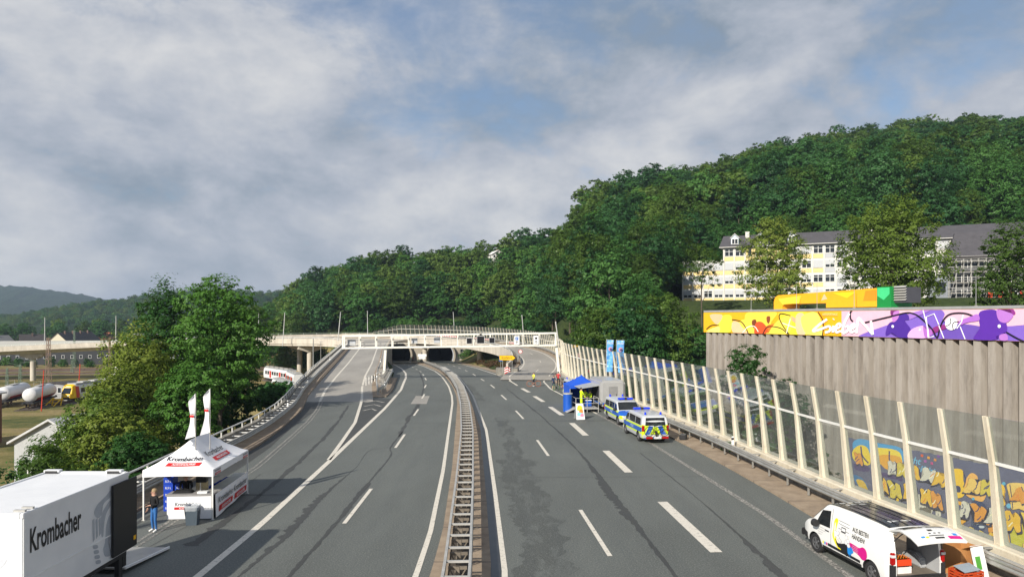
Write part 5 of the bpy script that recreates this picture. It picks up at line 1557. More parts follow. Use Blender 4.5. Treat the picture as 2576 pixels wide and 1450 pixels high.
def leaves(name, seed, lobes, n, size, mat, flat=.45, clump=5.0, fill=.25, parent=None, aspect=.62, mesh_only=False):
    """leaf faces gathered in clumps over a set of ellipsoid lobes (x, y, z, rx, ry, rz)"""
    g = np.random.default_rng(seed)
    L = np.array(lobes, float)
    area = (L[:, 3] * L[:, 4] * L[:, 5]) ** (2 / 3)
    nc = max(12, int(n / clump / 4))
    li = g.choice(len(L), nc, p=area / area.sum())
    d = g.normal(size=(nc, 3)); d[:, 2] = d[:, 2] * .9 + .22
    d /= np.linalg.norm(d, axis=1)[:, None]
    rr = np.where(g.random(nc) < fill, g.uniform(.3, .85, nc), g.uniform(.82, 1.06, nc))
    cc = L[li, :3] + d * rr[:, None] * L[li, 3:]
    cr = (L[li, 3:].mean(1)) * g.uniform(.16, .34, nc)
    ci = g.integers(0, nc, n)
    o = g.normal(size=(n, 3)); o /= np.linalg.norm(o, axis=1)[:, None]
    pos = cc[ci] + o * (cr[ci] * g.random(n) ** .45)[:, None] * np.array([1, 1, .62])
    nrm = d[ci] * .85 + o * .6 + g.normal(size=(n, 3)) * .32
    nrm[:, 2] += flat
    nrm /= np.linalg.norm(nrm, axis=1)[:, None]
    ref = g.normal(size=(n, 3))
    a = np.cross(nrm, ref); a /= np.linalg.norm(a, axis=1)[:, None]
    b = np.cross(nrm, a)
    sz = size * g.uniform(.6, 1.35, n)[:, None]
    v = np.empty((n, 4, 3))
    v[:, 0] = pos - a * sz; v[:, 1] = pos - b * sz * aspect + nrm * sz * .12
    v[:, 2] = pos + a * sz; v[:, 3] = pos + b * sz * aspect + nrm * sz * .12
    me = bpy.data.meshes.new(name)
    me.vertices.add(n * 4); me.vertices.foreach_set('co', v.reshape(-1))
    me.loops.add(n * 4); me.loops.foreach_set('vertex_index', np.arange(n * 4, dtype=np.int32))
    me.polygons.add(n); me.polygons.foreach_set('loop_start', np.arange(0, n * 4, 4, dtype=np.int32))
    me.materials.append(mat)
    me.update(calc_edges=True)
    if mesh_only: return me
    return link(name, me, parent)
def crown_lobes(seed, H, R_, z0=.35, k=9, squash=1.0):
    q = random.Random(seed)
    hc = H * (1 - z0)
    out = [(0, 0, H * z0 + hc * .52, R_ * .62, R_ * .62, hc * .48)]
    for i in range(k):
        a = 2.4 * i + q.uniform(-.4, .4)
        f = (i + .5) / k
        z = H * z0 + hc * lerp(.12, .88, f) + q.uniform(-.3, .3)
        prof = math.sin(math.pi * min(1, .18 + .72 * f)) ** .7
        rr = R_ * prof * q.uniform(.48, .66)
        s = R_ * q.uniform(.34, .52) * (.75 + .35 * prof)
        out.append((rr * math.cos(a), rr * math.sin(a), z, s, s, s * .8 * squash))
    return out
def trunk_mesh(seed, H, lobes, r=.25, lean=0.0):
    q = random.Random(seed)
    m = MB()
    path = [Vector((0, 0, -.6))]
    n = 6
    top = H * .72
    for i in range(1, n + 1):
        path.append(Vector((lean * i / n + q.uniform(-.02, .02) * H * .4, q.uniform(-.02, .02) * H * .4, top * i / n)))
    for i in range(n):
        m.cyl(path[i], path[i + 1], lerp(r, r * .3, i / n), lerp(r, r * .3, (i + 1) / n), 8, cap=False)
    for l in lobes[1:]:
        h = min(.85, max(.25, (l[2] - H * .18) / top))
        k = min(n - 1, int(h * n)); st = path[k].lerp(path[k + 1], h * n - k)
        en = Vector(l[:3]); md = st.lerp(en, .5) + Vector((0, 0, -.05 * H * .3))
        rb = r * .32
        m.cyl(st, md, rb, rb * .65, 6, cap=False); m.cyl(md, en, rb * .65, rb * .2, 5, cap=False)
    me = m.build('trunk', BARK, smooth='all')
    d = me.data
    bpy.data.objects.remove(me)
    return d
TREES = []
def variant(seed, H, R_, n, size, mat, z0=.3, k=9, squash=1.0, r=.25):
    lb = crown_lobes(seed, H, R_, z0, k, squash)
    return (leaves('crown', seed, lb, n, size, mat, mesh_only=True), trunk_mesh(seed, H, lb, r), H)
def plant(v, lab, x, y, z=None, s=1.0, rz=0.0, group=None, name='tree', sz=None, cat='tree'):
    z = ground(x, y) if z is None else z
    o = thing(name, lab, cat, (x, y, z), rz, group)
    o.scale = (s, s, sz or s)
    link('crown', v[0], o); link('trunk', v[1], o)
    return o
# --- big trees left of the slip road
def hero(lab, x, y, top, R_, n, size, mat, z0, seed, k=11, squash=1.0, base=None, name='tree', r=.26, lean=0.0, cat='tree'):
    z = ground(x, y) if base is None else base
    H = top - z
    lb = crown_lobes(seed, H, R_, z0, k, squash)
    o = thing(name, lab, cat, (x, y, z))
    leaves('crown', seed, lb, int(n * 1.7), size * .74, mat, parent=o, clump=7)
    link('trunk', trunk_mesh(seed, H, lb, r, lean), o)
    return o
hero('tall bright green ash tree with bare grey trunk beside the left parapet', -26.3, 62, 12.3, 4.3, 15000, .17, F_BRIGHT, .30, 3, 15)
hero('dense dark green pointed tree left of the bright ash tree', -33.4, 66, 12.3, 3.7, 19000, .17, F_MID, .12, 4, 14)
hero('dark shaded tree behind the bright ash tree', -32.2, 77, 11.0, 4.2, 11000, .20, F_DARK, .12, 5, 13)
hero('dark shaded tree low behind the left parapet', -28.4, 68, 6.5, 3.4, 9000, .19, F_DARK, .05, 25, 11)
hero('yellowish flowering lime tree before the dark pointed tree', -31.4, 58, 8.2, 4.1, 13000, .16, F_LIME, .08, 6, 13)
hero('yellow green lime tree hiding the yellow train', -29.4, 52, 5.4, 3.7, 11000, .15, F_LIME, .05, 7, 12)
hero('olive bushy tree above the white house roof', -27.2, 46, 3.6, 3.2, 10000, .15, F_OLIVE, .05, 8, 11)
hero('small bright ash with several thin stems beside the parapet', -23.6, 50, 5.4, 2.7, 8500, .14, F_BRIGHT, .28, 9, 11, r=.14)
hero('lime bush with yellow leaves under the bright ash', -25.6, 44, 3.0, 2.9, 9000, .14, F_LIME, .05, 10, 11, r=.14)
hero('green bush below the parapet behind the beer tent', -21.8, 40, 1.9, 2.5, 7500, .13, F_MID, .03, 12, 10, name='bush', cat='bush', r=.1)
hero('yellow green bush behind the roof of the white trailer', -23.6, 36, 1.4, 2.7, 7500, .13, F_OLIVE, .03, 13, 10, name='bush', cat='bush', r=.1)
hero('dark green bush behind the white trailer', -25.6, 33, .2, 2.9, 7500, .13, F_MID, .02, 14, 10, name='bush', cat='bush', r=.1)
hero('low dark bush before the white house gable', -33.0, 42, -1.0, 3.0, 7000, .14, F_DARK, .02, 15, 9, name='bush', cat='bush', r=.1)
hero('low green bush at the foot of the bank near the trailer', -30.0, 36, -1.6, 3.0, 7000, .14, F_MID, .02, 16, 9, name='bush', cat='bush', r=.1)
hero('small green bush by the brick building corner', -61.0, 93, -6.4, 1.8, 2500, .16, F_OLIVE, .02, 17, 8, name='bush', cat='bush', r=.1)
hero('broad dark bush beside the parapet under the pier', -33.0, 96, -.6, 3.0, 7000, .2, F_DARK, .03, 18, 10, name='bush', cat='bush', r=.1)
hero('leafy bush beside the parapet near the white railcars', -29.6, 84, .2, 2.4, 6500, .18, F_MID, .03, 19, 10, name='bush', cat='bush', r=.1)
hero('green bush half hiding the white house gable', -36.4, 53, -.7, 2.9, 5500, .14, F_MID, .02, 61, 9, name='bush', cat='bush', r=.1)
hero('olive bush growing over the white house wall', -33.0, 50, 1.2, 2.9, 5500, .14, F_OLIVE, .02, 62, 9, name='bush', cat='bush', r=.1)
hero('yellowish lime bush crowding up to the yellow railcar', -29.3, 50, 4.6, 2.6, 7500, .14, F_LIME, .03, 63, 10, name='bush', cat='bush', r=.1)
# --- trees before the school and by the hall
hero('slender open crowned tree before the yellow school wing', 36.2, 131, 23.4, 4.0, 2600, .20, F_OLIVE, .55, 31, 10, .8, r=.2)
hero('rounded olive green tree before the middle of the school', 44.6, 116, 25.6, 5.9, 13000, .22, F_SPRING, .42, 32, 13, r=.3)
hero('broad yellow green tree, the widest before the school', 57.4, 104, 27.0, 8.4, 19000, .24, F_SPRING, .46, 33, 16, r=.4)
hero('olive tree before the dark annex scaffolding', 70.2, 97, 22.8, 4.8, 11000, .21, F_OLIVE, .40, 34, 12, r=.28)
hero('young green tree growing up against the ribbed hall wall', 16.7, 49.6, 6.6, 2.1, 4800, .11, F_MID, .55, 35, 9, r=.10)
hero('low spreading young tree beside the hall wall', 17.6, 46.0, 4.4, 2.5, 5600, .11, F_DARK, .55, 36, 9, .7, r=.10)
hero('bushy tree behind the noise barrier near the graffiti', 15.9, 44.5, 1.6, 2.6, 5000, .13, F_MID, .15, 37, 9, r=.12)
hero('dark shrub behind the glass noise barrier beside the hall corner', 15.2, 52, 2.0, 2.4, 5000, .13, F_DARK, .05, 38, 9, name='bush', cat='bush', r=.1)
hero('green shrub at the foot of the graffiti wall', 17.6, 40.5, .4, 2.0, 4000, .12, F_MID, .05, 39, 9, name='bush', cat='bush', r=.1)
# --- the wooded hill
V = [variant(101, 17, 6.8, 4600, .35, F_MID, .16), variant(102, 19, 6.2, 4600, .35, F_DARK, .14, 10), variant(103, 15, 7.2, 4600, .35, F_MID, .15, 10, .85), variant(104, 18, 5.6, 4600, .35, F_OLIVE, .16, 11), variant(105, 17, 7.4, 4600, .35, F_OLIVE, .12, 11), variant(106, 15, 5.6, 4400, .35, F_BRIGHT, .14, 9)]
VN = [variant(111, 18, 6.4, 10500, .23, F_MID, .12, 13), variant(112, 18, 6.2, 10500, .23, F_DARK, .10, 13), variant(113, 19, 6.4, 10500, .23, F_OLIVE, .12, 14), variant(114, 16, 6.2, 10500, .23, F_MID, .08, 12)]
BU = [variant(121, 5.5, 3.2, 4600, .16, F_MID, .02, 10, .8, .08), variant(122, 5, 3.4, 4600, .16, F_BRIGHT, .02, 10, .8, .08), variant(123, 6, 3.0, 4600, .16, F_DARK, .02, 10, .8, .08)]
def in_hall(x, y, mg=3.0):
    d = Vector((x, y, 0)) - H0
    s, w = d.dot(e1), -d.dot(n1)
    return -mg < s < HLEN + mg and -mg < w < 30 + mg
def in_school(x, y):
    d = Vector((x, y, 0)) - S0
    s, w = d.dot(e2), d.dot(n2_)
    return -3 < s < 95 and -16 < w < 26
q = random.Random(99)
cand = []
yy = 96.0
while yy < 470:
    sp = 7.2 if yy < 260 else 8.2
    xx = -.40 * yy
    while xx < .95 * yy + 20:
        x, y = xx + q.uniform(-2.4, 2.4), yy + q.uniform(-2.4, 2.4)
        xx += sp
        u = x / y
        f = float(np.interp(u, HU, HF)); r_ = float(np.interp(u, HU, HY))
        if y < f + 2 or y > r_ + 26 or in_school(x, y) or in_hall(x, y, 5): continue
        if u < -.335 and y > 390: continue
        if -64 < x < -2 and y < 262: continue
        if y < 240 and x < BX(min(y, 232)) + 5: continue
        if u > .232 and y < 168 and ground(x, y) + 23 > 8.6 + (.062 if u < .5 else .04) * y: continue
        hide = False
        for tx, ty, w_ in ((-8.2, 336, .012),):
            if abs(u - tx / ty) < w_ and y < ty + 3 and y > 300: hide = True
        if hide: continue
        cand.append((x, y, ground(x, y)))
    yy += sp * .92
tone = {'leaves_dark': 'dark green', 'leaves_mid': 'fresh green', 'leaves_olive': 'olive green', 'leaves_bright': 'light green'}
def sizew(s): return 'small ' if s < .85 else ('large ' if s > 1.05 else 'middling ')
LAB = ['broad leaved tree in the wood on the slope beyond the bridge', 'leafy tree in the wood climbing the hill behind the school']
def vis_key(c_):
    x, y, z = c_
    u = x / y
    # the near front of the wood and its skyline show largest
    hid = 1.0 if (u > .25 and y < 172 and z < 12) else 0.0
    return y + hid * 200
cand.sort(key=vis_key)
for i, (x, y, z) in enumerate(cand[:300]):
    near = y < 205
    v = (VN if near else V)[q.randrange(4 if near else 6)]
    s = q.choice((q.uniform(.62, .9), q.uniform(.85, 1.15), q.uniform(1.05, 1.32)))
    plant(v, sizew(s) + tone[v[0].materials[0].name] + (' tree in the wood on the slope beyond the bridge' if x / y < .05 else ' tree in the wood behind the noise barrier' if x / y < .25 else ' tree in the wood climbing the hill behind the school'), x, y, z - .4, s, q.uniform(0, 6.28), 'trees of the wooded hill', sz=s * q.uniform(.9, 1.12))
# the rest of the wood: one mass of instances
rest = cand[300:]
far_pts = []
def forest(name, label, pts, meshes, scale=(.65, 1.25)):
    me = bpy.data.meshes.new(name)
    me.from_pydata([p_ for p_ in pts], [], [])
    n = len(pts)
    g = np.random.default_rng(5)
    at = me.attributes.new('rot', 'FLOAT_VECTOR', 'POINT'); r3 = np.zeros((n, 3)); r3[:, 2] = g.uniform(0, 6.28, n); at.data.foreach_set('vector', r3.reshape(-1))
    at = me.attributes.new('siz', 'FLOAT', 'POINT'); at.data.foreach_set('value', g.uniform(scale[0], scale[1], n))
    at = me.attributes.new('idx', 'INT', 'POINT'); at.data.foreach_set('value', g.integers(0, len(meshes), n).astype(np.int32))
    o = link(name, me)
    tag(o, kind='stuff', label=label, cat='wood')
    gt_ = bpy.data.node_groups.new(name, 'GeometryNodeTree')
    gt_.interface.new_socket('Geometry', in_out='INPUT', socket_type='NodeSocketGeometry')
    gt_.interface.new_socket('Geometry', in_out='OUTPUT', socket_type='NodeSocketGeometry')
    N = gt_.nodes; Lk = gt_.links
    gi, go = N.new('NodeGroupInput'), N.new('NodeGroupOutput')
    jn_ = N.new('GeometryNodeJoinGeometry')
    for src in reversed(meshes):
        oi = N.new('GeometryNodeObjectInfo'); oi.transform_space = 'ORIGINAL'
        oi.inputs['Object'].default_value = src
        ti = N.new('GeometryNodeGeometryToInstance')
        Lk.new(oi.outputs['Geometry'], ti.inputs[0]); Lk.new(ti.outputs[0], jn_.inputs[0])
    ip_ = N.new('GeometryNodeInstanceOnPoints')
    ip_.inputs['Pick Instance'].default_value = True
    def named(nm, ty):
        a = N.new('GeometryNodeInputNamedAttribute'); a.data_type = ty; a.inputs['Name'].default_value = nm
        return a.outputs['Attribute']
    Lk.new(gi.outputs[0], ip_.inputs['Points']); Lk.new(jn_.outputs[0], ip_.inputs['Instance'])
    Lk.new(named('idx', 'INT'), ip_.inputs['Instance Index']); Lk.new(named('rot', 'FLOAT_VECTOR'), ip_.inputs['Rotation']); Lk.new(named('siz', 'FLOAT'), ip_.inputs['Scale'])
    Lk.new(ip_.outputs[0], go.inputs[0])
    md = o.modifiers.new('wood', 'NODES'); md.node_group = gt_
    return o
crowns = {}
for ob in COL.objects:
    if ob.type == 'MESH' and ob.name.startswith('crown') and ob.data.name not in crowns: crowns[ob.data.name] = ob
src = [crowns[v[0].name] for v in V if v[0].name in crowns]
forest('woodland', 'dense green wood covering the upper hillside up to the skyline', rest, src)
# special trees on the skyline
def conifer(lab, x, y, z, H, R_, seed, mat=F_BLUE, name='conifer', n=3500, size=.30):
    lb = [(0, 0, H * (.15 + .8 * f), R_ * (1 - f) * .9 + .25, R_ * (1 - f) * .9 + .25, H * .09) for f in np.linspace(0, 1, 9)]
    o = thing(name, lab, 'tree', (x, y, z))
    leaves('crown', seed, lb, n, size, mat, flat=.1, parent=o)
    MB().cyl((0, 0, -1), (0, 0, H * .95), .3, .05, 8).build('trunk', BARK, o)
a = D(1197, 612, 345); conifer('tall blue green conifer standing above the hill skyline', a.x, 345, 30, a.z - 30, 6.2, 41)
a = D(944, 620, 365); conifer('narrow poplar standing above the wooded skyline', a.x, 365, 24, a.z - 24, 2.0, 42, F_DARK, 'poplar')
a = D(930, 640, 368); conifer('shorter narrow poplar beside the taller one on the skyline', a.x, 368, 24, a.z - 24, 1.6, 43, F_DARK, 'poplar')
# bushes behind the barrier, on the slope left of the hall
k = 0
for i in range(900):
    x, y = q.uniform(8, 62), q.uniform(66, 152)
    if x < BX(y) + 3.2 or in_hall(x, y, 2.5): continue
    u = x / y
    if u > .52 or u < .045: continue
    f = float(np.interp(u, HU, HF))
    if y > f + 8: continue
    if k >= 120: break
    k += 1
    v = BU[q.randrange(3)]
    s = q.uniform(.8, 1.35)
    plant(v, sizew(s * .9) + tone[v[0].materials[0].name] + ' bush in the thicket between noise barrier and wood', x, y, ground(x, y) - .2, s, q.uniform(0, 6), 'bushes behind the noise barrier', 'bush', cat='bush')
for i in range(6):
    x, y = 13.5 + i * 2.1 + q.uniform(-1, 1), 92 + i * 1.2 + q.uniform(-9, 9)
    vv = VN[q.randrange(4)]; plant(vv, 'tall ' + tone[vv[0].materials[0].name] + ' tree at the foot of the slope behind the noise barrier', x, y + 14, ground(x, y + 14) - .3, q.uniform(.7, .95), q.uniform(0, 6), 'trees of the wooded hill')
for i in range(60):
    y = q.uniform(150, 250); x = BX(min(y, 232)) + q.uniform(2.5, 20)
    if y > 232: x = q.uniform(-40, 0)
    zz = ground(x, y)
    if zz < -3 or (y > 232 and zz < 1): continue
    v = BU[i % 3]; s = q.uniform(.9, 1.4)
    plant(v, sizew(s * .9) + tone[v[0].materials[0].name] + ' bush on the bank outside the curved ramp', x, y, zz - .2, s, i, 'bushes outside the ramp bend', 'bush', cat='bush')
# trees under and beyond the viaduct
for i, (x, y, s) in enumerate(((-60, 212, .9), (-66, 222, .8), (-50, 222, .75), (-72, 232, .9), (-58, 236, .8), (-47, 210, .6), (-70, 212, .8), (-80, 240, .9), (-90, 252, .9), (-98, 262, 1), (-76, 256, .9), (-64, 252, .8), (-88, 275, 1), (-105, 280, 1), (-114, 292, 1))):
    plant(VN[i % 4], tone[VN[i % 4][0].materials[0].name] + ' tree standing in the shade below the viaduct', x, y, ground(x, y) - .3, s * .72, i * 1.3, 'trees below the viaduct')
for i in range(46):
    x, y = -205 - i * 3.2 + q.uniform(-8, 8), 452 + q.uniform(-16, 30) - abs(i - 18) * .6
    plant(V[i % 6], tone[V[i % 6][0].materials[0].name] + ' tree in the belt behind the houses beyond the viaduct', x, y, -10.3, q.uniform(.75, 1.1), i, 'tree belt behind the houses')
for i in range(34):
    x = -228 + i * 4.3; y = 262 + q.uniform(-3, 3) + (6 if x < -190 else 0)
    plant(BU[i % 3], tone[BU[i % 3][0].materials[0].name] + ' scrubby bush growing beside the railway tracks', x, y, -10.2, q.uniform(.45, .8), i, 'bushes along the tracks', 'bush', cat='bush')
for i, (px, Y, s) in enumerate(((1163, 247, .5), (1172, 246, .6), (1195, 246, .8), (1215, 240, .8), (1235, 232, .7), (1255, 222, .6), (1180, 248, .6), (1064, 249, .35))):
    x = (px - CX) / FPX * Y
    plant(BU[i % 3], tone[BU[i % 3][0].materials[0].name] + ' bush growing by the tunnel mouths', x, Y, ground(x, Y), s, i, 'bushes by the tunnel mouths', 'bush', cat='bush')
for i in range(46):
    x, y = -78 + i * 2.0 + q.uniform(-1, 1), 255.5 + q.uniform(-1.5, 5)
    if x > -4: y -= (x + 4) * 1.2
    plant(BU[i % 3], tone[BU[i % 3][0].materials[0].name] + ' bush on the bank above the tunnel wall behind the bridge', x, y, (3.0 if y < 261 and -52 < x < -14 else ground(x, y)), q.uniform(.8, 1.2), i, 'bushes above the tunnel wall', 'bush', cat='bush')
# dry brown scrub inside the ramp bend
pts = []
for i in range(160):
    y = q.uniform(122, 185); x = EXL(y) + q.uniform(2.8, 10)
    if x > 1.0 - (y - 125) * .16: continue
    pts.append((x, y, ground(x, y) - .1))
dry = leaves('dry_scrub', 77, [(x, y, z + .35, .9, .9, .55) for x, y, z in pts], 16000, .09, F_DRY, flat=.2)
tag(dry, kind='stuff', label='reddish brown dry scrub on the bank inside the exit ramp bend', cat='scrub')
# ================================================================ vans
RUB = M('rubber', (.016, .016, .017), .85); RIMS = M('alloy_rim', (.30, .30, .31), .35, .8); DARKP = M('dark_plastic', (.02, .02, .022), .6)
CGLASS = M('car_glass', (.012, .015, .017), .06, 0, .2, spec=.7)
LRED = M('tail_lamp_red', hx('a01010'), .2); LCLR = M('lamp_clear', (.62, .64, .66), .15); LAMB = M('lamp_amber', hx('e07a10'), .25)
CHR = M('chrome', (.6, .6, .6), .2, .9)
class Van:
    """van shell lofted along its length; local +y is forward"""
    def __init__(s, L, W, prof, zb=.30, rc=.16):
        s.L, s.W, s.zb, s.rc = L, W, zb, rc
        s.py = [p[0] for p in prof]; s.pz = [p[1] for p in prof]
    def ztop(s, y): return float(np.interp(y, s.py, s.pz))
    def half(s, y):
        h = s.L / 2
        w = s.W / 2
        return w * float(np.interp(y, [-h, -h + .08, -h + .3, h - .9, h - .45, h - .15, h], [.90, .955, 1, 1, .965, .88, .74]))
    def side(s, y, z):
        w = s.half(y)
        if z < .55: w -= .05 * ((.55 - z) / .25) ** 2
        if z > 1.0: w -= .135 * ((z - 1.0) / .95) ** 1.35
        return w
    def section(s, y):
        zt, zb = s.ztop(y), s.zb
        rc = min(s.rc, (zt - zb) * .3)
        pts = [(0, zb), (s.side(y, zb) - .08, zb)]
        for k in range(9):
            z = lerp(zb + .05, zt - rc, k / 8)
            pts.append((s.side(y, z), z))
        x0 = s.side(y, zt - rc)
        for k in range(1, 6):
            a = k / 5 * math.pi / 2
            pts.append((x0 - rc * 1.3 * (1 - math.cos(a)), zt - rc + rc * math.sin(a)))
        pts.append((x0 * .45, zt + .018)); pts.append((0, zt + .024))
        return pts
    def shell(s, name, mats, parent):
        ys = sorted(set([round(v, 3) for v in s.py] + [round(v, 3) for v in np.linspace(-s.L / 2 + .05, s.L / 2 - .05, 34)]))
        m = MB()
        n = None
        for y in ys:
            h = s.section(y)
            ring = h + [(-x, z) for x, z in reversed(h[1:-1])]
            n = len(ring)
            m.v += [(x, y, z) for x, z in ring]
        for j in range(len(ys) - 1):
            for i in range(n):
                m.f.append((j * n + i, j * n + (i + 1) % n, (j + 1) * n + (i + 1) % n, (j + 1) * n + i)); m.mi.append(0)
        m.f += [tuple(range(n)), tuple(range((len(ys) - 1) * n, len(ys) * n))]; m.mi += [0, 0]
        return m.build(name, mats, parent, smooth=32)
    def sidepatch(s, name, mat, parent, sd, corners, off=.007, nu=8, nv=4):
        """patch on the flank: corners (y,z) bottom-rear, bottom-front, top-front, top-rear"""
        m = MB()
        (a, b, c_, d) = corners
        for j in range(nv + 1):
            for i in range(nu + 1):
                u, v = i / nu, j / nv
                y = lerp(lerp(a[0], b[0], u), lerp(d[0], c_[0], u), v); z = lerp(lerp(a[1], b[1], u), lerp(d[1], c_[1], u), v)
                m.v.append((sd * (s.side(y, z) + off), y, z))
        for j in range(nv):
            for i in range(nu):
                k = j * (nu + 1) + i
                m.f.append((k, k + 1, k + nu + 2, k + nu + 1)); m.mi.append(0)
        return m.build(name, mat, parent, smooth='all')
    def toppatch(s, name, mat, parent, y0, y1, f0, f1, off=.012, nu=8, nv=8):
        """patch on the upper surface, half-width fraction f of the flat top"""
        m = MB()
        for j in range(nv + 1):
            y = lerp(y0, y1, j / nv); f = lerp(f0, f1, j / nv)
            zt = s.ztop(y); rc = min(s.rc, (zt - s.zb) * .3); x0 = (s.side(y, zt - rc) - rc * .55)
            for i in range(nu + 1):
                x = lerp(-x0 * f, x0 * f, i / nu)
                m.v.append((x, y, zt + .02 * (1 - abs(2 * i / nu - 1)) ** .7 + off))
        for j in range(nv):
            for i in range(nu):
                k = j * (nu + 1) + i
                m.f.append((k, k + 1, k + nu + 2, k + nu + 1)); m.mi.append(0)
        return m.build(name, mat, parent, smooth='all')
    def wheels(s, parent, ya, yf, r=.345):
        for yy in (ya, yf):
            for sd in (-1, 1):
                x = sd * (s.W / 2 - .14)
                w = MB().lathe((x - sd * .11, yy, r), (sd, 0, 0), [(0, r * .60), (.0, r * .93), (.03, r), (.19, r), (.22, r * .93), (.22, r * .66), (.18, r * .62)], 26).build('wheel', RUB, parent, smooth=40)
                m = MB(); m.lathe((x + sd * .05, yy, r), (sd, 0, 0), [(0, r * .63), (.045, r * .63), (.045, r * .56), (0.02, r * .54), (0.0, 0)], 22)
                for k in range(5):
                    a = k * 2 * math.pi / 5
                    m.bar((x + sd * .085, yy, r), (x + sd * .085, yy + math.cos(a) * r * .58, r + math.sin(a) * r * .58), .065, .03, up=(1, 0, 0))
                m.cyl((x + sd * .06, yy, r), (x + sd * .11, yy, r), .06, .05, 12)
                m.build('rim', RIMS, w, smooth=30)
def arch_cutters(v, ys, r, mat):
    out = []
    for y in ys:
        for sd in (-1, 1):
            m = MB(); m.cyl((sd * (v.W / 2 - .34), y, .345), (sd * (v.W / 2 + .2), y, .345), r, r, 24)
            out.append(m.build('cutter', mat))
    return out
# ---------------------------------------------------------------- white printing van with open tailgate
PROF_T = [(-2.45, .98), (-2.43, 1.15), (-2.36, 1.62), (-2.28, 1.88), (-2.16, 1.955), (-1.6, 1.985), (-.4, 1.99), (.5, 1.965), (.85, 1.93), (1.0, 1.88), (1.25, 1.66), (1.72, 1.24), (1.85, 1.16), (2.15, 1.06), (2.32, .96), (2.40, .82), (2.44, .62), (2.45, .45)]
tv = Van(4.90, 1.90, PROF_T)
VW = M('van_white', (.78, .78, .76), .3, var=.03, coat=.5, obj=True)
INT = M('van_interior', (.36, .37, .38), .7, var=.1)
vrot = math.atan2(.17, .985)
van = thing('delivery_van', 'white delivery van with black roof and open tailgate, loaded with crates', 'van', (12.35, 24.02, 0.0), vrot)
body = tv.shell('body', [VW, INT, DARKP], van)
cutters = arch_cutters(tv, (-1.5, 1.5), .41, DARKP)
m = MB(); m.box(-.76, .76, -2.9, .55, .52, 1.84); cutters.append(m.build('cutter', INT))
m = MB(); m.box(.5, 1.4, -1.02, .45, .55, 1.72); cutters.append(m.build('cutter', INT))
for c_ in cutters: c_.parent = van
cut(body, cutters)
tv.wheels(van, -1.5, 1.5)
tv.sidepatch('side_window', CGLASS, van, -1, [(.62, 1.14), (1.42, 1.12), (1.12, 1.66), (.66, 1.74)])
tv.sidepatch('side_window', CGLASS, van, 1, [(.62, 1.14), (1.42, 1.12), (1.12, 1.66), (.66, 1.74)])
tv.toppatch('windscreen', CGLASS, van, 1.02, 1.68, .95, .98)
tv.toppatch('black_roof', M('van_black_roof', (.014, .014, .016), .16, var=.2, coat=.5), van, -2.1, .92, 1.0, 1.0, .006, 10, 16)
for k in range(5):
    x = -.62 + k * .31
    MB().box(x - .012, x + .012, -2.0, .7, 2.005, 2.022).build('roof_rib', M('van_black_roof'), van)
MB().lathe((-1.13, 1.22, 1.18), (0, 1, 0), [(-.09, .05), (-.08, .13), (.06, .14), (.11, .06)], 12).build('wing_mirror', DARKP, van, smooth=40)
MB().bar((-.95, 1.2, 1.15), (-1.1, 1.2, 1.16), .06, .05).build('mirror_arm', DARKP, van)
MB().lathe((1.13, 1.22, 1.18), (0, 1, 0), [(-.09, .05), (-.08, .13), (.06, .14), (.11, .06)], 12).build('wing_mirror', DARKP, van, smooth=40)
tv.sidepatch('sill_trim', DARKP, van, -1, [(-1.05, .34), (1.05, .34), (1.05, .44), (-1.05, .44)], .012)
tv.sidepatch('door_seam', DARKP, van, -1, [(.55, .45), (.565, .45), (.565, 1.86), (.55, 1.86)], .004, 1, 8)
tv.sidepatch('door_handle', DARKP, van, -1, [(.64, 1.0), (.86, 1.0), (.86, 1.04), (.64, 1.04)], .03, 2, 1)
tv.sidepatch('bumper', DARKP, van, -1, [(1.98, .36), (2.4, .36), (2.4, .66), (1.98, .60)], .012)
MB().box(-.86, .86, 2.40, 2.50, .36, .62).build('bumper', DARKP, van, bevel=.03)
m = MB(); m.box(-.93, .93, -2.55, -2.40, .34, .56); m.build('bumper', DARKP, van, bevel=.03)
for sd in (-1, 1):
    m = MB(); m.box(min(sd * .80, sd * .945), max(sd * .80, sd * .945), -2.475, -2.34, .90, 1.28); l_ = m.build('tail_lamp', LRED, van, bevel=.03)
    MB().box(min(sd * .81, sd * .95), max(sd * .81, sd * .95), -2.48, -2.36, 1.14, 1.22).build('lamp_lens', LCLR, l_)
    MB().box(min(sd * .80, sd * .95), max(sd * .80, sd * .95), -2.47, -2.36, .42, .885).build('corner_trim', DARKP, van)
# tailgate raised
tg = MB(); n = 8
pg = [(0.0, 0.0), (.10, .045), (.45, .14), (.62, .13), (.95, .06), (1.22, -.06)]
for d_, h_ in pg:
    for i in range(n + 1):
        x = lerp(-.86, .86, i / n); tg.v.append((x, -2.2 - d_, 1.97 + h_ - .05 * (2 * i / n - 1) ** 2))
for d_, h_ in pg:
    for i in range(n + 1):
        x = lerp(-.84, .84, i / n); tg.v.append((x, -2.2 - d_, 1.97 + h_ - .05 - .05 * (2 * i / n - 1) ** 2))
k_ = n + 1; q_ = len(pg)
for j in range(q_ - 1):
    for i in range(n):
        tg.f.append((j * k_ + i, j * k_ + i + 1, (j + 1) * k_ + i + 1, (j + 1) * k_ + i)); tg.mi.append(0)
        o_ = q_ * k_; tg.f.append((o_ + j * k_ + i, o_ + (j + 1) * k_ + i, o_ + (j + 1) * k_ + i + 1, o_ + j * k_ + i + 1)); tg.mi.append(0)
for j in range(q_ - 1):
    for i in (0, n): tg.f.append((j * k_ + i, (j + 1) * k_ + i, q_ * k_ + (j + 1) * k_ + i, q_ * k_ + j * k_ + i)); tg.mi.append(0)
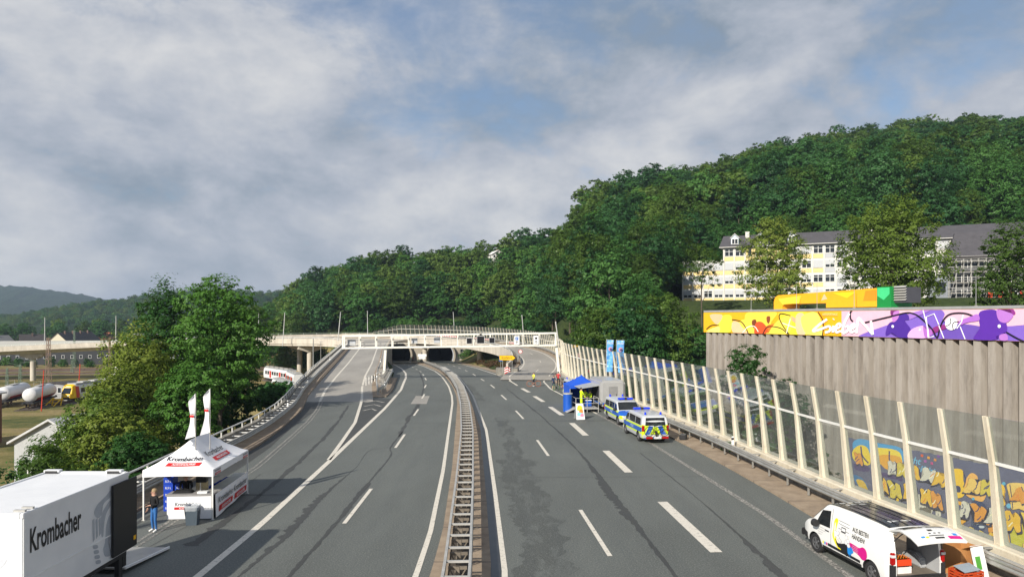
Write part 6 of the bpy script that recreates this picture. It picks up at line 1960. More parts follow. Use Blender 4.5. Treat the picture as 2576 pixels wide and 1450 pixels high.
for i in range(n):
    for j in (0, q_ - 1): tg.f.append((j * k_ + i, j * k_ + i + 1, q_ * k_ + j * k_ + i + 1, q_ * k_ + j * k_ + i)); tg.mi.append(0)
tgo = tg.build('tailgate', VW, van, smooth=40)
def tgp(name, mat, x0, x1, d0, d1, up=.012, par=None):
    m = MB()
    ds = np.linspace(d0, d1, 4)
    for d_ in ds:
        h_ = float(np.interp(d_, [a for a, b in pg], [b for a, b in pg]))
        for i in range(5):
            x = lerp(x0, x1, i / 4); m.v.append((x, -2.2 - d_, 1.97 + h_ - .05 * (x / .86) ** 2 + up))
    for j in range(3):
        for i in range(4): m.f.append((j * 5 + i, j * 5 + i + 1, j * 5 + i + 6, j * 5 + i + 5)); m.mi.append(0)
    return m.build(name, mat, par or tgo, fix=False)
tgp('rear_window', CGLASS, -.72, -.06, .12, .50); tgp('rear_window', CGLASS, .06, .72, .12, .50)
tgp('brake_light', LRED, -.22, .22, .015, .06); tgp('badge', DARKP, -.08, .08, .66, .74); tgp('plate_recess', DARKP, -.26, .26, .97, 1.0); tgp('handle', DARKP, -.12, .20, 1.05, 1.11)
MAG, CYA, YLW, BKP = M('print_magenta', hx('c8107e'), .4, obj=True), M('print_cyan', hx('1f86d6'), .4, obj=True), M('print_yellow', hx('efe22a'), .4, obj=True), M('print_black', (.012, .012, .014), .4, obj=True)
GREYT = M('print_grey', (.42, .42, .43), .5, obj=True)
tgp('print_blob', MAG, .34, .78, 1.02, 1.14); tgp('print_blob', CYA, .58, .72, .90, 1.0); tgp('print_blob', CYA, -.55, -.42, .98, 1.04); tgp('print_blob', YLW, -.40, -.30, 1.0, 1.06)
for x in (-.15, 0.02, .18): tgp('camera_pod', DARKP, x - .04, x + .04, .86, .90, .02)
for sd in (-1, 1): MB().cyl((sd * .78, -2.22, 1.5), (sd * .74, -2.75, 2.02), .018, n=8).build('gas_strut', DARKP, tgo)
# print on the flank
def sp(y, z, off=.010): return Vector((-(tv.side(y, z) + off), y, z))
def flank(name, pts, mat, off=.010, k=4):
    P = smp(pts, k) if k else pts
    bm = bmesh.new(); vs = [bm.verts.new(sp(y, z, off)) for y, z in P]
    fc = bm.faces.new(vs); bmesh.ops.triangulate(bm, faces=[fc])
    me = bpy.data.meshes.new(name); bm.to_mesh(me); bm.free(); me.materials.append(mat)
    return link(name, me, body)
flank('print_blob', [(.42, 1.46), (.34, 1.58), (.22, 1.55), (.26, 1.3), (.30, 1.05), (.20, .80), (.02, .64), (-.06, .55), (.14, .58), (.34, .74), (.46, .95), (.42, 1.2)], YLW)
flank('print_blob', [(.30, .90), (.18, .78), (.0, .80), (-.2, .86), (-.42, .90), (-.50, .74), (-.38, .58), (-.30, .46), (-.22, .58), (-.1, .52), (.02, .62), (.14, .64), (.24, .74)], BKP, .012)
flank('print_blob', [(-.48, .98), (-.72, .98), (-.95, .96), (-1.14, 1.04), (-1.30, .98), (-1.34, .80), (-1.26, .66), (-1.10, .62), (-.95, .70), (-.78, .74), (-.60, .78), (-.50, .86)], MAG, .013)
flank('print_blob', [(-.36, .84), (-.5, .86), (-.62, .82), (-.66, .70), (-.56, .62), (-.52, .46), (-.46, .56), (-.38, .60)], CYA, .015)
flank('print_machine', [(.22, 1.18), (.20, 1.55), (.02, 1.62), (-.02, 1.72), (-.22, 1.70), (-.24, 1.58), (-.44, 1.54), (-.50, 1.36), (-.46, 1.16)], M('print_white', (.74, .74, .74), .4), .014, 0)
flank('print_screen', [(.0, 1.20), (.0, 1.38), (-.24, 1.38), (-.24, 1.20)], BKP, .017, 0)
flank('print_screen', [(-.02, 1.25), (-.02, 1.35), (-.22, 1.35), (-.22, 1.25)], M('print_white'), .019, 0)
for a, b in ((1.46, 1.44), (1.30, 1.28), (1.56, 1.55)): flank('print_line', [(.16, a), (.16, a - .015), (-.40, b - .015), (-.40, b)], BKP, .018, 0)
for (y, z) in ((.16, 1.12), (.24, 1.02), (.14, .96), (.04, .88), (-.30, 1.10), (-.40, 1.0), (-.28, .92), (-.42, .86), (.30, 1.1)):
    flank('print_hand', [(y + .09 * math.cos(a), z + .075 * math.sin(a)) for a in np.linspace(0, 5.6, 9)], M('print_line_grey', (.30, .30, .31), .4), .016, 0)
    flank('print_hand', [(y + .08 * math.cos(a), z + .066 * math.sin(a)) for a in np.linspace(0, 5.6, 9)], M('print_white'), .018, 0)
sx = Vector((0, -1, 0))
def flank_text(s_, y, z, sz, mat, xs=.7, bold=.02, align='LEFT'):
    b0, b1 = sp(y, z, .016), sp(y, z + .2, .016)
    text('lettering', s_, mat, body, b0, sx, (b1 - b0), sz, align, bold, 0, xs, .001)
flank_text('AUS BESTEN', -.56, 1.40, .145, BKP); flank_text('HÄNDEN!', -.56, 1.17, .145, BKP)
for k in range(4): flank_text('Kundendruck Service', -.62, .915 - k * .055, .026, M('print_white'), .9, .0)
for k, s_ in enumerate(('Ihr Partner für Druck', 'Telefon und Beratung', 'Werbetechnik', 'Textildruck')): flank_text(s_, 1.30, 1.02 - k * .085, .045, GREYT, .8, 0)
for k, mt in enumerate((YLW, CYA, MAG)): flank('print_square', [(1.02 - k * .10, .50), (1.02 - k * .10, .59), (.95 - k * .10, .59), (.95 - k * .10, .50)], mt, .014, 0)
flank('print_band', [(.72, .50), (.72, .60), (-1.0, .56), (-1.0, .47)], BKP, .014, 0)
# things inside: floor, wheel box, drink crates
MB().box(-.75, .75, -2.4, .54, .525, .545).build('load_floor', M('van_floor', (.17, .145, .115), .7, var=.25), van)
MB().prism([(.755, -1.95, .55), (.755, -1.05, .55), (.755, -1.1, .82), (.755, -1.35, .95), (.755, -1.65, .95), (.755, -1.9, .82)], (-.24, 0, 0)).build('wheel_box', INT, van, bevel=.04)
def vloc(x, y, z): return van.matrix_world @ Vector((x, y, z))
bpy.context.view_layer.update()
def crate(lab, wx, wy, z, rz, col, capc, w=.40, l=.30, h=.17, group=None, scale=1.0):
    o = thing('bottle_crate', lab, 'crate', (wx, wy, z), rz, group)
    mt = M('crate_' + col, hx(col), .5)
    m = MB(); t_ = .02
    m.box(-w / 2, w / 2, -l / 2, l / 2, 0, .02); m.box(-w / 2, w / 2, -l / 2, -l / 2 + t_, .02, h); m.box(-w / 2, w / 2, l / 2 - t_, l / 2, .02, h); m.box(-w / 2, -w / 2 + t_, -l / 2 + t_, l / 2 - t_, .02, h); m.box(w / 2 - t_, w / 2, -l / 2 + t_, l / 2 - t_, .02, h)
    m.build('box', mt, o)
    bm_ = None
    for i in range(5):
        for j in range(4):
            if bm_ is None:
                m = MB(); m.lathe((0, 0, .02), (0, 0, 1), [(0, .03), (.13, .03), (.18, .014), (.215, .013)], 8, 0); m.lathe((0, 0, .235), (0, 0, 1), [(0, .016), (.018, .016)], 8, 1)
                b_ = m.build('bottle', [M('bottle_glass', (.04, .018, .006), .15), M('cap_' + capc, hx(capc), .35)], o, smooth=40); bm_ = b_.data
            else: b_ = link('bottle', bm_, o)
            b_.location = (lerp(-w / 2 + .05, w / 2 - .05, i / 4), lerp(-l / 2 + .05, l / 2 - .05, j / 3), 0)
    return o
for z, col, cap_, lab in ((.548, 'e8e0dc', 'd8d8d8', 'white crate of dark bottles at the bottom of stack in the white van'), (.79, 'd8441c', 'e08a20', 'orange red crate of bottles stacked on the white crate in the van')):
    a = vloc(-.34, -2.08, z); crate(lab, a.x, a.y, a.z, vrot, col, cap_, .50, .38, .20)
# ---------------------------------------------------------------- police vans
t = NT('police_livery')
ob = t.pos(True); X, Y_, Z = t.xyz(ob)
BLUE, LEMON, SILV = hx('0c55b4'), hx('c8e020'), (.46, .48, .50)
side_ = t.math('GREATER_THAN', t.math('ABSOLUTE', X), .70)
front = t.math('GREATER_THAN', Y_, 1.78)
rear = t.math('LESS_THAN', Y_, -2.40)
zz = t.math('SUBTRACT', Z, t.math('MULTIPLY', Y_, -.015))
c = t.mix(t.between(zz, .60, 1.16), SILV, LEMON)
c = t.mix(t.between(zz, .72, 1.03), c, BLUE)
hood = t.math('MULTIPLY', front, t.math('GREATER_THAN', Z, .78))
c = t.mix(hood, c, BLUE)
c = t.mix(t.math('MULTIPLY', t.math('GREATER_THAN', Y_, 2.05), t.between(Z, .60, .84)), c, LEMON)
c = t.mix(t.math('MULTIPLY', t.math('GREATER_THAN', Y_, 1.5), t.math('LESS_THAN', Z, .58)), c, SILV)
ax = t.math('ABSOLUTE', X)
rb_ = t.mix(t.between(t.math('ADD', ax, t.math('MULTIPLY', Z, .5)), .72, 1.06), LEMON, BLUE)
rb_ = t.mix(t.math('GREATER_THAN', t.math('ADD', Z, t.math('MULTIPLY', ax, -.18)), 1.12), rb_, (.60, .62, .63))
c = t.mix(rear, c, rb_)
t.col(c); t.set(.32, 0, coat=.4)
LIV = t.m
PROF_P = [(-2.57, .55), (-2.56, 1.02), (-2.50, 1.5), (-2.40, 1.78), (-2.26, 1.87), (-1.6, 1.905), (-.4, 1.91), (.5, 1.885), (.9, 1.84), (1.05, 1.78), (1.35, 1.50), (1.72, 1.20), (1.85, 1.12), (2.2, 1.04), (2.40, .94), (2.50, .80), (2.55, .60), (2.57, .42)]
pv = Van(5.14, 1.93, PROF_P)
BLG = M('beacon_blue', hx('1a3fd8'), .2); PTX = M('police_text', (.55, .66, .8), .4)
pvan = thing('police_van', 'silver police van with blue bonnet facing the traffic, beside the silver trailer', 'police van')
pb = pv.shell('body', [LIV, DARKP], pvan)
cut(pb, [c_ for c_ in arch_cutters(pv, (-1.6, 1.6), .41, DARKP)])
pv.wheels(pvan, -1.6, 1.6)
for sd in (-1, 1):
    pv.sidepatch('side_window', CGLASS, pvan, sd, [(.68, 1.20), (1.55, 1.16), (1.18, 1.62), (.72, 1.68)])
    pv.sidepatch('side_window', CGLASS, pvan, sd, [(-.85, 1.20), (.58, 1.20), (.58, 1.68), (-.85, 1.68)])
    pv.sidepatch('side_window', CGLASS, pvan, sd, [(-2.2, 1.22), (-.95, 1.20), (-.95, 1.68), (-2.05, 1.66)])
    MB().lathe((sd * 1.10, 1.28, 1.22), (0, 1, 0), [(-.08, .05), (-.07, .12), (.05, .13), (.1, .05)], 12).build('wing_mirror', M('mirror_grey', (.5, .5, .5), .4) if sd < 0 else DARKP, pvan, smooth=40)
    m = MB(); m.prism([(sd * .56, 2.32, .72), (sd * .86, 2.18, .74), (sd * .89, 2.02, .92), (sd * .60, 2.26, .88)], (0, .12, .02)); m.build('headlight', LCLR, pvan)
    m = MB(); m.box(min(sd * .78, sd * .95), max(sd * .78, sd * .95), -2.59, -2.44, .82, 1.22); m.build('tail_lamp', LRED, pvan, bevel=.025)
    y_, z_ = -.2, .82
    b0 = Vector((sd * (pv.side(y_, z_) + .008), y_, z_))
    text('lettering', 'POLIZEI', PTX, pb, b0, (0, sd, 0), (0, 0, 1), .16, bold=.01, xs=.9, lift=.003)
pv.toppatch('windscreen', CGLASS, pvan, 1.08, 1.72, .95, .99)
m = MB(); m.prism([(-.72, -2.535, 1.22), (.72, -2.535, 1.22), (.66, -2.43, 1.74), (-.66, -2.43, 1.74)], (0, -.02, .004)); m.build('rear_window', CGLASS, pvan)
m = MB(); m.box(-.45, .45, 2.44, 2.535, .60, .84); m.build('grille', DARKP, pvan, bevel=.03)
m = MB(); m.box(-.86, .86, 2.42, 2.60, .34, .56); m.build('bumper', M('bumper_silver', (.44, .45, .46), .45), pvan, bevel=.04)
m = MB(); m.box(-.92, .92, -2.64, -2.50, .36, .60); m.build('bumper', M('bumper_silver'), pvan, bevel=.04)
zt_ = pv.ztop(2.0)
text('lettering', 'POLIZEI', PTX, pb, (0, 2.02, pv.ztop(2.02) + .035), (-1, 0, 0), (0, -.95, .30), .14, bold=.012, xs=1.1, lift=.006)
m = MB(); m.box(-.62, .62, .48, .78, 1.93, 2.07); lb_ = m.build('light_bar', BLG, pvan, bevel=.03)
MB().box(-.10, .10, .47, .79, 1.925, 2.075).build('bar_centre', DARKP, lb_)
for x in (-.55, .55):
    MB().cyl((x, -2.0, 1.90), (x, -2.0, 2.07), .075, .06, 12).build('beacon', BLG, pvan)
m = MB(); m.box(-.26, .26, -2.655, -2.642, .43, .55); m.build('number_plate', SW, pvan)
pvan.location = (9.25, 57.25, 0); pvan.rotation_euler = (0, 0, math.pi + .13)
pv2 = copy_tree(pvan)
pv2['label'] = 'silver police van seen from its lemon yellow rear with a bicycle on its rack'
pv2.location = (9.60, 49.95, 0); pv2.rotation_euler = (0, 0, .115)
pv3 = copy_tree(pvan)
pv3['label'] = 'police van mostly hidden behind the blue tent'
pv3.location = (6.95, 74.4, 0); pv3.rotation_euler = (0, 0, math.pi + .15)
for o in (pvan, pv2, pv3): o['group'] = 'parked police vans'
# ---------------------------------------------------------------- bicycles
def bicycle(name, lab, loc, rz, frame, tyre=RUB, tilt=0.0, group=None, wr=.345):
    o = thing(name, lab, 'bicycle', loc, rz, group)
    o.rotation_euler = (tilt, 0, rz)
    for x in (-.54, .54):
        m = MB(); n = 26; rr = wr - .02
        for i in range(n):
            a0, a1 = 2 * math.pi * i / n, 2 * math.pi * (i + 1) / n
            m.cyl((x + rr * math.cos(a0), 0, wr + rr * math.sin(a0)), (x + rr * math.cos(a1), 0, wr + rr * math.sin(a1)), .022, n=6, cap=False)
        w = m.build('wheel', tyre, o, smooth='all')
        m = MB(); m.cyl((x, -.04, wr), (x, .04, wr), .03, n=8)
        for i in range(14):
            a = 2 * math.pi * i / 14; m.bar((x, 0, wr), (x + rr * math.cos(a), 0, wr + rr * math.sin(a)), .004, .004)
        m.build('spokes', GAL, w)
    f = MB()
    bb, st, hd, hb = (-.08, 0, .30), (-.22, 0, .80), (.36, 0, .82), (.40, 0, .66)
    for a, b, r in ((bb, st, .02), (st, hd, .02), (hb, bb, .024), ((-.54, 0, wr), bb, .013), ((-.54, 0, wr), st, .012), (hd, hb, .022), (hb, (.54, 0, wr), .018)):
        f.cyl(a, b, r, n=8)
    f.build('frame', frame, o, smooth=40)
    m = MB(); m.cyl(hd, (.34, 0, .93), .015, n=6); m.tube([(.32, -.32, .94), (.36, -.1, .95), (.36, .1, .95), (.32, .32, .94)], .015, 6); m.build('handlebar', DARKP, o)
    m = MB(); m.cyl(st, (-.25, 0, .90), .014, n=6); m.prism([(-.38, -.07, .90), (-.38, .07, .90), (-.12, .02, .91), (-.12, -.02, .91)], (0, 0, .05)); m.build('saddle', DARKP, o)
    m = MB(); m.cyl((-.08, -.05, .30), (-.08, .05, .30), .09, n=12); m.bar((-.08, .07, .30), (.04, .07, .18), .02, .02); m.bar((-.08, -.07, .30), (-.2, -.07, .42), .02, .02); m.build('crank', DARKP, o)
    return o
bpy.context.view_layer.update()
a = pv2.matrix_world @ Vector((0, -2.86, .52))
bicycle('bicycle', 'dark bicycle with green grips hung on the rear of the police van', a, .115, M('bike_dark_green', (.02, .05, .03), .4))
o = thing('bike_rack', 'rear bicycle rack with red lamps and number plate on the police van', 'bike rack', pv2.matrix_world @ Vector((0, -2.8, .40)), .115)
MB().box(-.75, .75, -.10, .06, 0, .05).build('bar', DARKP, o); MB().box(-.04, .04, -.05, .2, .0, .45).build('arm', DARKP, o)
for sd in (-1, 1): MB().box(min(sd * .34, sd * .78), max(sd * .34, sd * .78), -.17, -.10, -.02, .12).build('lamp', LRED, o)
pl = MB().box(-.27, .27, -.17, -.15, -.02, .11).build('number_plate', SW, o)
MB().box(-.27, -.22, -.173, -.17, -.02, .11).build('plate_band', SB, pl)
text('lettering', 'NRW 5 8240', INK, pl, (.02, -.172, .015), (1, 0, 0), (0, 0, 1), .065, bold=.0, xs=.85, lift=.002)
# ---------------------------------------------------------------- silver police trailer, steps platform, flag poles
SIL = M('trailer_silver', (.46, .46, .455), .36, .35, .08)
tr_ = thing('police_trailer', 'tall silver rounded police information trailer with blue base stripe', 'trailer', (9.05, 66.2, 0), .13)
m = MB(); m.box(-1.2, 1.2, -2.5, 2.5, .42, 2.85)
tb = m.build('body', SIL, tr_, bevel=.22, smooth=30)
MB().box(-1.212, 1.212, -2.25, 2.25, .62, .80).build('stripe', SB, tr_); MB().box(-1.0, 1.0, -2.512, -2.45, .62, .80).build('stripe', SB, tr_)
MB().box(-.42, .42, -2.54, -2.46, .62, 2.30).build('door', M('trailer_door', (.40, .40, .40), .4, .6), tr_, bevel=.03)
MB().box(.28, .33, -2.57, -2.54, 1.4, 1.6).build('door_handle', DARKP, tr_)
MB().box(-1.206, -1.19, -1.9, .9, .75, 2.3).build('hatch_opening', M('hatch_dark', (.02, .02, .025), .7), tr_)
for y in (-.5, .5):
    for sd in (-1, 1): MB().lathe((sd * 1.02, y, .33), (sd, 0, 0), [(0, .2), (0, .33), (.18, .33), (.18, .2), (.15, .18)], 20).build('wheel', RUB, tr_)
m = MB(); m.bar((0, 2.5, .5), (0, 3.9, .45), .1, .1); m.build('drawbar', GAL, tr_)
MB().prism([(-1.2, -1.95, 2.32), (-1.2, .95, 2.32), (-3.0, .95, 2.05), (-3.0, -1.95, 2.05)], (0, 0, .05)).build('awning_flap', M('flap_grey', (.45, .46, .46), .5, .3), tr_)
pf = thing('steps_platform', 'small metal platform with handrails before the police trailer', 'platform', (6.75, 63.6, 0), .13)
MB().box(-1.1, 1.1, -.9, .9, .32, .40).build('floor', GALW, pf)
for x in (-1.05, 0, 1.05):
    for y in (-.85, .85):
        if x == 0 and y > 0: continue
        MB().cyl((x, y, 0), (x, y, 1.35), .03, n=6).build('post', GALW, pf)
for a, b in (((-1.05, -.85), (1.05, -.85)), ((-1.05, -.85), (-1.05, .85)), ((1.05, -.85), (1.05, .85))):
    for z in (.85, 1.33): MB().cyl((a[0], a[1], z), (b[0], b[1], z), .025, n=6).build('handrail', GALW, pf)
MB().prism([(-1.1, -.9, .38), (-1.1, .6, .38), (-1.9, .6, 0.02), (-1.9, -.9, .02)], (0, 0, .05)).build('ramp', GALW, pf)
bl = thing('blue_barrel', 'tall blue round bin with pale rim beside the police platform', 'bin', (5.15, 63.6, 0))
MB().cyl((0, 0, 0), (0, 0, 1.62), .42, .42, 20).build('body', M('bin_blue', hx('0c4fae'), .5), bl, smooth=40); MB().cyl((0, 0, 1.62), (0, 0, 1.70), .46, .46, 20).build('lid', GALW, bl)
bx_ = thing('storage_box', 'blue plastic storage box on the police platform', 'box', (7.1, 64.2, .40), .2)
MB().box(-.28, .28, -.2, .2, 0, .55).build('body', M('bin_blue'), bx_, bevel=.02); MB().box(-.3, .3, -.22, .22, .55, .6).build('lid', SW, bx_)
# blue tent
BT = M('tent_blue', hx('0e4fc0'), .75, var=.06)
def canopy(name, mat, parent, w, l, z0, z1, ridge=0.0, drop=.3, nx=14, ny=14, sag=.12, val=None):
    """pop-up tent roof; ridge = half-length of the ridge along y"""
    m = MB()
    for j in range(ny + 1):
        for i in range(nx + 1):
            u, v = 2 * i / nx - 1, 2 * j / ny - 1
            y = v * l / 2
            dy = max(0, abs(y) - ridge) / (l / 2 - ridge)
            e_ = max(abs(u), dy)
            z = z0 + (z1 - z0) * (1 - e_) ** 1.18
            e2_ = min(abs(u), dy)
            z -= sag * math.sin(math.pi * e_) * (1 - e2_) * .8
            m.v.append((u * w / 2, y, z))
    for j in range(ny):
        for i in range(nx):
            k = j * (nx + 1) + i
            m.f.append((k, k + 1, k + nx + 2, k + nx + 1)); m.mi.append(0)
    o = m.build(name, mat, parent, smooth=28, fix=False)
    for a, b in (((-w / 2, -l / 2), (w / 2, -l / 2)), ((w / 2, -l / 2), (w / 2, l / 2)), ((w / 2, l / 2), (-w / 2, l / 2)), ((-w / 2, l / 2), (-w / 2, -l / 2))):
        m = MB(); n = 12
        for i in range(n + 1):
            t_ = i / n; x, y = lerp(a[0], b[0], t_), lerp(a[1], b[1], t_)
            m.v += [(x, y, z0), (x * 1.003, y * 1.003, z0 - drop + .035 * math.sin(math.pi * t_))]
        for i in range(n): m.f.append((2 * i, 2 * i + 1, 2 * i + 3, 2 * i + 2)); m.mi.append(0)
        m.build('valance', mat, parent, fix=False)
    return o
bt = thing('blue_tent', 'blue pointed pop up tent between the police vans', 'tent', (6.85, 67.9, 0), .13)
canopy('canopy', BT, bt, 3.0, 3.0, 2.12, 3.05)
for x in (-1.46, 1.46):
    for y in (-1.46, 1.46): MB().bar((x, y, 0), (x, y, 2.1), .05, .05).build('leg', GALW, bt)
for a, b in (((-1.48, -1.4), (-1.48, 1.4)), ((-1.4, 1.48), (1.4, 1.48)), ((1.48, 0), (1.48, 1.4))):
    m = MB(); n = 14
    for i in range(n + 1):
        t_ = i / n; w_ = .03 * math.sin(t_ * 19)
        m.v += [(lerp(a[0], b[0], t_) + w_, lerp(a[1], b[1], t_) + w_, .05), (lerp(a[0], b[0], t_), lerp(a[1], b[1], t_), 2.1)]
    for i in range(n): m.f.append((2 * i, 2 * i + 1, 2 * i + 3, 2 * i + 2)); m.mi.append(0)
    m.build('side_wall', BT, bt, fix=False)
# police banners on poles
t = NT('police_banner')
p = t.pos(True)
vz = t.node('ShaderNodeTexVoronoi'); vz.inputs['Scale'].default_value = 3.2; t.l.new(p, vz.inputs['Vector'])
t.col(t.ramp(vz.outputs['Distance'], [(.10, hx('c6def2')), (.30, hx('6fb0e6')), (.7, hx('4a93d8'))]))
t.set(.7)
BAN = t.m
for lab, x, y, px_top, w in (('pale blue police banner on a pole, the further of two', 9.42, 68.5, 0, .72), ('pale blue police banner on a pole standing by trailer corner', 10.22, 67.3, 0, .78)):
    o = thing('banner_flag', lab, 'flag', (x, y, 0), group='police banners')
    MB().cyl((0, 0, 0), (.0, 0, 6.52), .035, .025, 8).build('pole', GALW, o)
    m = MB(); n, k_ = 6, 18
    for j in range(k_ + 1):
        z = 6.45 - 3.15 * j / k_
        for i in range(n + 1):
            u = i / n
            m.v.append((.03 + u * (w - .04) * (1 - .10 * math.sin(j * .17)) + .16 * (j / k_) ** 1.5 * (1 if 'corner' in lab else -.6), .05 * math.sin(u * 5 + j * .5), z - .03 * u))
    for j in range(k_):
        for i in range(n):
            q_ = j * (n + 1) + i; m.f.append((q_, q_ + 1, q_ + n + 2, q_ + n + 1)); m.mi.append(0)
    c_ = m.build('cloth', BAN, o, smooth='all', fix=False)
    MB().cyl((0, 0, 6.47), (w, 0, 6.44), .015, n=6).build('top_rod', GALW, o)
    text('lettering', 'POLIZEI', M('banner_white', (.80, .82, .85), .6), c_, (w / 2, -.07, 6.05), (1, 0, 0), (0, 0, 1), .2, bold=.01, xs=.6, lift=.02)
    m = MB(); m.lathe((w / 2, -.08, 5.55), (0, -1, 0), [(0, .2), (.01, .2)], 20, 0); m.build('emblem', M('emblem_rose', hx('c88a9a'), .6), c_)
    m = MB(); m.lathe((w / 2 + .06, -.095, 5.52), (0, -1, 0), [(0, .12), (.01, .12)], 16, 0); m.build('emblem', M('emblem_navy', hx('24406e'), .6), c_)
# A-board
ab = thing('a_board', 'white folding pavement board with colourful poster before the police stand', 'sign', (5.75, 58.7, 0), .25)
for s in (-1, 1): m = MB(); m.prism([(-.38, s * .36, 0.02), (.38, s * .36, .02), (.33, s * .03, 1.32), (-.33, s * .03, 1.32)], (0, -s * .03, .01)); m.build('panel', SW if s < 0 else M('board_grey', (.3, .32, .33), .5), ab)
for k, (cl, pts) in enumerate((('f2cf3a', [(-.22, .78), (.18, .80), (.2, 1.1), (-.1, 1.2), (-.24, 1.0)]), ('ef8a3c', [(-.1, .6), (.2, .55), (.24, .8), (0, .85)]), ('8ccfe0', [(-.26, .35), (.24, .35), (.2, .55), (-.2, .6)]), ('e58aa8', [(-.02, .3), (.26, .28), (.25, .5), (.05, .48)]))):
    def abp(u, z): return Vector((u, -.36 + .33 * (z - .02) / 1.3 - .012 - k * .002, z))
    m = MB(); m.poly([abp(u, z) for u, z in smp(pts, 4)]); m.build('poster_shape', M('poster_' + cl, hx(cl), .5), ab, fix=False)
bg_ = thing('equipment_bag', 'black oblong equipment bag on the kerb behind the police van', 'bag', (12.05, 48.4, .11), -.35)
MB().box(-.24, .24, -.42, .42, 0, .34).build('body', M('bag_black', (.015, .015, .017), .75), bg_, bevel=.05)
MB().box(-.18, .18, -.36, .36, .341, .352).build('top_panel', M('bag_grey', (.10, .10, .10), .7), bg_); MB().tube([(-.05, -.15, .34), (-.05, -.1, .42), (-.05, .1, .42), (-.05, .15, .34)], .012, 6).build('handle', RUB, bg_)
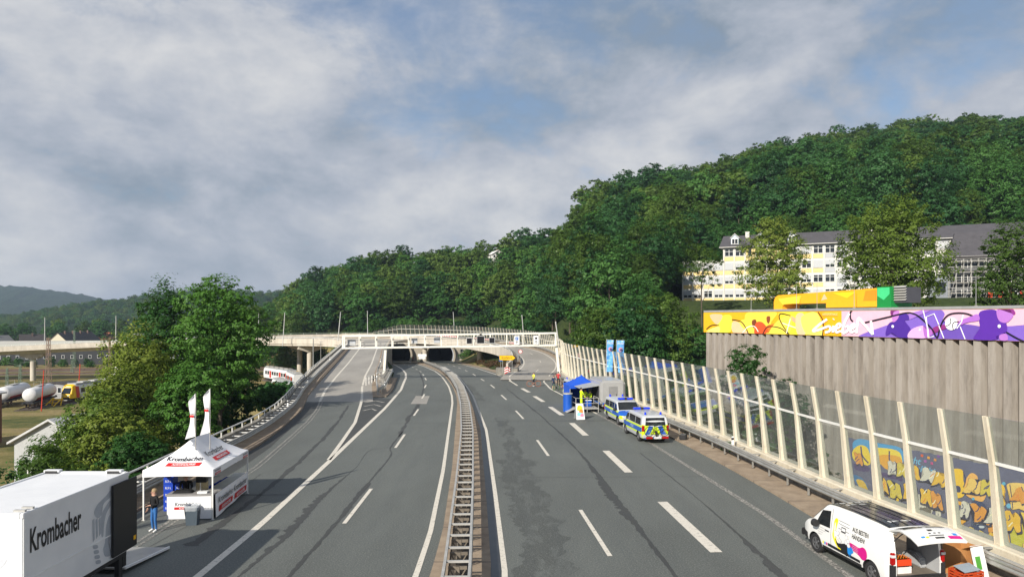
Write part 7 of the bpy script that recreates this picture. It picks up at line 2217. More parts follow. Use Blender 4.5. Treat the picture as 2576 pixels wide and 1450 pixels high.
# ================================================================ people
SKIN = M('skin', (.52, .30, .21), .6, var=.05); HAIRB = M('hair_blond', (.30, .21, .11), .7); HAIRD = M('hair_dark', (.03, .022, .018), .6)
def stem(n): return n[:-1] if n[-1] in 'LR' else (n[:-2] if len(n) > 2 and n[-2] in 'LR' and n[:2] in ('fa', 'fb', 'fc') else n)
def person(lab, loc, rz, h=1.72, top='111214', leg='2a5f9c', shoe='e8e8e8', hair='hair_blond', pose=None, legs=None, sleeve=None, cap=None, vest=None, long_hair=False, bare=False):
    """one skinned body over a posed skeleton; +y is the way the person faces"""
    k = h / 1.72
    P = dict(pelvis=(0, 0, .93), waist=(0, .01, 1.10), chest=(0, .0, 1.32), neck=(0, .0, 1.47), head=(0, .025, 1.60), crown=(0, .02, 1.69),
             hipL=(-.10, 0, .88), kneeL=(-.11, .03, .50), ankL=(-.11, -.01, .10), toeL=(-.13, .15, .045), hipR=(.10, 0, .88), kneeR=(.11, .03, .50), ankR=(.11, -.01, .10), toeR=(.13, .15, .045),
             shL=(-.19, 0, 1.40), elL=(-.25, -.02, 1.12), wrL=(-.26, .08, .88), shR=(.19, 0, 1.40), elR=(.25, -.02, 1.12), wrR=(.26, .08, .88))
    if pose: P.update(pose)
    rad = dict(pelvis=.145, waist=.125, chest=.15, neck=.058, head=.092, crown=.075, hip=.088, knee=.060, ank=.043, toe=.036, sh=.068, el=.048, wr=.032)
    rad['hand'] = .034
    E = [('pelvis', 'waist'), ('waist', 'chest'), ('chest', 'neck'), ('neck', 'head'), ('head', 'crown')]
    for s in 'LR': E += [('pelvis', 'hip' + s), ('hip' + s, 'knee' + s), ('knee' + s, 'ank' + s), ('ank' + s, 'toe' + s), ('chest', 'sh' + s), ('sh' + s, 'el' + s), ('el' + s, 'wr' + s)]
    for s in 'LR':
        w, e = Vector(P['wr' + s]), Vector(P['el' + s])
        d = (w - e).normalized()
        sx_ = -1 if s == 'L' else 1
        pm_ = w + d * .075
        P['hand' + s] = tuple(pm_); E.append(('wr' + s, 'hand' + s))
        sd_ = Vector((0, 1, 0)) - d * d.y
        sd_ = sd_.normalized() if sd_.length > .1 else Vector((0, 0, 1))
        cu_ = d.cross(sd_)
        for f_, ln in enumerate((.062, .075, .068, .052)):
            a_ = pm_ + sd_ * (.027 - .018 * f_) + d * .035
            b_ = a_ + d * ln * .6 + cu_ * .012 * sx_; c2 = b_ + d * ln * .35 + cu_ * .022 * sx_
            for nm, v_ in (('fa', a_), ('fb', b_), ('fc', c2)): P[nm + s + str(f_)] = tuple(v_)
            E += [('hand' + s, 'fa' + s + str(f_)), ('fa' + s + str(f_), 'fb' + s + str(f_)), ('fb' + s + str(f_), 'fc' + s + str(f_))]
        ta = w + d * .035 + sd_ * .038; tb = ta + d * .035 + sd_ * .02
        P['fa' + s + 't'], P['fb' + s + 't'] = tuple(ta), tuple(tb); E += [('wr' + s, 'fa' + s + 't'), ('fa' + s + 't', 'fb' + s + 't')]
    names = list(P)
    idx = {n: i for i, n in enumerate(names)}
    me = bpy.data.meshes.new('body')
    me.from_pydata([Vector(P[n]) * k for n in names], [(idx[a], idx[b]) for a, b in E], [])
    o = thing('person', lab, 'person', loc, rz)
    ob = link('body', me, o)
    sm = ob.modifiers.new('s', 'SKIN')
    sk = me.skin_vertices[0].data
    for n in names:
        b = stem(n)
        r_ = .0095 if b in ('fa', 'fb', 'fc') else rad.get(b, .05)
        sk[idx[n]].radius = (r_ * k, r_ * k * (.78 if n in ('chest', 'pelvis', 'waist') else 1))
        sk[idx[n]].use_root = n == 'pelvis'
    ss = ob.modifiers.new('d', 'SUBSURF'); ss.levels = 1; ss.render_levels = 1
    bpy.context.view_layer.update()
    bake(ob)
    me = ob.data
    mt = [SKIN, M('cloth_' + top, hx(top), .85), M('cloth_' + leg, hx(leg), .85), M('cloth_' + shoe, hx(shoe), .6)]
    me.materials.clear()
    for m_ in mt: me.materials.append(m_)
    segs = []
    for a, b in E:
        kk = stem(a); kb = stem(b)
        if kb in ('toe',): mi = 3
        elif kk in ('hip', 'pelvis') and kb in ('hip', 'knee'): mi = 2
        elif kk == 'knee': mi = 0 if bare else 2
        elif kb in ('waist', 'chest', 'sh', 'neck') or kk == 'chest': mi = 1
        elif kk == 'sh': mi = 1
        elif kk == 'el': mi = 0 if sleeve == 'short' else 1
        else: mi = 0
        if (a, b) == ('chest', 'neck'): mi = 1
        segs.append((Vector(P[a]) * k, Vector(P[b]) * k, mi, kb in ('hand', 'fa', 'fb', 'fc')))
    for pl_ in me.polygons:
        c = pl_.center
        best, bi = 9, 0
        for a, b, mi, lim in segs:
            d = b - a; t_ = max(0, min(1, (c - a).dot(d) / max(d.length_squared, 1e-9)))
            ds = (c - a - d * t_).length
            if lim and ds > .045: continue
            if ds < best: best, bi = ds, mi
        if bi == 1 and c.z > (P['neck'][2] - .0) * k: bi = 0
        pl_.material_index = bi
        pl_.use_smooth = True
    hd = Vector(P['head']) * k
    m = MB()
    for sx_ in (-1, 1): m.lathe(hd + Vector((sx_ * .032, .080, .012)) * k, (0, 1, 0), [(0, .012 * k), (.008, .009 * k)], 8)
    m.build('eyes', M('eye_dark', (.02, .015, .012), .3), o)
    m = MB(); m.prism([hd + Vector(v) * k for v in ((-.014, .088, -.015), (.014, .088, -.015), (0, .09, .03))], Vector((0, .022, -.008)) * k)
    for sx_ in (-1, 1): m.box(hd.x + sx_ * .092 * k - .012, hd.x + sx_ * .092 * k + .012, hd.y - .02, hd.y + .015, hd.z - .03, hd.z + .03)
    m.build('nose_and_ears', SKIN, o)
    m = MB(); m.box(hd.x - .025 * k, hd.x + .025 * k, hd.y + .084 * k, hd.y + .092 * k, hd.z - .048 * k, hd.z - .038 * k); m.build('mouth', M('lips', (.38, .13, .11), .5), o)
    m = MB()
    prof = [(-.02 if not cap else .02, .098), (.03, .110), (.08, .100), (.115, .060), (.128, .0)]
    m.lathe(hd + Vector((0, -.03, .012)) * k, (0, -.30, 1), [(a * k, b * k) for a, b in prof], 14)
    if long_hair: m.cyl(hd + Vector((0, -.07, .02)) * k, hd + Vector((0, -.085, -.14)) * k, .075 * k, .05 * k, 10)
    if cap: m.prism([hd + Vector(v) * k for v in ((-.07, .07, .04), (.07, .07, .04), (.05, .15, .03), (-.05, .15, .03))], (0, 0, .012))
    m.build('hair' if not cap else 'helmet', MATS[hair] if not cap else M('helmet_' + cap, hx(cap), .4), o, smooth=50)
    if vest:
        m = MB(); ch = Vector(P['chest']) * k; pe = Vector(P['waist']) * k
        m.lathe(pe + Vector((0, 0, -.06)), (ch - pe), [(0, .165 * k), (.2 * k, .178 * k), (.30 * k, .17 * k), (.36 * k, .10 * k)], 14); m.build('vest', M('vest_' + vest, hx(vest), .7), o, smooth=50)
    return o
def tri(seed): return None
person('woman in black jacket and blue jeans standing beside the beer tent', (-14.42, 27.72, 0), math.pi - .55, 1.74, '0d0e10', '2f66a4', 'eceae6', 'hair_blond', dict(elR=(.27, -.02, 1.13), wrR=(.34, .05, .90), elL=(-.27, .0, 1.14), wrL=(-.10, .22, 1.12), ankL=(-.10, -.03, .10), toeL=(-.13, .13, .045)))
person('person in black clothes working inside the beer tent', (-14.45, 30.5, 0), math.pi + .4, 1.75, '0c0c0e', '121214', '181818', 'hair_blond', dict(elR=(.24, .12, 1.12), wrR=(.12, .30, 1.05), elL=(-.24, .12, 1.12), wrL=(-.12, .30, 1.02), waist=(0, .04, 1.10), chest=(0, .09, 1.30), neck=(0, .15, 1.44), head=(0, .19, 1.56), crown=(0, .19, 1.65), shL=(-.19, .08, 1.38), shR=(.19, .08, 1.38)), long_hair=True)
person('person in blue jacket half hidden behind the trailer door', (-16.3, 27.0, .11), 2.6, 1.74, '16305a', '15171a', '202020', 'hair_dark')
bik = dict(elR=(.27, .14, 1.16), wrR=(.25, .34, 1.05), elL=(-.27, .14, 1.16), wrL=(-.25, .34, 1.05))
person('cyclist in yellow and white jersey standing astride an orange tyred bicycle', (2.75, 86.9, 0), math.pi / 2 + .5, 1.78, 'd8e24a', '18202c', 'f0f0f0', 'hair_dark', dict(elR=(.27, .05, 1.14), wrR=(.10, .20, 1.20), elL=(-.27, .05, 1.14), wrL=(-.10, .20, 1.18)), cap='1c2230', sleeve='short', bare=True)
bicycle('bicycle', 'mountain bike with orange tyres under the cyclist in yellow', (2.75, 86.75, 0), math.pi - .05, M('bike_black', (.015, .015, .017), .4), M('tyre_orange', hx('b4643a'), .8), wr=.37)
person('cyclist in dark blue jacket and helmet with a green wheeled bicycle', (5.0, 82.6, 0), math.pi + .25, 1.74, '1d3556', '2a3a4a', '202428', 'hair_dark', bik, cap='20283a', bare=True)
bicycle('bicycle', 'bicycle with bright green wheel rims held by the cyclist in blue', (5.3, 82.2, 0), -2.1, M('bike_grey', (.12, .13, .13), .4), M('tyre_green', hx('4f9a2a'), .7), wr=.36)
person('person in red jacket and black trousers seen from behind at the barrier', (5.85, 86.7, .11), -.2, 1.76, 'b8343a', '141416', '181818', 'hair_dark', bik, cap='20242c')
bicycle('bicycle', 'dark bicycle standing beside the person in red', (6.3, 86.2, .11), 1.9, M('bike_black'))
POLY = 'c6e61e'
for lab, x, y, z, rz in (('police officer in bright yellow jacket and trousers on the platform', 6.4, 63.7, .40, -1.2), ('police officer in yellow vest at the back of the blue tent', 7.1, 66.6, 0, 2.6), ('police officer in yellow vest by the open trailer hatch', 7.45, 65.4, 0, 2.2)):
    person(lab, (x, y, z), rz, 1.78, POLY, POLY if 'trousers' in lab else '1a2030', '151515', 'hair_dark', dict(elR=(.25, .12, 1.12), wrR=(.12, .30, 1.12), elL=(-.25, .12, 1.12), wrL=(-.12, .30, 1.10)))
for lab, x, y in (('person in red before the left tunnel mouth wall', -34.0, 236), ('person in red jacket by the bridge column', -31.6, 240)):
    person(lab, (x, y, zr(y) + .1), 1.0, 1.8, 'b02a24', '20202a', '202020', 'hair_dark')
a = van.matrix_world @ Vector((-.30, -.75, .545))
person('person in black shorts bending over the crates inside the white van', a, vrot + math.pi, 1.66, '0d0d0f', '101012', '303030', 'hair_dark', dict(pelvis=(0, -.10, .80), hipL=(-.10, -.10, .76), hipR=(.10, -.10, .76), waist=(0, .08, .94), chest=(0, .28, 1.02), neck=(0, .40, 1.08), head=(0, .52, 1.10), crown=(0, .60, 1.12), shL=(-.19, .30, 1.04), shR=(.19, .30, 1.04), elL=(-.22, .40, .78), wrL=(-.18, .58, .62), elR=(.22, .40, .78), wrR=(.16, .60, .64)), sleeve='short', bare=True)
# ================================================================ beer tent
TW = M('tent_white', (.80, .80, .81), .75, var=.03)
LETK, LETR = M('letter_black', (.012, .012, .013), .5), M('letter_red', hx('c01818'), .5)
tent = thing('beer_tent', 'white pop up tent with black and red lettering on its roof', 'tent', (-14.35, 31.55, 0), .045)
TWd, TLn = 2.95, 4.45
Z0, Z1, RG = 2.14, 3.22, 1.0
canopy('canopy', TW, tent, TWd, TLn, Z0, Z1, RG, .30, 20, 26, .10)
for x in (-1, 1):
    for y in (-1, 0, 1):
        if y == 0 and x > 0: continue
        MB().bar((x * (TWd / 2 - .03), y * (TLn / 2 - .03), 0), (x * (TWd / 2 - .03), y * (TLn / 2 - .03), Z0 - .02), .055, .055).build('leg', WPAINT, tent)
        MB().box(x * (TWd / 2 - .03) - .07, x * (TWd / 2 - .03) + .07, y * (TLn / 2 - .03) - .07, y * (TLn / 2 - .03) + .07, 0, .015).build('foot', GALW, tent)
for y in (-1, 1):
    m = MB(); m.bar((-TWd / 2, y * TLn / 2 * .985, Z0 - .1), (TWd / 2, y * TLn / 2 * .985, Z0 - .1), .03, .03); m.build('roof_strut', GALW, tent)
def logo(par, O, RV, UV, w, sub=True):
    """the brewery word with a red strip under it"""
    RV, UV = Vector(RV).normalized(), Vector(UV).normalized()
    text('lettering', 'Krombacher', LETK, par, O, RV, UV, w * .135, bold=.012, xs=1.0 * .92, lift=.012, shear=.12)
    if sub:
        O = Vector(O); N = RV.cross(UV)
        b = O - UV * w * .14 + N * .010
        m = MB(); m.poly([b - RV * w * .42 - UV * w * .05, b + RV * w * .40 - UV * w * .05, b + RV * w * .45 + UV * w * .075, b - RV * w * .37 + UV * w * .075]); m.build('red_strip', LETR, par, fix=False)
        text('lettering', 'ALKOHOLFREI', M('letter_white', (.8, .8, .8), .5), par, b - UV * w * .022 + RV * w * .015, RV, UV, w * .066, bold=.012, xs=.92, lift=.006, shear=.15)
dy_ = TLn / 2 - RG
# front slope (towards the camera) and right slope
uf = Vector((0, dy_, Z1 - Z0)).normalized()
logo(tent, Vector((.10, -TLn / 2, Z0)) + uf * .62 + Vector((0, -.02, .01)), (1, 0, 0), uf, 1.75)
us = Vector((-TWd / 2, 0, Z1 - Z0)).normalized()
logo(tent, Vector((TWd / 2, -.15, Z0)) + us * .82 + Vector((.02, 0, .0)), (0, 1, 0), us, 2.1)
for y in (-1.75, 1.75): logo(tent, (TWd / 2 + .015, y, Z0 - .13), (0, 1, 0), (0, 0, 1), .75)
def can_z(x, y):
    u = abs(2 * x / TWd); d_ = max(0, abs(y) - RG) / (TLn / 2 - RG); e_ = min(1, max(u, d_))
    return Z0 + (Z1 - Z0) * (1 - e_) ** 1.18 - .10 * math.sin(math.pi * e_) * (1 - min(u, d_)) * .8
for ch in tent.children:
    if ch.name.startswith(('lettering', 'red_strip')):
        if ch.name.startswith('red_strip'):
            bm = bmesh.new(); bm.from_mesh(ch.data); bmesh.ops.subdivide_edges(bm, edges=bm.edges, cuts=5, use_grid_fill=True); bm.to_mesh(ch.data); bm.free()
        for v in ch.data.vertices:
            if v.co.x < TWd / 2 and v.co.y > -TLn / 2: v.co.z = can_z(v.co.x, v.co.y) + (.030 if ch.name.startswith('red') else (.034 if len(ch.data.vertices) and ch.data.materials[0] is LETK else .042))
# counter in front, counter along the right with a slanting banner
ct = thing('bar_counter', 'white fronted bar counter under the beer tent', 'counter', (-13.8, 29.42, 0), .07)
MB().box(-.92, .92, -.03, .03, .04, 1.02).build('front_panel', TW, ct); MB().box(-.97, .97, -.06, .62, 1.02, 1.08).build('worktop', M('worktop_grey', (.28, .27, .26), .5), ct); MB().box(-.94, -.9, .03, .58, .02, 1.02).build('side_panel', GALW, ct); MB().box(.9, .94, .03, .58, .02, 1.02).build('side_panel', DARKP, ct)
text('lettering', 'Krombacher', LETK, ct, (-.10, -.03, .60), (1, 0, 0), (0, 0, 1), .15, bold=.012, xs=.9, lift=.006, shear=.1)
m = MB(); m.box(-.62, .40, -.037, -.032, .44, .55); m.build('red_strip', LETR, ct); text('lettering', 'ALKOHOLFREI', M('letter_white'), ct, (-.1, -.037, .465), (1, 0, 0), (0, 0, 1), .068, bold=.012, lift=.005)
c2 = thing('bar_counter', 'long bar counter with steel top down the side of the beer tent', 'counter', (-13.25, 31.9, 0), .045)
MB().box(-.32, .24, -2.0, 2.0, .95, 1.0).build('worktop', GALW, c2); MB().box(-.30, -.26, -1.95, 1.95, .05, .95).build('side_panel', DARKP, c2); MB().box(-.26, .2, 1.9, 1.95, .05, .95).build('side_panel', DARKP, c2)
bn = thing('tent_banner', 'slanting white lettered banner along the road side of the beer tent', 'banner', (-12.86, 31.7, 0), .045)
P0, P1, P2, P3 = Vector((.03, -2.12, .04)), Vector((-.10, 2.1, .16)), Vector((-.04, 2.1, 1.08)), Vector((.0, -2.12, 1.04))
m = MB()
for j in range(5):
    for i in range(17):
        u, v = i / 16, j / 4
        q_ = P0.lerp(P1, u).lerp(P3.lerp(P2, u), v); q_.x += .02 * math.sin(u * 14) * (1 - v); q_.z -= .05 * math.sin(math.pi * u) * (1 - v) * 0
        m.v.append(q_)
for j in range(4):
    for i in range(16): m.f.append((j * 17 + i, j * 17 + i + 1, j * 17 + i + 18, j * 17 + i + 17)); m.mi.append(0)
bc = m.build('cloth', TW, bn, fix=False, smooth='all')
for y in (-1.02, 1.0): logo(bc, (.045 - .03 * (y + 1), y, .62), (0, 1, .02), (0, 0, 1), 1.95)
# flags rising from the tent
for lab, x, y, top_ in (('tall narrow white flag with red mark over the tent, with a bowed foot', -13.95, 30.3, 5.3), ('tall narrow white flag over the tent, the taller one', -13.75, 31.3, 5.42)):
    o = thing('feather_flag', lab, 'flag', (x, y, 2.9), group='white flags over the beer tent')
    MB().cyl((0, 0, -.35), (.02, 0, top_ - 2.9), .025, .012, 8).build('pole', GALW, o)
    m = MB(); n, k_ = 4, 16; Hh = top_ - 3.4
    for j in range(k_ + 1):
        v = j / k_; z = top_ - 2.9 - v * Hh
        w0 = .24 * min(1, .35 + v * 6) + .025 * math.sin(v * 9)
        for i in range(n + 1):
            u = i / n; m.v.append((-.02 - u * w0 - (.16 * v ** 5 * u), .05 * math.sin(u * 4 + v * 7), z - .12 * u))
    for j in range(k_):
        for i in range(n): q_ = j * (n + 1) + i; m.f.append((q_, q_ + 1, q_ + n + 2, q_ + n + 1)); m.mi.append(0)
    c_ = m.build('cloth', TW, o, fix=False, smooth='all')
    m = MB(); m.box(-.22, -.04, -.075, -.07, Hh - .55, Hh - .45); m.build('red_mark', LETR, c_)
    text('lettering', 'Krom', LETK, c_, (-.13, -.075, Hh - .42), (1, 0, 0), (0, 0, 1), .07, bold=.01, lift=.004)
# crates
CB = M('crate_blue', hx('123fb0'), .5)
def stackbox(lab, x, y, z, rz, mt=None, w=.40, l=.60, h=.29, txt='0,3 L', group='blue drink crates in the beer tent'):
    o = thing('drink_crate', lab, 'crate', (x, y, z), rz, group)
    m = MB(); t_ = .025
    m.box(-w / 2, w / 2, -l / 2, l / 2, 0, .02)
    for s in (-1, 1):
        for z0, z1 in ((.02, .10), (.19, h)): m.box(-w / 2, w / 2, s * l / 2 - t_ * (s > 0), s * l / 2 + t_ * (s < 0), z0, z1); m.box(s * w / 2 - t_ * (s > 0), s * w / 2 + t_ * (s < 0), -l / 2 + t_, l / 2 - t_, z0, z1)
        m.box(-w / 2, w / 2, s * l / 2 - .02 * (s > 0), s * l / 2 + .02 * (s < 0), .1, .19)
        m.box(s * w / 2 - .02 * (s > 0), s * w / 2 + .02 * (s < 0), -l / 2 + t_, l / 2 - t_, .1, .19)
    m.build('box', mt or CB, o)
    if txt: text('lettering', txt, M('letter_white'), o, (0, -l / 2 - .002, .09), (1, 0, 0), (0, 0, 1), .09, bold=.01, lift=.003)
    return o
for i, n_ in ((0, 5), (1, 4)):
    for j in range(n_): stackbox(ORD[j] + ' blue crate from the ground in the ' + ('left' if i == 0 else 'right') + ' stack behind the counter front', -15.38 + i * .46, 31.0 + i * .1, .30 * j + .005, .1)
for i in range(3):
    for j in range(3): stackbox(ORD[j] + ' blue crate from the ground in ' + ORD[i] + ' stack along the side counter', -13.75 + .02 * i, 31.9 + i * .66, .30 * j + .005, .05, w=.4)
stackbox('cream beer crate standing on the worktop with a black crate', -13.92, 30.9, .905, .1, M('crate_cream', hx('cdb98a'), .5), .42, .34, .36, None, None)
stackbox('black beer crate on top of the cream crate', -13.92, 30.9, 1.27, .1, M('crate_black', (.015, .015, .015), .4), .42, .34, .26, None, None)
for j in range(3): stackbox(ORD[j] + ' blue crate from the ground under the cream beer crate', -13.92, 30.9, .30 * j + .002, .1)
o = thing('jacket', 'black jacket dropped on the white bar counter', 'jacket', (-14.2, 29.72, 1.085), .1)
g_ = np.random.default_rng(3); m = MB(); n = 12
for j in range(7):
    for i in range(n): m.v.append((lerp(-.42, .42, i / (n - 1)), lerp(-.16, .2, j / 6), .0 if i in (0, n - 1) or j in (0, 6) else .05 + .09 * g_.random()))
for j in range(6):
    for i in range(n - 1): m.f.append((j * n + i, j * n + i + 1, j * n + i + n + 1, j * n + i + n)); m.mi.append(0)
m.build('cloth', M('cloth_0d0e10', hx('0d0e10'), .85), o, smooth='all', fix=False)
o = thing('drip_tray', 'small steel tap tray on the bar counter', 'tray', (-13.35, 29.7, 1.08), .1)
MB().box(-.2, .2, -.12, .12, 0, .07).build('tray', SW, o); MB().cyl((-.12, .06, .07), (-.12, .06, .42), .025, n=8).build('tap', CHR, o)
# bin with liner
o = thing('waste_bin', 'grey square waste bin with clear plastic liner before the counter', 'bin', (-13.35, 28.75, 0), .1)
GB = M('bin_grey', hx('44505a'), .6)
m = MB(); m.prism([(-.21, -.17, 0), (.21, -.17, 0), (.21, .17, 0), (-.21, .17, 0)], (0, 0, .02))
for a, b in (((-.21, -.17), (.21, -.17)), ((.21, -.17), (.21, .17)), ((.21, .17), (-.21, .17)), ((-.21, .17), (-.21, -.17))): m.poly([(a[0], a[1], 0), (b[0], b[1], 0), (b[0] * 1.28, b[1] * 1.28, .74), (a[0] * 1.28, a[1] * 1.28, .74)])
m.build('body', GB, o)
t = NT('clear_liner'); t.col((.62, .66, .70)); t.set(.25); t.b.inputs['Alpha'].default_value = .45
m = MB(); n = 28
for j, (z, k_) in enumerate(((.60, 1.30), (.70, 1.40), (.80, 1.42), (.83, 1.30), (.74, 1.18), (.5, 1.1))):
    for i in range(n):
        a = 2 * math.pi * i / n; r_ = k_ * (1 + .03 * math.sin(i * 5 + j * 2))
        cx_, sy_ = math.cos(a), math.sin(a); q_ = max(abs(cx_), abs(sy_)) ** .8
        m.v.append((.21 * r_ * cx_ / q_, .17 * r_ * sy_ / q_, z + .02 * math.sin(i * 3 + j)))
for j in range(5):
    for i in range(n): m.f.append((j * n + i, j * n + (i + 1) % n, (j + 1) * n + (i + 1) % n, (j + 1) * n + i)); m.mi.append(0)
m.build('liner', t.m, o, smooth='all')
# ================================================================ white beer trailer with tail lift
tk = thing('beer_trailer', 'large white box trailer with black lettering and open black rear door', 'trailer', (-14.12, 20.4, 0), -.005)
t = NT('trailer_white'); p = t.pos(True); n = t.noise(p, 1.2, 5, .6); t.col(t.ramp(n, [(.3, (.70, .71, .72)), (.7, (.78, .785, .79))])); t.set(.4)
TKW = t.m
X0, X1, Ya, Yb, Zb, Zt = -1.38, 1.38, -2.45, 2.45, .92, 3.48
MB().box(X0, X1, Ya, Yb, Zb, Zt).build('box', TKW, tk, bevel=.03)
for a in ((X0 - .01, X0 + .09, Ya - .012, Yb + .012, Zt - .10, Zt + .035), (X1 - .09, X1 + .012, Ya - .012, Yb + .012, Zt - .10, Zt + .035)): MB().box(*a).build('roof_rail', TKW, tk, bevel=.015)
MB().box(X0 + .09, X1 - .09, Yb - .10, Yb + .014, Zt - .10, Zt + .05).build('roof_rail', TKW, tk); MB().box(X0 + .09, X1 - .09, Ya - .014, Ya + .10, Zt - .10, Zt + .04).build('roof_rail', TKW, tk)
for x in (-1.1, .95): MB().box(x - .25, x + .25, Yb - .16, Yb + .03, Zt + .052, Zt + .11).build('lamp_bracket', TKW, tk); MB().box(x - .2, x + .2, Yb - .17, Yb - .14, Zt + .0, Zt + .09).build('bracket_slot', DARKP, tk)
for y in (-2.3, -2.0): MB().box(X1 - .35, X1 - .05, y - .03, y + .05, Zt + .04, Zt + .09).build('roof_hinge', GALW, tk)
MB().box(X1 + .002, X1 + .016, Ya + .05, Yb - .6, 1.72, 1.755).build('side_moulding', SW, tk)
MB().box(X1, X1 + .014, Ya, Ya + .05, Zb, Zt - .12).build('corner_post', SW, tk)
MB().box(X0 + .05, X1 - .05, Ya + .1, Yb - .05, Zb - .14, Zb - .002).build('chassis', DARKP, tk)
# black door folded back flat against the side
MB().box(X1 + .03, X1 + .10, Yb - 1.05, Yb + .32, 1.0, Zt - .18).build('rear_door', M('door_black', (.012, .012, .013), .45), tk, bevel=.015)
m = MB(); m.box(X1 + .101, X1 + .106, Yb + .10, Yb + .24, 1.22, 1.36); m.build('door_sticker', YEL, tk)
text('lettering', 'Krombacher', LETK, tk, (X1 + .004, Ya + .22, 2.42), (0, 1, 0), (0, 0, 1), .62, 'LEFT', .022, 0, .475, .006)
GRY = M('emblem_grey', (.40, .43, .47), .45, obj=True)
def emb(pts, k=4, mat=GRY, dz=.006):
    pts = [(1.4 - (1.4 - a) * 1.55, 1.0 + (b - 1.0) * 1.06) for a, b in pts]
    P = smp(pts, k) if k else pts
    bm = bmesh.new(); fc = bm.faces.new([bm.verts.new((X1 + dz, y, z)) for y, z in P]); bmesh.ops.triangulate(bm, faces=[fc])
    me = bpy.data.meshes.new('emblem'); bm.to_mesh(me); bm.free(); me.materials.append(mat); link('emblem', me, tk)
emb([(.86, 2.60), (.96, 2.78), (1.12, 2.86), (1.30, 2.96), (1.40, 3.04), (1.40, 2.84), (1.22, 2.76), (1.10, 2.62), (1.12, 2.46), (1.02, 2.38), (.92, 2.44)])
for k_ in range(3): emb([(.80 + k_ * .10, 2.40 - k_ * .03), (.87 + k_ * .10, 2.42 - k_ * .02), (.88 + k_ * .10, 1.82 + .04 * k_), (.82 + k_ * .10, 1.76 + .04 * k_)], 0)
emb([(1.10, 2.44), (1.28, 2.66), (1.40, 2.74), (1.40, 2.58), (1.26, 2.40), (1.18, 2.1), (1.16, 1.8), (1.10, 1.8), (1.08, 2.1)])
for k_ in range(4): emb([(.82 + .03 * k_, 1.66 - k_ * .16), (.96 + .03 * k_, 1.62 - k_ * .16), (.98 + .03 * k_, 1.52 - k_ * .16), (.84 + .03 * k_, 1.56 - k_ * .16)], 3)
emb([(1.26, 2.06), (1.40, 2.30), (1.40, 1.6), (1.32, 1.48), (1.40, 1.3), (1.40, 1.1), (1.22, 1.16), (1.16, 1.4), (1.22, 1.6)])
# emblem on the front wall too
def embf(pts):
    bm = bmesh.new(); fc = bm.faces.new([bm.verts.new((x, Ya - .006, z)) for x, z in smp(pts, 4)]); bmesh.ops.triangulate(bm, faces=[fc])
    me = bpy.data.meshes.new('emblem'); bm.to_mesh(me); bm.free(); me.materials.append(M('emblem_pale', (.60, .62, .66), .45)); link('emblem', me, tk)
embf([(.55, 2.2), (.75, 2.35), (.95, 2.32), (1.0, 2.45), (.9, 2.2), (.7, 2.05)]); embf([(.4, 1.2), (.7, 1.5), (.75, 1.8), (.9, 1.6), (1.1, 1.62), (1.0, 1.5), (1.2, 1.3), (1.0, 1.2), (1.1, .98), (.6, .98)])
for y in (-.6, .35):
    for sd in (-1, 1): MB().lathe((sd * 1.10, y, .40), (sd, 0, 0), [(0, .24), (0, .40), (.22, .40), (.22, .25), (.17, .22)], 22).build('wheel', RUB, tk, smooth=40)
MB().bar((0, Ya, .6), (0, Ya - 1.6, .55), .14, .14).build('drawbar', DARKP, tk)
MB().box(X1 - .25, X1 - .1, Yb - .4, Yb - .2, .1, Zb - .14).build('support_leg', DARKP, tk); MB().box(X0 + .2, X1 - .2, Yb + .0, Yb + .2, .35, .80).build('lift_frame', DARKP, tk)
m = MB(); m.prism([(X0 + .15, Yb + .35, .16), (X1 - .35, Yb + .35, .14), (X1 - .05, Yb + 2.75, .03), (X0 + .15, Yb + 2.75, .03)], (0, .02, .06)); m.build('tail_lift', M('lift_plate', (.42, .41, .39), .45, .4), tk)
MB().bar((X1 - .33, Yb + .35, .19), (X1 - .04, Yb + 2.75, .09), .05, .08).build('lift_edge', SW, tk)
# ================================================================ boxes beside the white van
o = thing('cardboard_box', 'big open cardboard box behind the white van', 'box', (14.98, 22.95, .11), .35)
m = MB(); CBD = M('cardboard', hx('b07c48'), .85)
w, l, h = .42, .32, .95
for a, b in (((-w, -l), (w, -l)), ((w, -l), (w, l)), ((w, l), (-w, l)), ((-w, l), (-w, -l))): m.bar((a[0], a[1], h / 2), (b[0], b[1], h / 2), .012, h)
m.box(-w, w, -l, l, 0, .01); m.build('box', CBD, o)
for s in (-1, 1): MB().prism([(-w, s * l, h), (w, s * l, h), (w, s * (l + .22), h + .12), (-w, s * (l + .22), h + .12)], (0, 0, .01)).build('flap', CBD, o)
o = thing('white_carton', 'white flat carton with green print leaning on the cardboard box', 'carton', (15.28, 22.42, .13), .3)
MB().prism([(-.24, -.12, 0), (.24, -.12, 0), (.20, .10, 1.02), (-.28, .10, 1.02)], (0, .06, .01)).build('carton', SW, o)
MB().prism([(-.20, -.058, .32), (.0, -.058, .32), (-.01, .028, .72), (-.22, .028, .72)], (0, -.006, 0)).build('print', M('print_green', hx('4f9a3a'), .5), o)
o = thing('red_basket', 'orange red slatted plastic crate with grey lid beside the white van', 'crate', (14.62, 22.15, .11), .25)
m = MB(); RB_ = M('basket_orange', hx('b8431c'), .55)
for s in (-1, 1):
    for z in (0, .09, .18, .27, .36):
        m.box(-.40, .40, s * .28 - .012, s * .28 + .012, z, z + .05); m.box(s * .40 - .012, s * .40 + .012, -.268, .268, z, z + .05)
    for x in (-.388, -.2, 0, .2, .388): m.box(x - .012, x + .012, s * .28 - .010, s * .28 + .010, 0, .41)
m.box(-.39, .39, -.27, .27, 0, .015); m.build('basket', RB_, o)
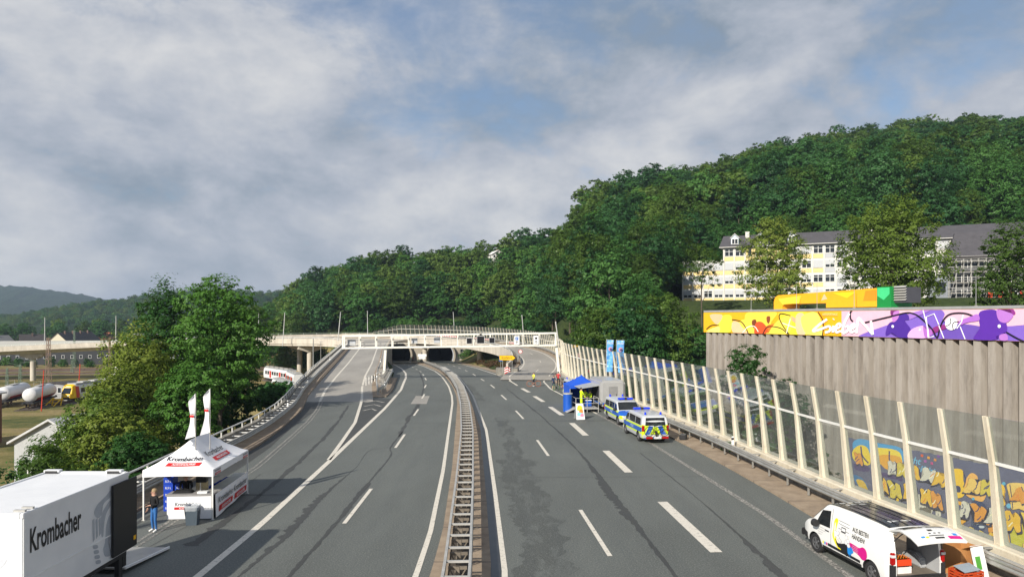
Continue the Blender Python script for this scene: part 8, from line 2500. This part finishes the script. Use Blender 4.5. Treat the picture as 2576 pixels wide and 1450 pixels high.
MB().prism([(-.28, -.22, .40), (.34, -.22, .44), (.34, .2, .52), (-.28, .2, .48)], (0, 0, .02)).build('lid', M('lid_grey_blue', (.26, .31, .36), .6), o)
o = thing('tarpaulin', 'dark green bundled sheet on the kerb behind the red crate', 'tarpaulin', (15.35, 21.6, .11))
MB().lathe((0, 0, 0), (0, 0, 1), [(0, .42), (.12, .40), (.24, .25), (.28, 0)], 14).build('bundle', M('green_sheet', (.02, .06, .04), .8), o, smooth=60)
# ================================================================ railway yard left of the road
RAILM = M('rusty_rail', (.13, .075, .05), .6, .4); BALL = M('ballast', (.095, .075, .062), .95, var=.35, scale=6); SLP = M('sleeper', (.10, .085, .07), .9)
def track(lab, pts):
    path = smoothpath([(x, y, -10.0) for x, y in pts], 4.0)
    o = thing('railway_track', lab, 'railway track')
    m = MB(); m.sweep(path, [(-2.1, -.1), (-1.5, .22), (1.5, .22), (2.1, -.1)]); m.build('ballast_bed', BALL, o)
    for s in (-.72, .72): m = MB(); m.sweep(offset(path, s, .32), [(-.04, 0), (-.04, .15), (.04, .15), (.04, 0)]); m.build('rail', RAILM, o)
    m = MB()
    for p_, r in zip(path, normals(path)): m.bar((p_.x - r[0] * 1.25, p_.y - r[1] * 1.25, -9.73), (p_.x + r[0] * 1.25, p_.y + r[1] * 1.25, -9.73), .26, .1)
    m.build('sleepers', SLP, o)['kind'] = 'stuff'
track('railway track nearest the black shed', [(-330, 228), (-250, 238), (-180, 246), (-120, 258), (-95, 266)])
track('second railway track out from the black shed', [(-330, 221), (-250, 231), (-180, 239), (-118, 250), (-92, 258)])
track('railway track under the overhead line in the middle of the yard', [(-330, 208), (-250, 216), (-180, 224), (-112, 238), (-88, 246)])
track('siding on which the tank wagons stand', [(-98.0, 138), (-100.2, 146), (-104, 158), (-112, 182)])
track('siding ending at the yellow buffer stop', [(-97.4, 147.5), (-96.0, 162), (-93, 185), (-88, 205)])
track('siding of the white railcars beside the viaduct pier', [(-46, 172), (-60, 190), (-74, 208)])
# tank wagons
TWH = M('tank_white', (.64, .64, .64), .4, var=.1); TRD = M('tank_red', hx('9a2c1c'), .6)
def tank(lab, x, y, rz):
    o = thing('tank_wagon', lab, 'tank wagon', (x, y, -9.55), rz, 'white tank wagons in the siding')
    m = MB(); m.lathe((0, -6.2, 2.45), (0, 1, 0), [(0, 0), (.05, .6), (.25, 1.15), (.6, 1.42), (11.8, 1.42), (12.15, 1.15), (12.35, .6), (12.4, 0)], 26); m.build('tank', TWH, o, smooth=50)
    m = MB()
    for a0, a1 in ((200, 230), (310, 340)):
        pts = [(1.435 * math.cos(R(a)), 2.45 + 1.435 * math.sin(R(a))) for a in np.linspace(a0 - 12, a1 - 6, 6)]
        for i in range(5): m.poly([(pts[i][0], -5.5, pts[i][1]), (pts[i + 1][0], -5.5, pts[i + 1][1]), (pts[i + 1][0], 5.5, pts[i + 1][1]), (pts[i][0], 5.5, pts[i][1])])
    m.build('red_band', TRD, o, fix=False)
    MB().box(-1.25, 1.25, -6.6, 6.6, .75, 1.0).build('frame', DARKP, o)
    for y_ in (-4.4, 4.4):
        for dy in (-.9, .9):
            for s in (-1, 1): MB().cyl((s * .70, y_ + dy, .46), (s * .82, y_ + dy, .46), .46, n=16).build('wheel', RAILM, o)
    for y_ in (-6.7, 6.7):
        for s in (-1, 1): MB().cyl((s * .87, y_, .95), (s * .87, y_ + (.35 if y_ > 0 else -.35), .95), .2, n=10).build('buffer', DARKP, o)
    m = MB(); m.box(-.5, .5, -2, 2, 3.95, 4.0); m.tube([(-.5, -2, 4.0), (-.5, -2, 4.7), (-.5, 2, 4.7), (-.5, 2, 4.0)], .03, 5); m.build('walkway', GALW, o)
tank('white tank wagon with red lower band standing beside the low shelter', -100.2, 146.0, R(17))
tank('white tank wagon with red lower band half behind another wagon', -107.6, 148.5, R(17))
tank('white tank wagon cut off by the brick building roof', -111.5, 142.0, R(17))
# trains
TY, TRW, TRR = M('train_yellow', hx('f2c200'), .4), M('train_white', (.66, .67, .68), .4), M('train_red', hx('c2301c'), .4)
TROOF = M('train_roof', (.36, .38, .40), .5, .2)
def train(lab, x, y, rz, L=18.0, nose=True, tail=False, yellow=False):
    o = thing('railcar', lab, 'train', (x, y, -9.4), rz, None)
    sec = [(-1.36, .45), (1.36, .45), (1.40, 1.5), (1.36, 2.6), (1.15, 3.25), (.6, 3.5), (-.6, 3.5), (-1.15, 3.25), (-1.36, 2.6), (-1.40, 1.5)]
    m = MB(); ns = len(sec)
    st = [(-L / 2, .0), (-L / 2 + .001, 1)] if not nose else [(-L / 2 - 1.3, .0)]
    ys_ = [(-L / 2 - 1.3, .72, -.35), (-L / 2 - 1.0, .86, -.2), (-L / 2 - .3, .97, -.03), (-L / 2 + .3, 1, 0)] if nose else [(-L / 2, 1, 0)]
    ys_ += [(L / 2, 1, 0)]
    for yy, k_, dz in ys_:
        for a, b in sec:
            up_ = max(0, (b - 1.3) / 2.2)
            m.v.append((a * (k_ if True else 1), yy + (up_ * 1.1 * (1 - k_) * 3.2 if nose and k_ < 1 else 0), b + dz * up_))
    for j in range(len(ys_) - 1):
        for i in range(ns): m.f.append((j * ns + i, j * ns + (i + 1) % ns, (j + 1) * ns + (i + 1) % ns, (j + 1) * ns + i)); m.mi.append(1 if (nose and j < 3) or yellow else 0)
    m.f += [tuple(range(ns)), tuple(range((len(ys_) - 1) * ns, len(ys_) * ns))]; m.mi += [1 if nose else 0, 0]
    m.build('body', [TRW, TY], o, smooth=30)
    MB().box(-1.1, 1.1, -L / 2 + .5, L / 2, 3.40, 3.62).build('roof', TROOF, o, bevel=.06)
    for yy in np.arange(-L / 2 + 3, L / 2 - 1, 3.6): MB().box(-.8, .8, yy, yy + 2.4, 3.62, 3.85).build('roof_unit', GALW, o, bevel=.05)
    for s in (-1, 1):
        for yy in np.arange(-L / 2 + 1.6, L / 2 - 1.2, 1.75): MB().box(min(s * 1.385, s * 1.41), max(s * 1.385, s * 1.41), yy, yy + 1.25, 1.55, 2.55).build('window', CGLASS, o)
        for yy in (-L / 6, L / 5): MB().box(min(s * 1.39, s * 1.425), max(s * 1.39, s * 1.425), yy, yy + 1.2, .7, 2.65).build('door', TRR, o)
        m = MB(); m.prism([(s * 1.415, -L / 2 + .3, .5), (s * 1.415, -L / 2 + 1.4, .5), (s * 1.40, -L / 2 + .9, 3.0), (s * 1.40, -L / 2 - .1, 3.0)], (s * .006, 0, 0)); m.build('red_flash', TRR, o)
    MB().box(-1.2, 1.2, -L / 2 + 1, L / 2 - 1, .0, .5).build('underframe', DARKP, o)
    if nose:
        m = MB(); m.prism([(-.98, -L / 2 - 1.16, 1.55), (.98, -L / 2 - 1.16, 1.55), (.90, -L / 2 - .22, 2.95), (-.90, -L / 2 - .22, 2.95)], (0, -.14, .05)); m.build('windscreen', CGLASS, o)
        MB().box(-.9, .9, -L / 2 - 1.42, -L / 2 - 1.2, .2, .7).build('coupler_skirt', DARKP, o)
        for s in (-1, 1): MB().box(s * .65 - .18, s * .65 + .18, -L / 2 - 1.36, -L / 2 - 1.28, 1.0, 1.2).build('headlight', LCLR, o)
    return o
train('yellow fronted railcar standing behind the buffer stop', -96.5, 160.5, R(-6), 18)
train('white railcar with red doors beside the parapet, the longer one', -66.7, 198.5, R(39.7), 20)
train('white and yellow railcar in front of the viaduct pier', -58.2, 184, R(-153), 13)
train('white railcar roof low beside the parapet', -53.5, 161, R(30), 14, nose=False)
o = thing('buffer_stop', 'yellow steel buffer stop at the end of the siding', 'buffer stop', (-97.4, 147.0, -10), R(-6))
m = MB()
for s in (-1, 1): m.bar((s * 1.0, 0, 0), (s * 1.0, .4, 1.6), .16, .2); m.bar((s * 1.0, -2.0, .1), (s * 1.0, .3, 1.5), .14, .16)
m.build('frame', TY, o)
MB().bar((-1.3, .3, 1.25), (1.3, .3, 1.25), .2, .3).build('beam', TY, o); MB().bar((-1.1, -1.0, .7), (1.1, -1.0, .7), .12, .16).build('tie', TY, o)
# red striped posts, lattice masts, catenary
for lab, px, yb, yt, Y in (('red post leaning before the tank wagons', 104, 1005, 933, 138), ('red post beside the yellow railcar', 196, 987, 917, 160)):
    a, b = D(px, yb, Y), D(px, yt, Y)
    o = thing('marker_post', lab, 'post', (a.x, Y, -10)); MB().cyl((0, 0, 0), (.5, 0, b.z + 10), .10, .08, 8).build('pole', M('post_red', hx('c23a20'), .6), o); MB().cyl((.5, 0, b.z + 10), (.5, 0, b.z + 10.15), .14, .14, 8).build('cap', TRR, o)
def lattice(lab, x, y, h, w, mt, arms=()):
    o = thing('lattice_mast', lab, 'mast', (x, y, -10))
    m = MB()
    for sx in (-1, 1):
        for sy in (-1, 1): m.bar((sx * w, sy * w, 0), (sx * w * .45, sy * w * .45, h), .09, .09)
    n = max(5, int(h / 1.1))
    for k in range(n):
        for sx, sy, ex, ey in ((-1, -1, 1, -1), (1, -1, 1, 1), (1, 1, -1, 1), (-1, 1, -1, -1)):
            a, b = lerp(w, w * .45, k / n), lerp(w, w * .45, (k + 1) / n)
            if k % 2: sx, sy, ex, ey = ex, ey, sx, sy
            m.bar((sx * a, sy * a, h * k / n), (ex * b, ey * b, h * (k + 1) / n), .05, .05)
    m.build('lattice', mt, o)
    for z, l_ in arms:
        m = MB(); m.bar((0, 0, z), (l_, 0, z + .5), .07, .07); m.bar((0, 0, z + 1.4), (l_, 0, z + .5), .05, .05); m.build('bracket_arm', mt, o)
    MB().box(-w - .1, w + .1, -w - .1, w + .1, -.3, .25).build('foot', CONC, o)
MRU, MGR = M('mast_rusty', (.22, .15, .11), .8), M('mast_green', (.12, .17, .12), .7)
for lab, px, yt, Y, w, mt, arms in (('tall rusty lattice mast before the viaduct', 122, 848, 165, .55, MRU, ()), ('thinner rusty lattice mast before the viaduct', 276, 848, 178, .30, MRU, ()), ('green lattice catenary mast with arm by the black shed', 51, 915, 195, .35, MGR, ((6, 4.5),)), ('green lattice catenary mast standing left of the pier', 18, 925, 190, .3, MGR, ((5, 4),)), ('green lattice mast before the black shed', 182, 905, 235, .4, MGR, ((7.5, -5),)), ('grey catenary mast by the tracks near the pale blue building', 349, 905, 225, .3, MGR, ((8, -6),)), ('dark catenary mast close to the pale blue building', 372, 890, 235, .3, MGR, ((8.5, -4),)), ('far green lattice mast behind the viaduct railing', 187, 830, 260, .4, MGR, ())):
    b = D(px, yt, Y); lattice(lab, b.x, Y, b.z + 10, w, mt, arms)
m = MB()
for (x0, y0, z0), (x1, y1, z1) in (((-330, 214, -3.2), (-180, 224, -3.4)), ((-180, 224, -3.4), (-100, 240, -3.4)), ((-330, 226, -2.6), (-100, 252, -2.9)), ((-330, 212, -1.9), (-100, 238, -2.2))): m.bar((x0, y0, z0), (x1, y1, z1), .06, .06)
tag(m.build('overhead_wire', DARKP), 'thin overhead contact wires strung above the railway tracks', 'wire')
# ================================================================ far hills
t = NT('wooded_hill')
p = t.pos(); n1_ = t.noise(p, .018, 6, .65); n2_b = t.noise(p, .10, 5, .7)
c = t.ramp(n1_, [(.35, (.020, .042, .016)), (.55, (.034, .066, .022)), (.72, (.060, .085, .034))])
t.col(t.mix(t.ramp(n2_b, [(.40, .7), (.6, 0.0)]), c, (.008, .018, .009)))
t.set(.95, spec=.05); t.bump(n2_b, 1.0, 9.0)
HM = t.m
def ridge(name, prof, Y, depth, seed, rough=4.0, step=9):
    """wooded ridge: crest (px, py) as seen, at distance Y, sloping down to the plain in front and behind"""
    g = np.random.default_rng(seed)
    xs = [(a - CX) / FPX * Y for a, b in prof]; zs = [CAMH + (HOR - b) / FPX * Y for a, b in prof]
    X = np.arange(min(xs), max(xs), step)
    Zc = np.interp(X, xs, zs)
    rows = [(-1.0, 0), (-.86, .08), (-.7, .22), (-.55, .38), (-.4, .55), (-.28, .70), (-.18, .82), (-.10, .91), (-.04, .97), (0, 1.0), (.1, .98), (.5, .6), (1.0, 0)]
    m = MB()
    for f, h in rows:
        for i, x in enumerate(X):
            e_ = g.normal() * rough * (1 if 0 < h < 1.01 else 0)
            m.v.append((x * (1 + f * depth / Y * .6), Y + f * depth + g.normal() * 3, -12 + (Zc[i] + 12) * h + e_))
    n = len(X)
    for j in range(len(rows) - 1):
        for i in range(n - 1): m.f.append((j * n + i, j * n + i + 1, (j + 1) * n + i + 1, (j + 1) * n + i)); m.mi.append(0)
    o = m.build(name, HM, smooth='all'); tag(o, kind='structure')
ridge('hill', [(-1400, 770), (-700, 735), (-300, 722), (0, 719), (60, 722), (150, 733), (260, 752), (330, 762), (500, 775), (900, 790)], 2600, 900, 1, 3.0, 14)
hp = [(-900, 800), (-400, 790), (-60, 808), (70, 800), (120, 788), (190, 775), (260, 768), (330, 760), (380, 748), (460, 742), (600, 741), (735, 744), (820, 760), (1000, 780)]
ridge('hill', hp, 1050, 330, 2, 2.0, 8)
# wood on the nearer ridge
gq = np.random.default_rng(8); pts = []
for i in range(1700):
    px = gq.uniform(-200, 800); f = gq.uniform(0, 1)
    Yc = 1050; zc2 = CAMH + (HOR - np.interp(px, [a for a, b in hp], [b for a, b in hp])) / FPX * Yc
    fy = -.02 - .6 * f ** 1.4
    h = np.interp(fy, [-1, -.86, -.7, -.55, -.4, -.28, -.18, -.1, -.04, 0], [0, .08, .22, .38, .55, .70, .82, .91, .97, 1])
    pts.append((float((px - CX) / FPX * Yc * (1 + fy * 330 / Yc * .6)), float(Yc + fy * 330), float(-12 + (zc2 + 12) * h - 10)))
forest('woodland', 'dark wooded ridge beyond the town', pts, src, (.8, 1.2))
# ================================================================ haze in the air
o = MB().box(-3400, 3400, -700, 4200, -14, 160).build('haze', M('haze_skin', (.5, .5, .5)))
o.data.materials.clear()
hm = bpy.data.materials.new('haze'); hm.use_nodes = True
hn = hm.node_tree.nodes; hn.clear()
pvn = hn.new('ShaderNodeVolumePrincipled'); pvn.inputs['Color'].default_value = (.60, .74, .95, 1); pvn.inputs['Density'].default_value = .00016; pvn.inputs['Anisotropy'].default_value = .2
on = hn.new('ShaderNodeOutputMaterial'); hm.node_tree.links.new(pvn.outputs[0], on.inputs['Volume'])
o.data.materials.append(hm)
tag(o, kind='stuff', label='thin bluish morning haze in the air over the valley', cat='haze')
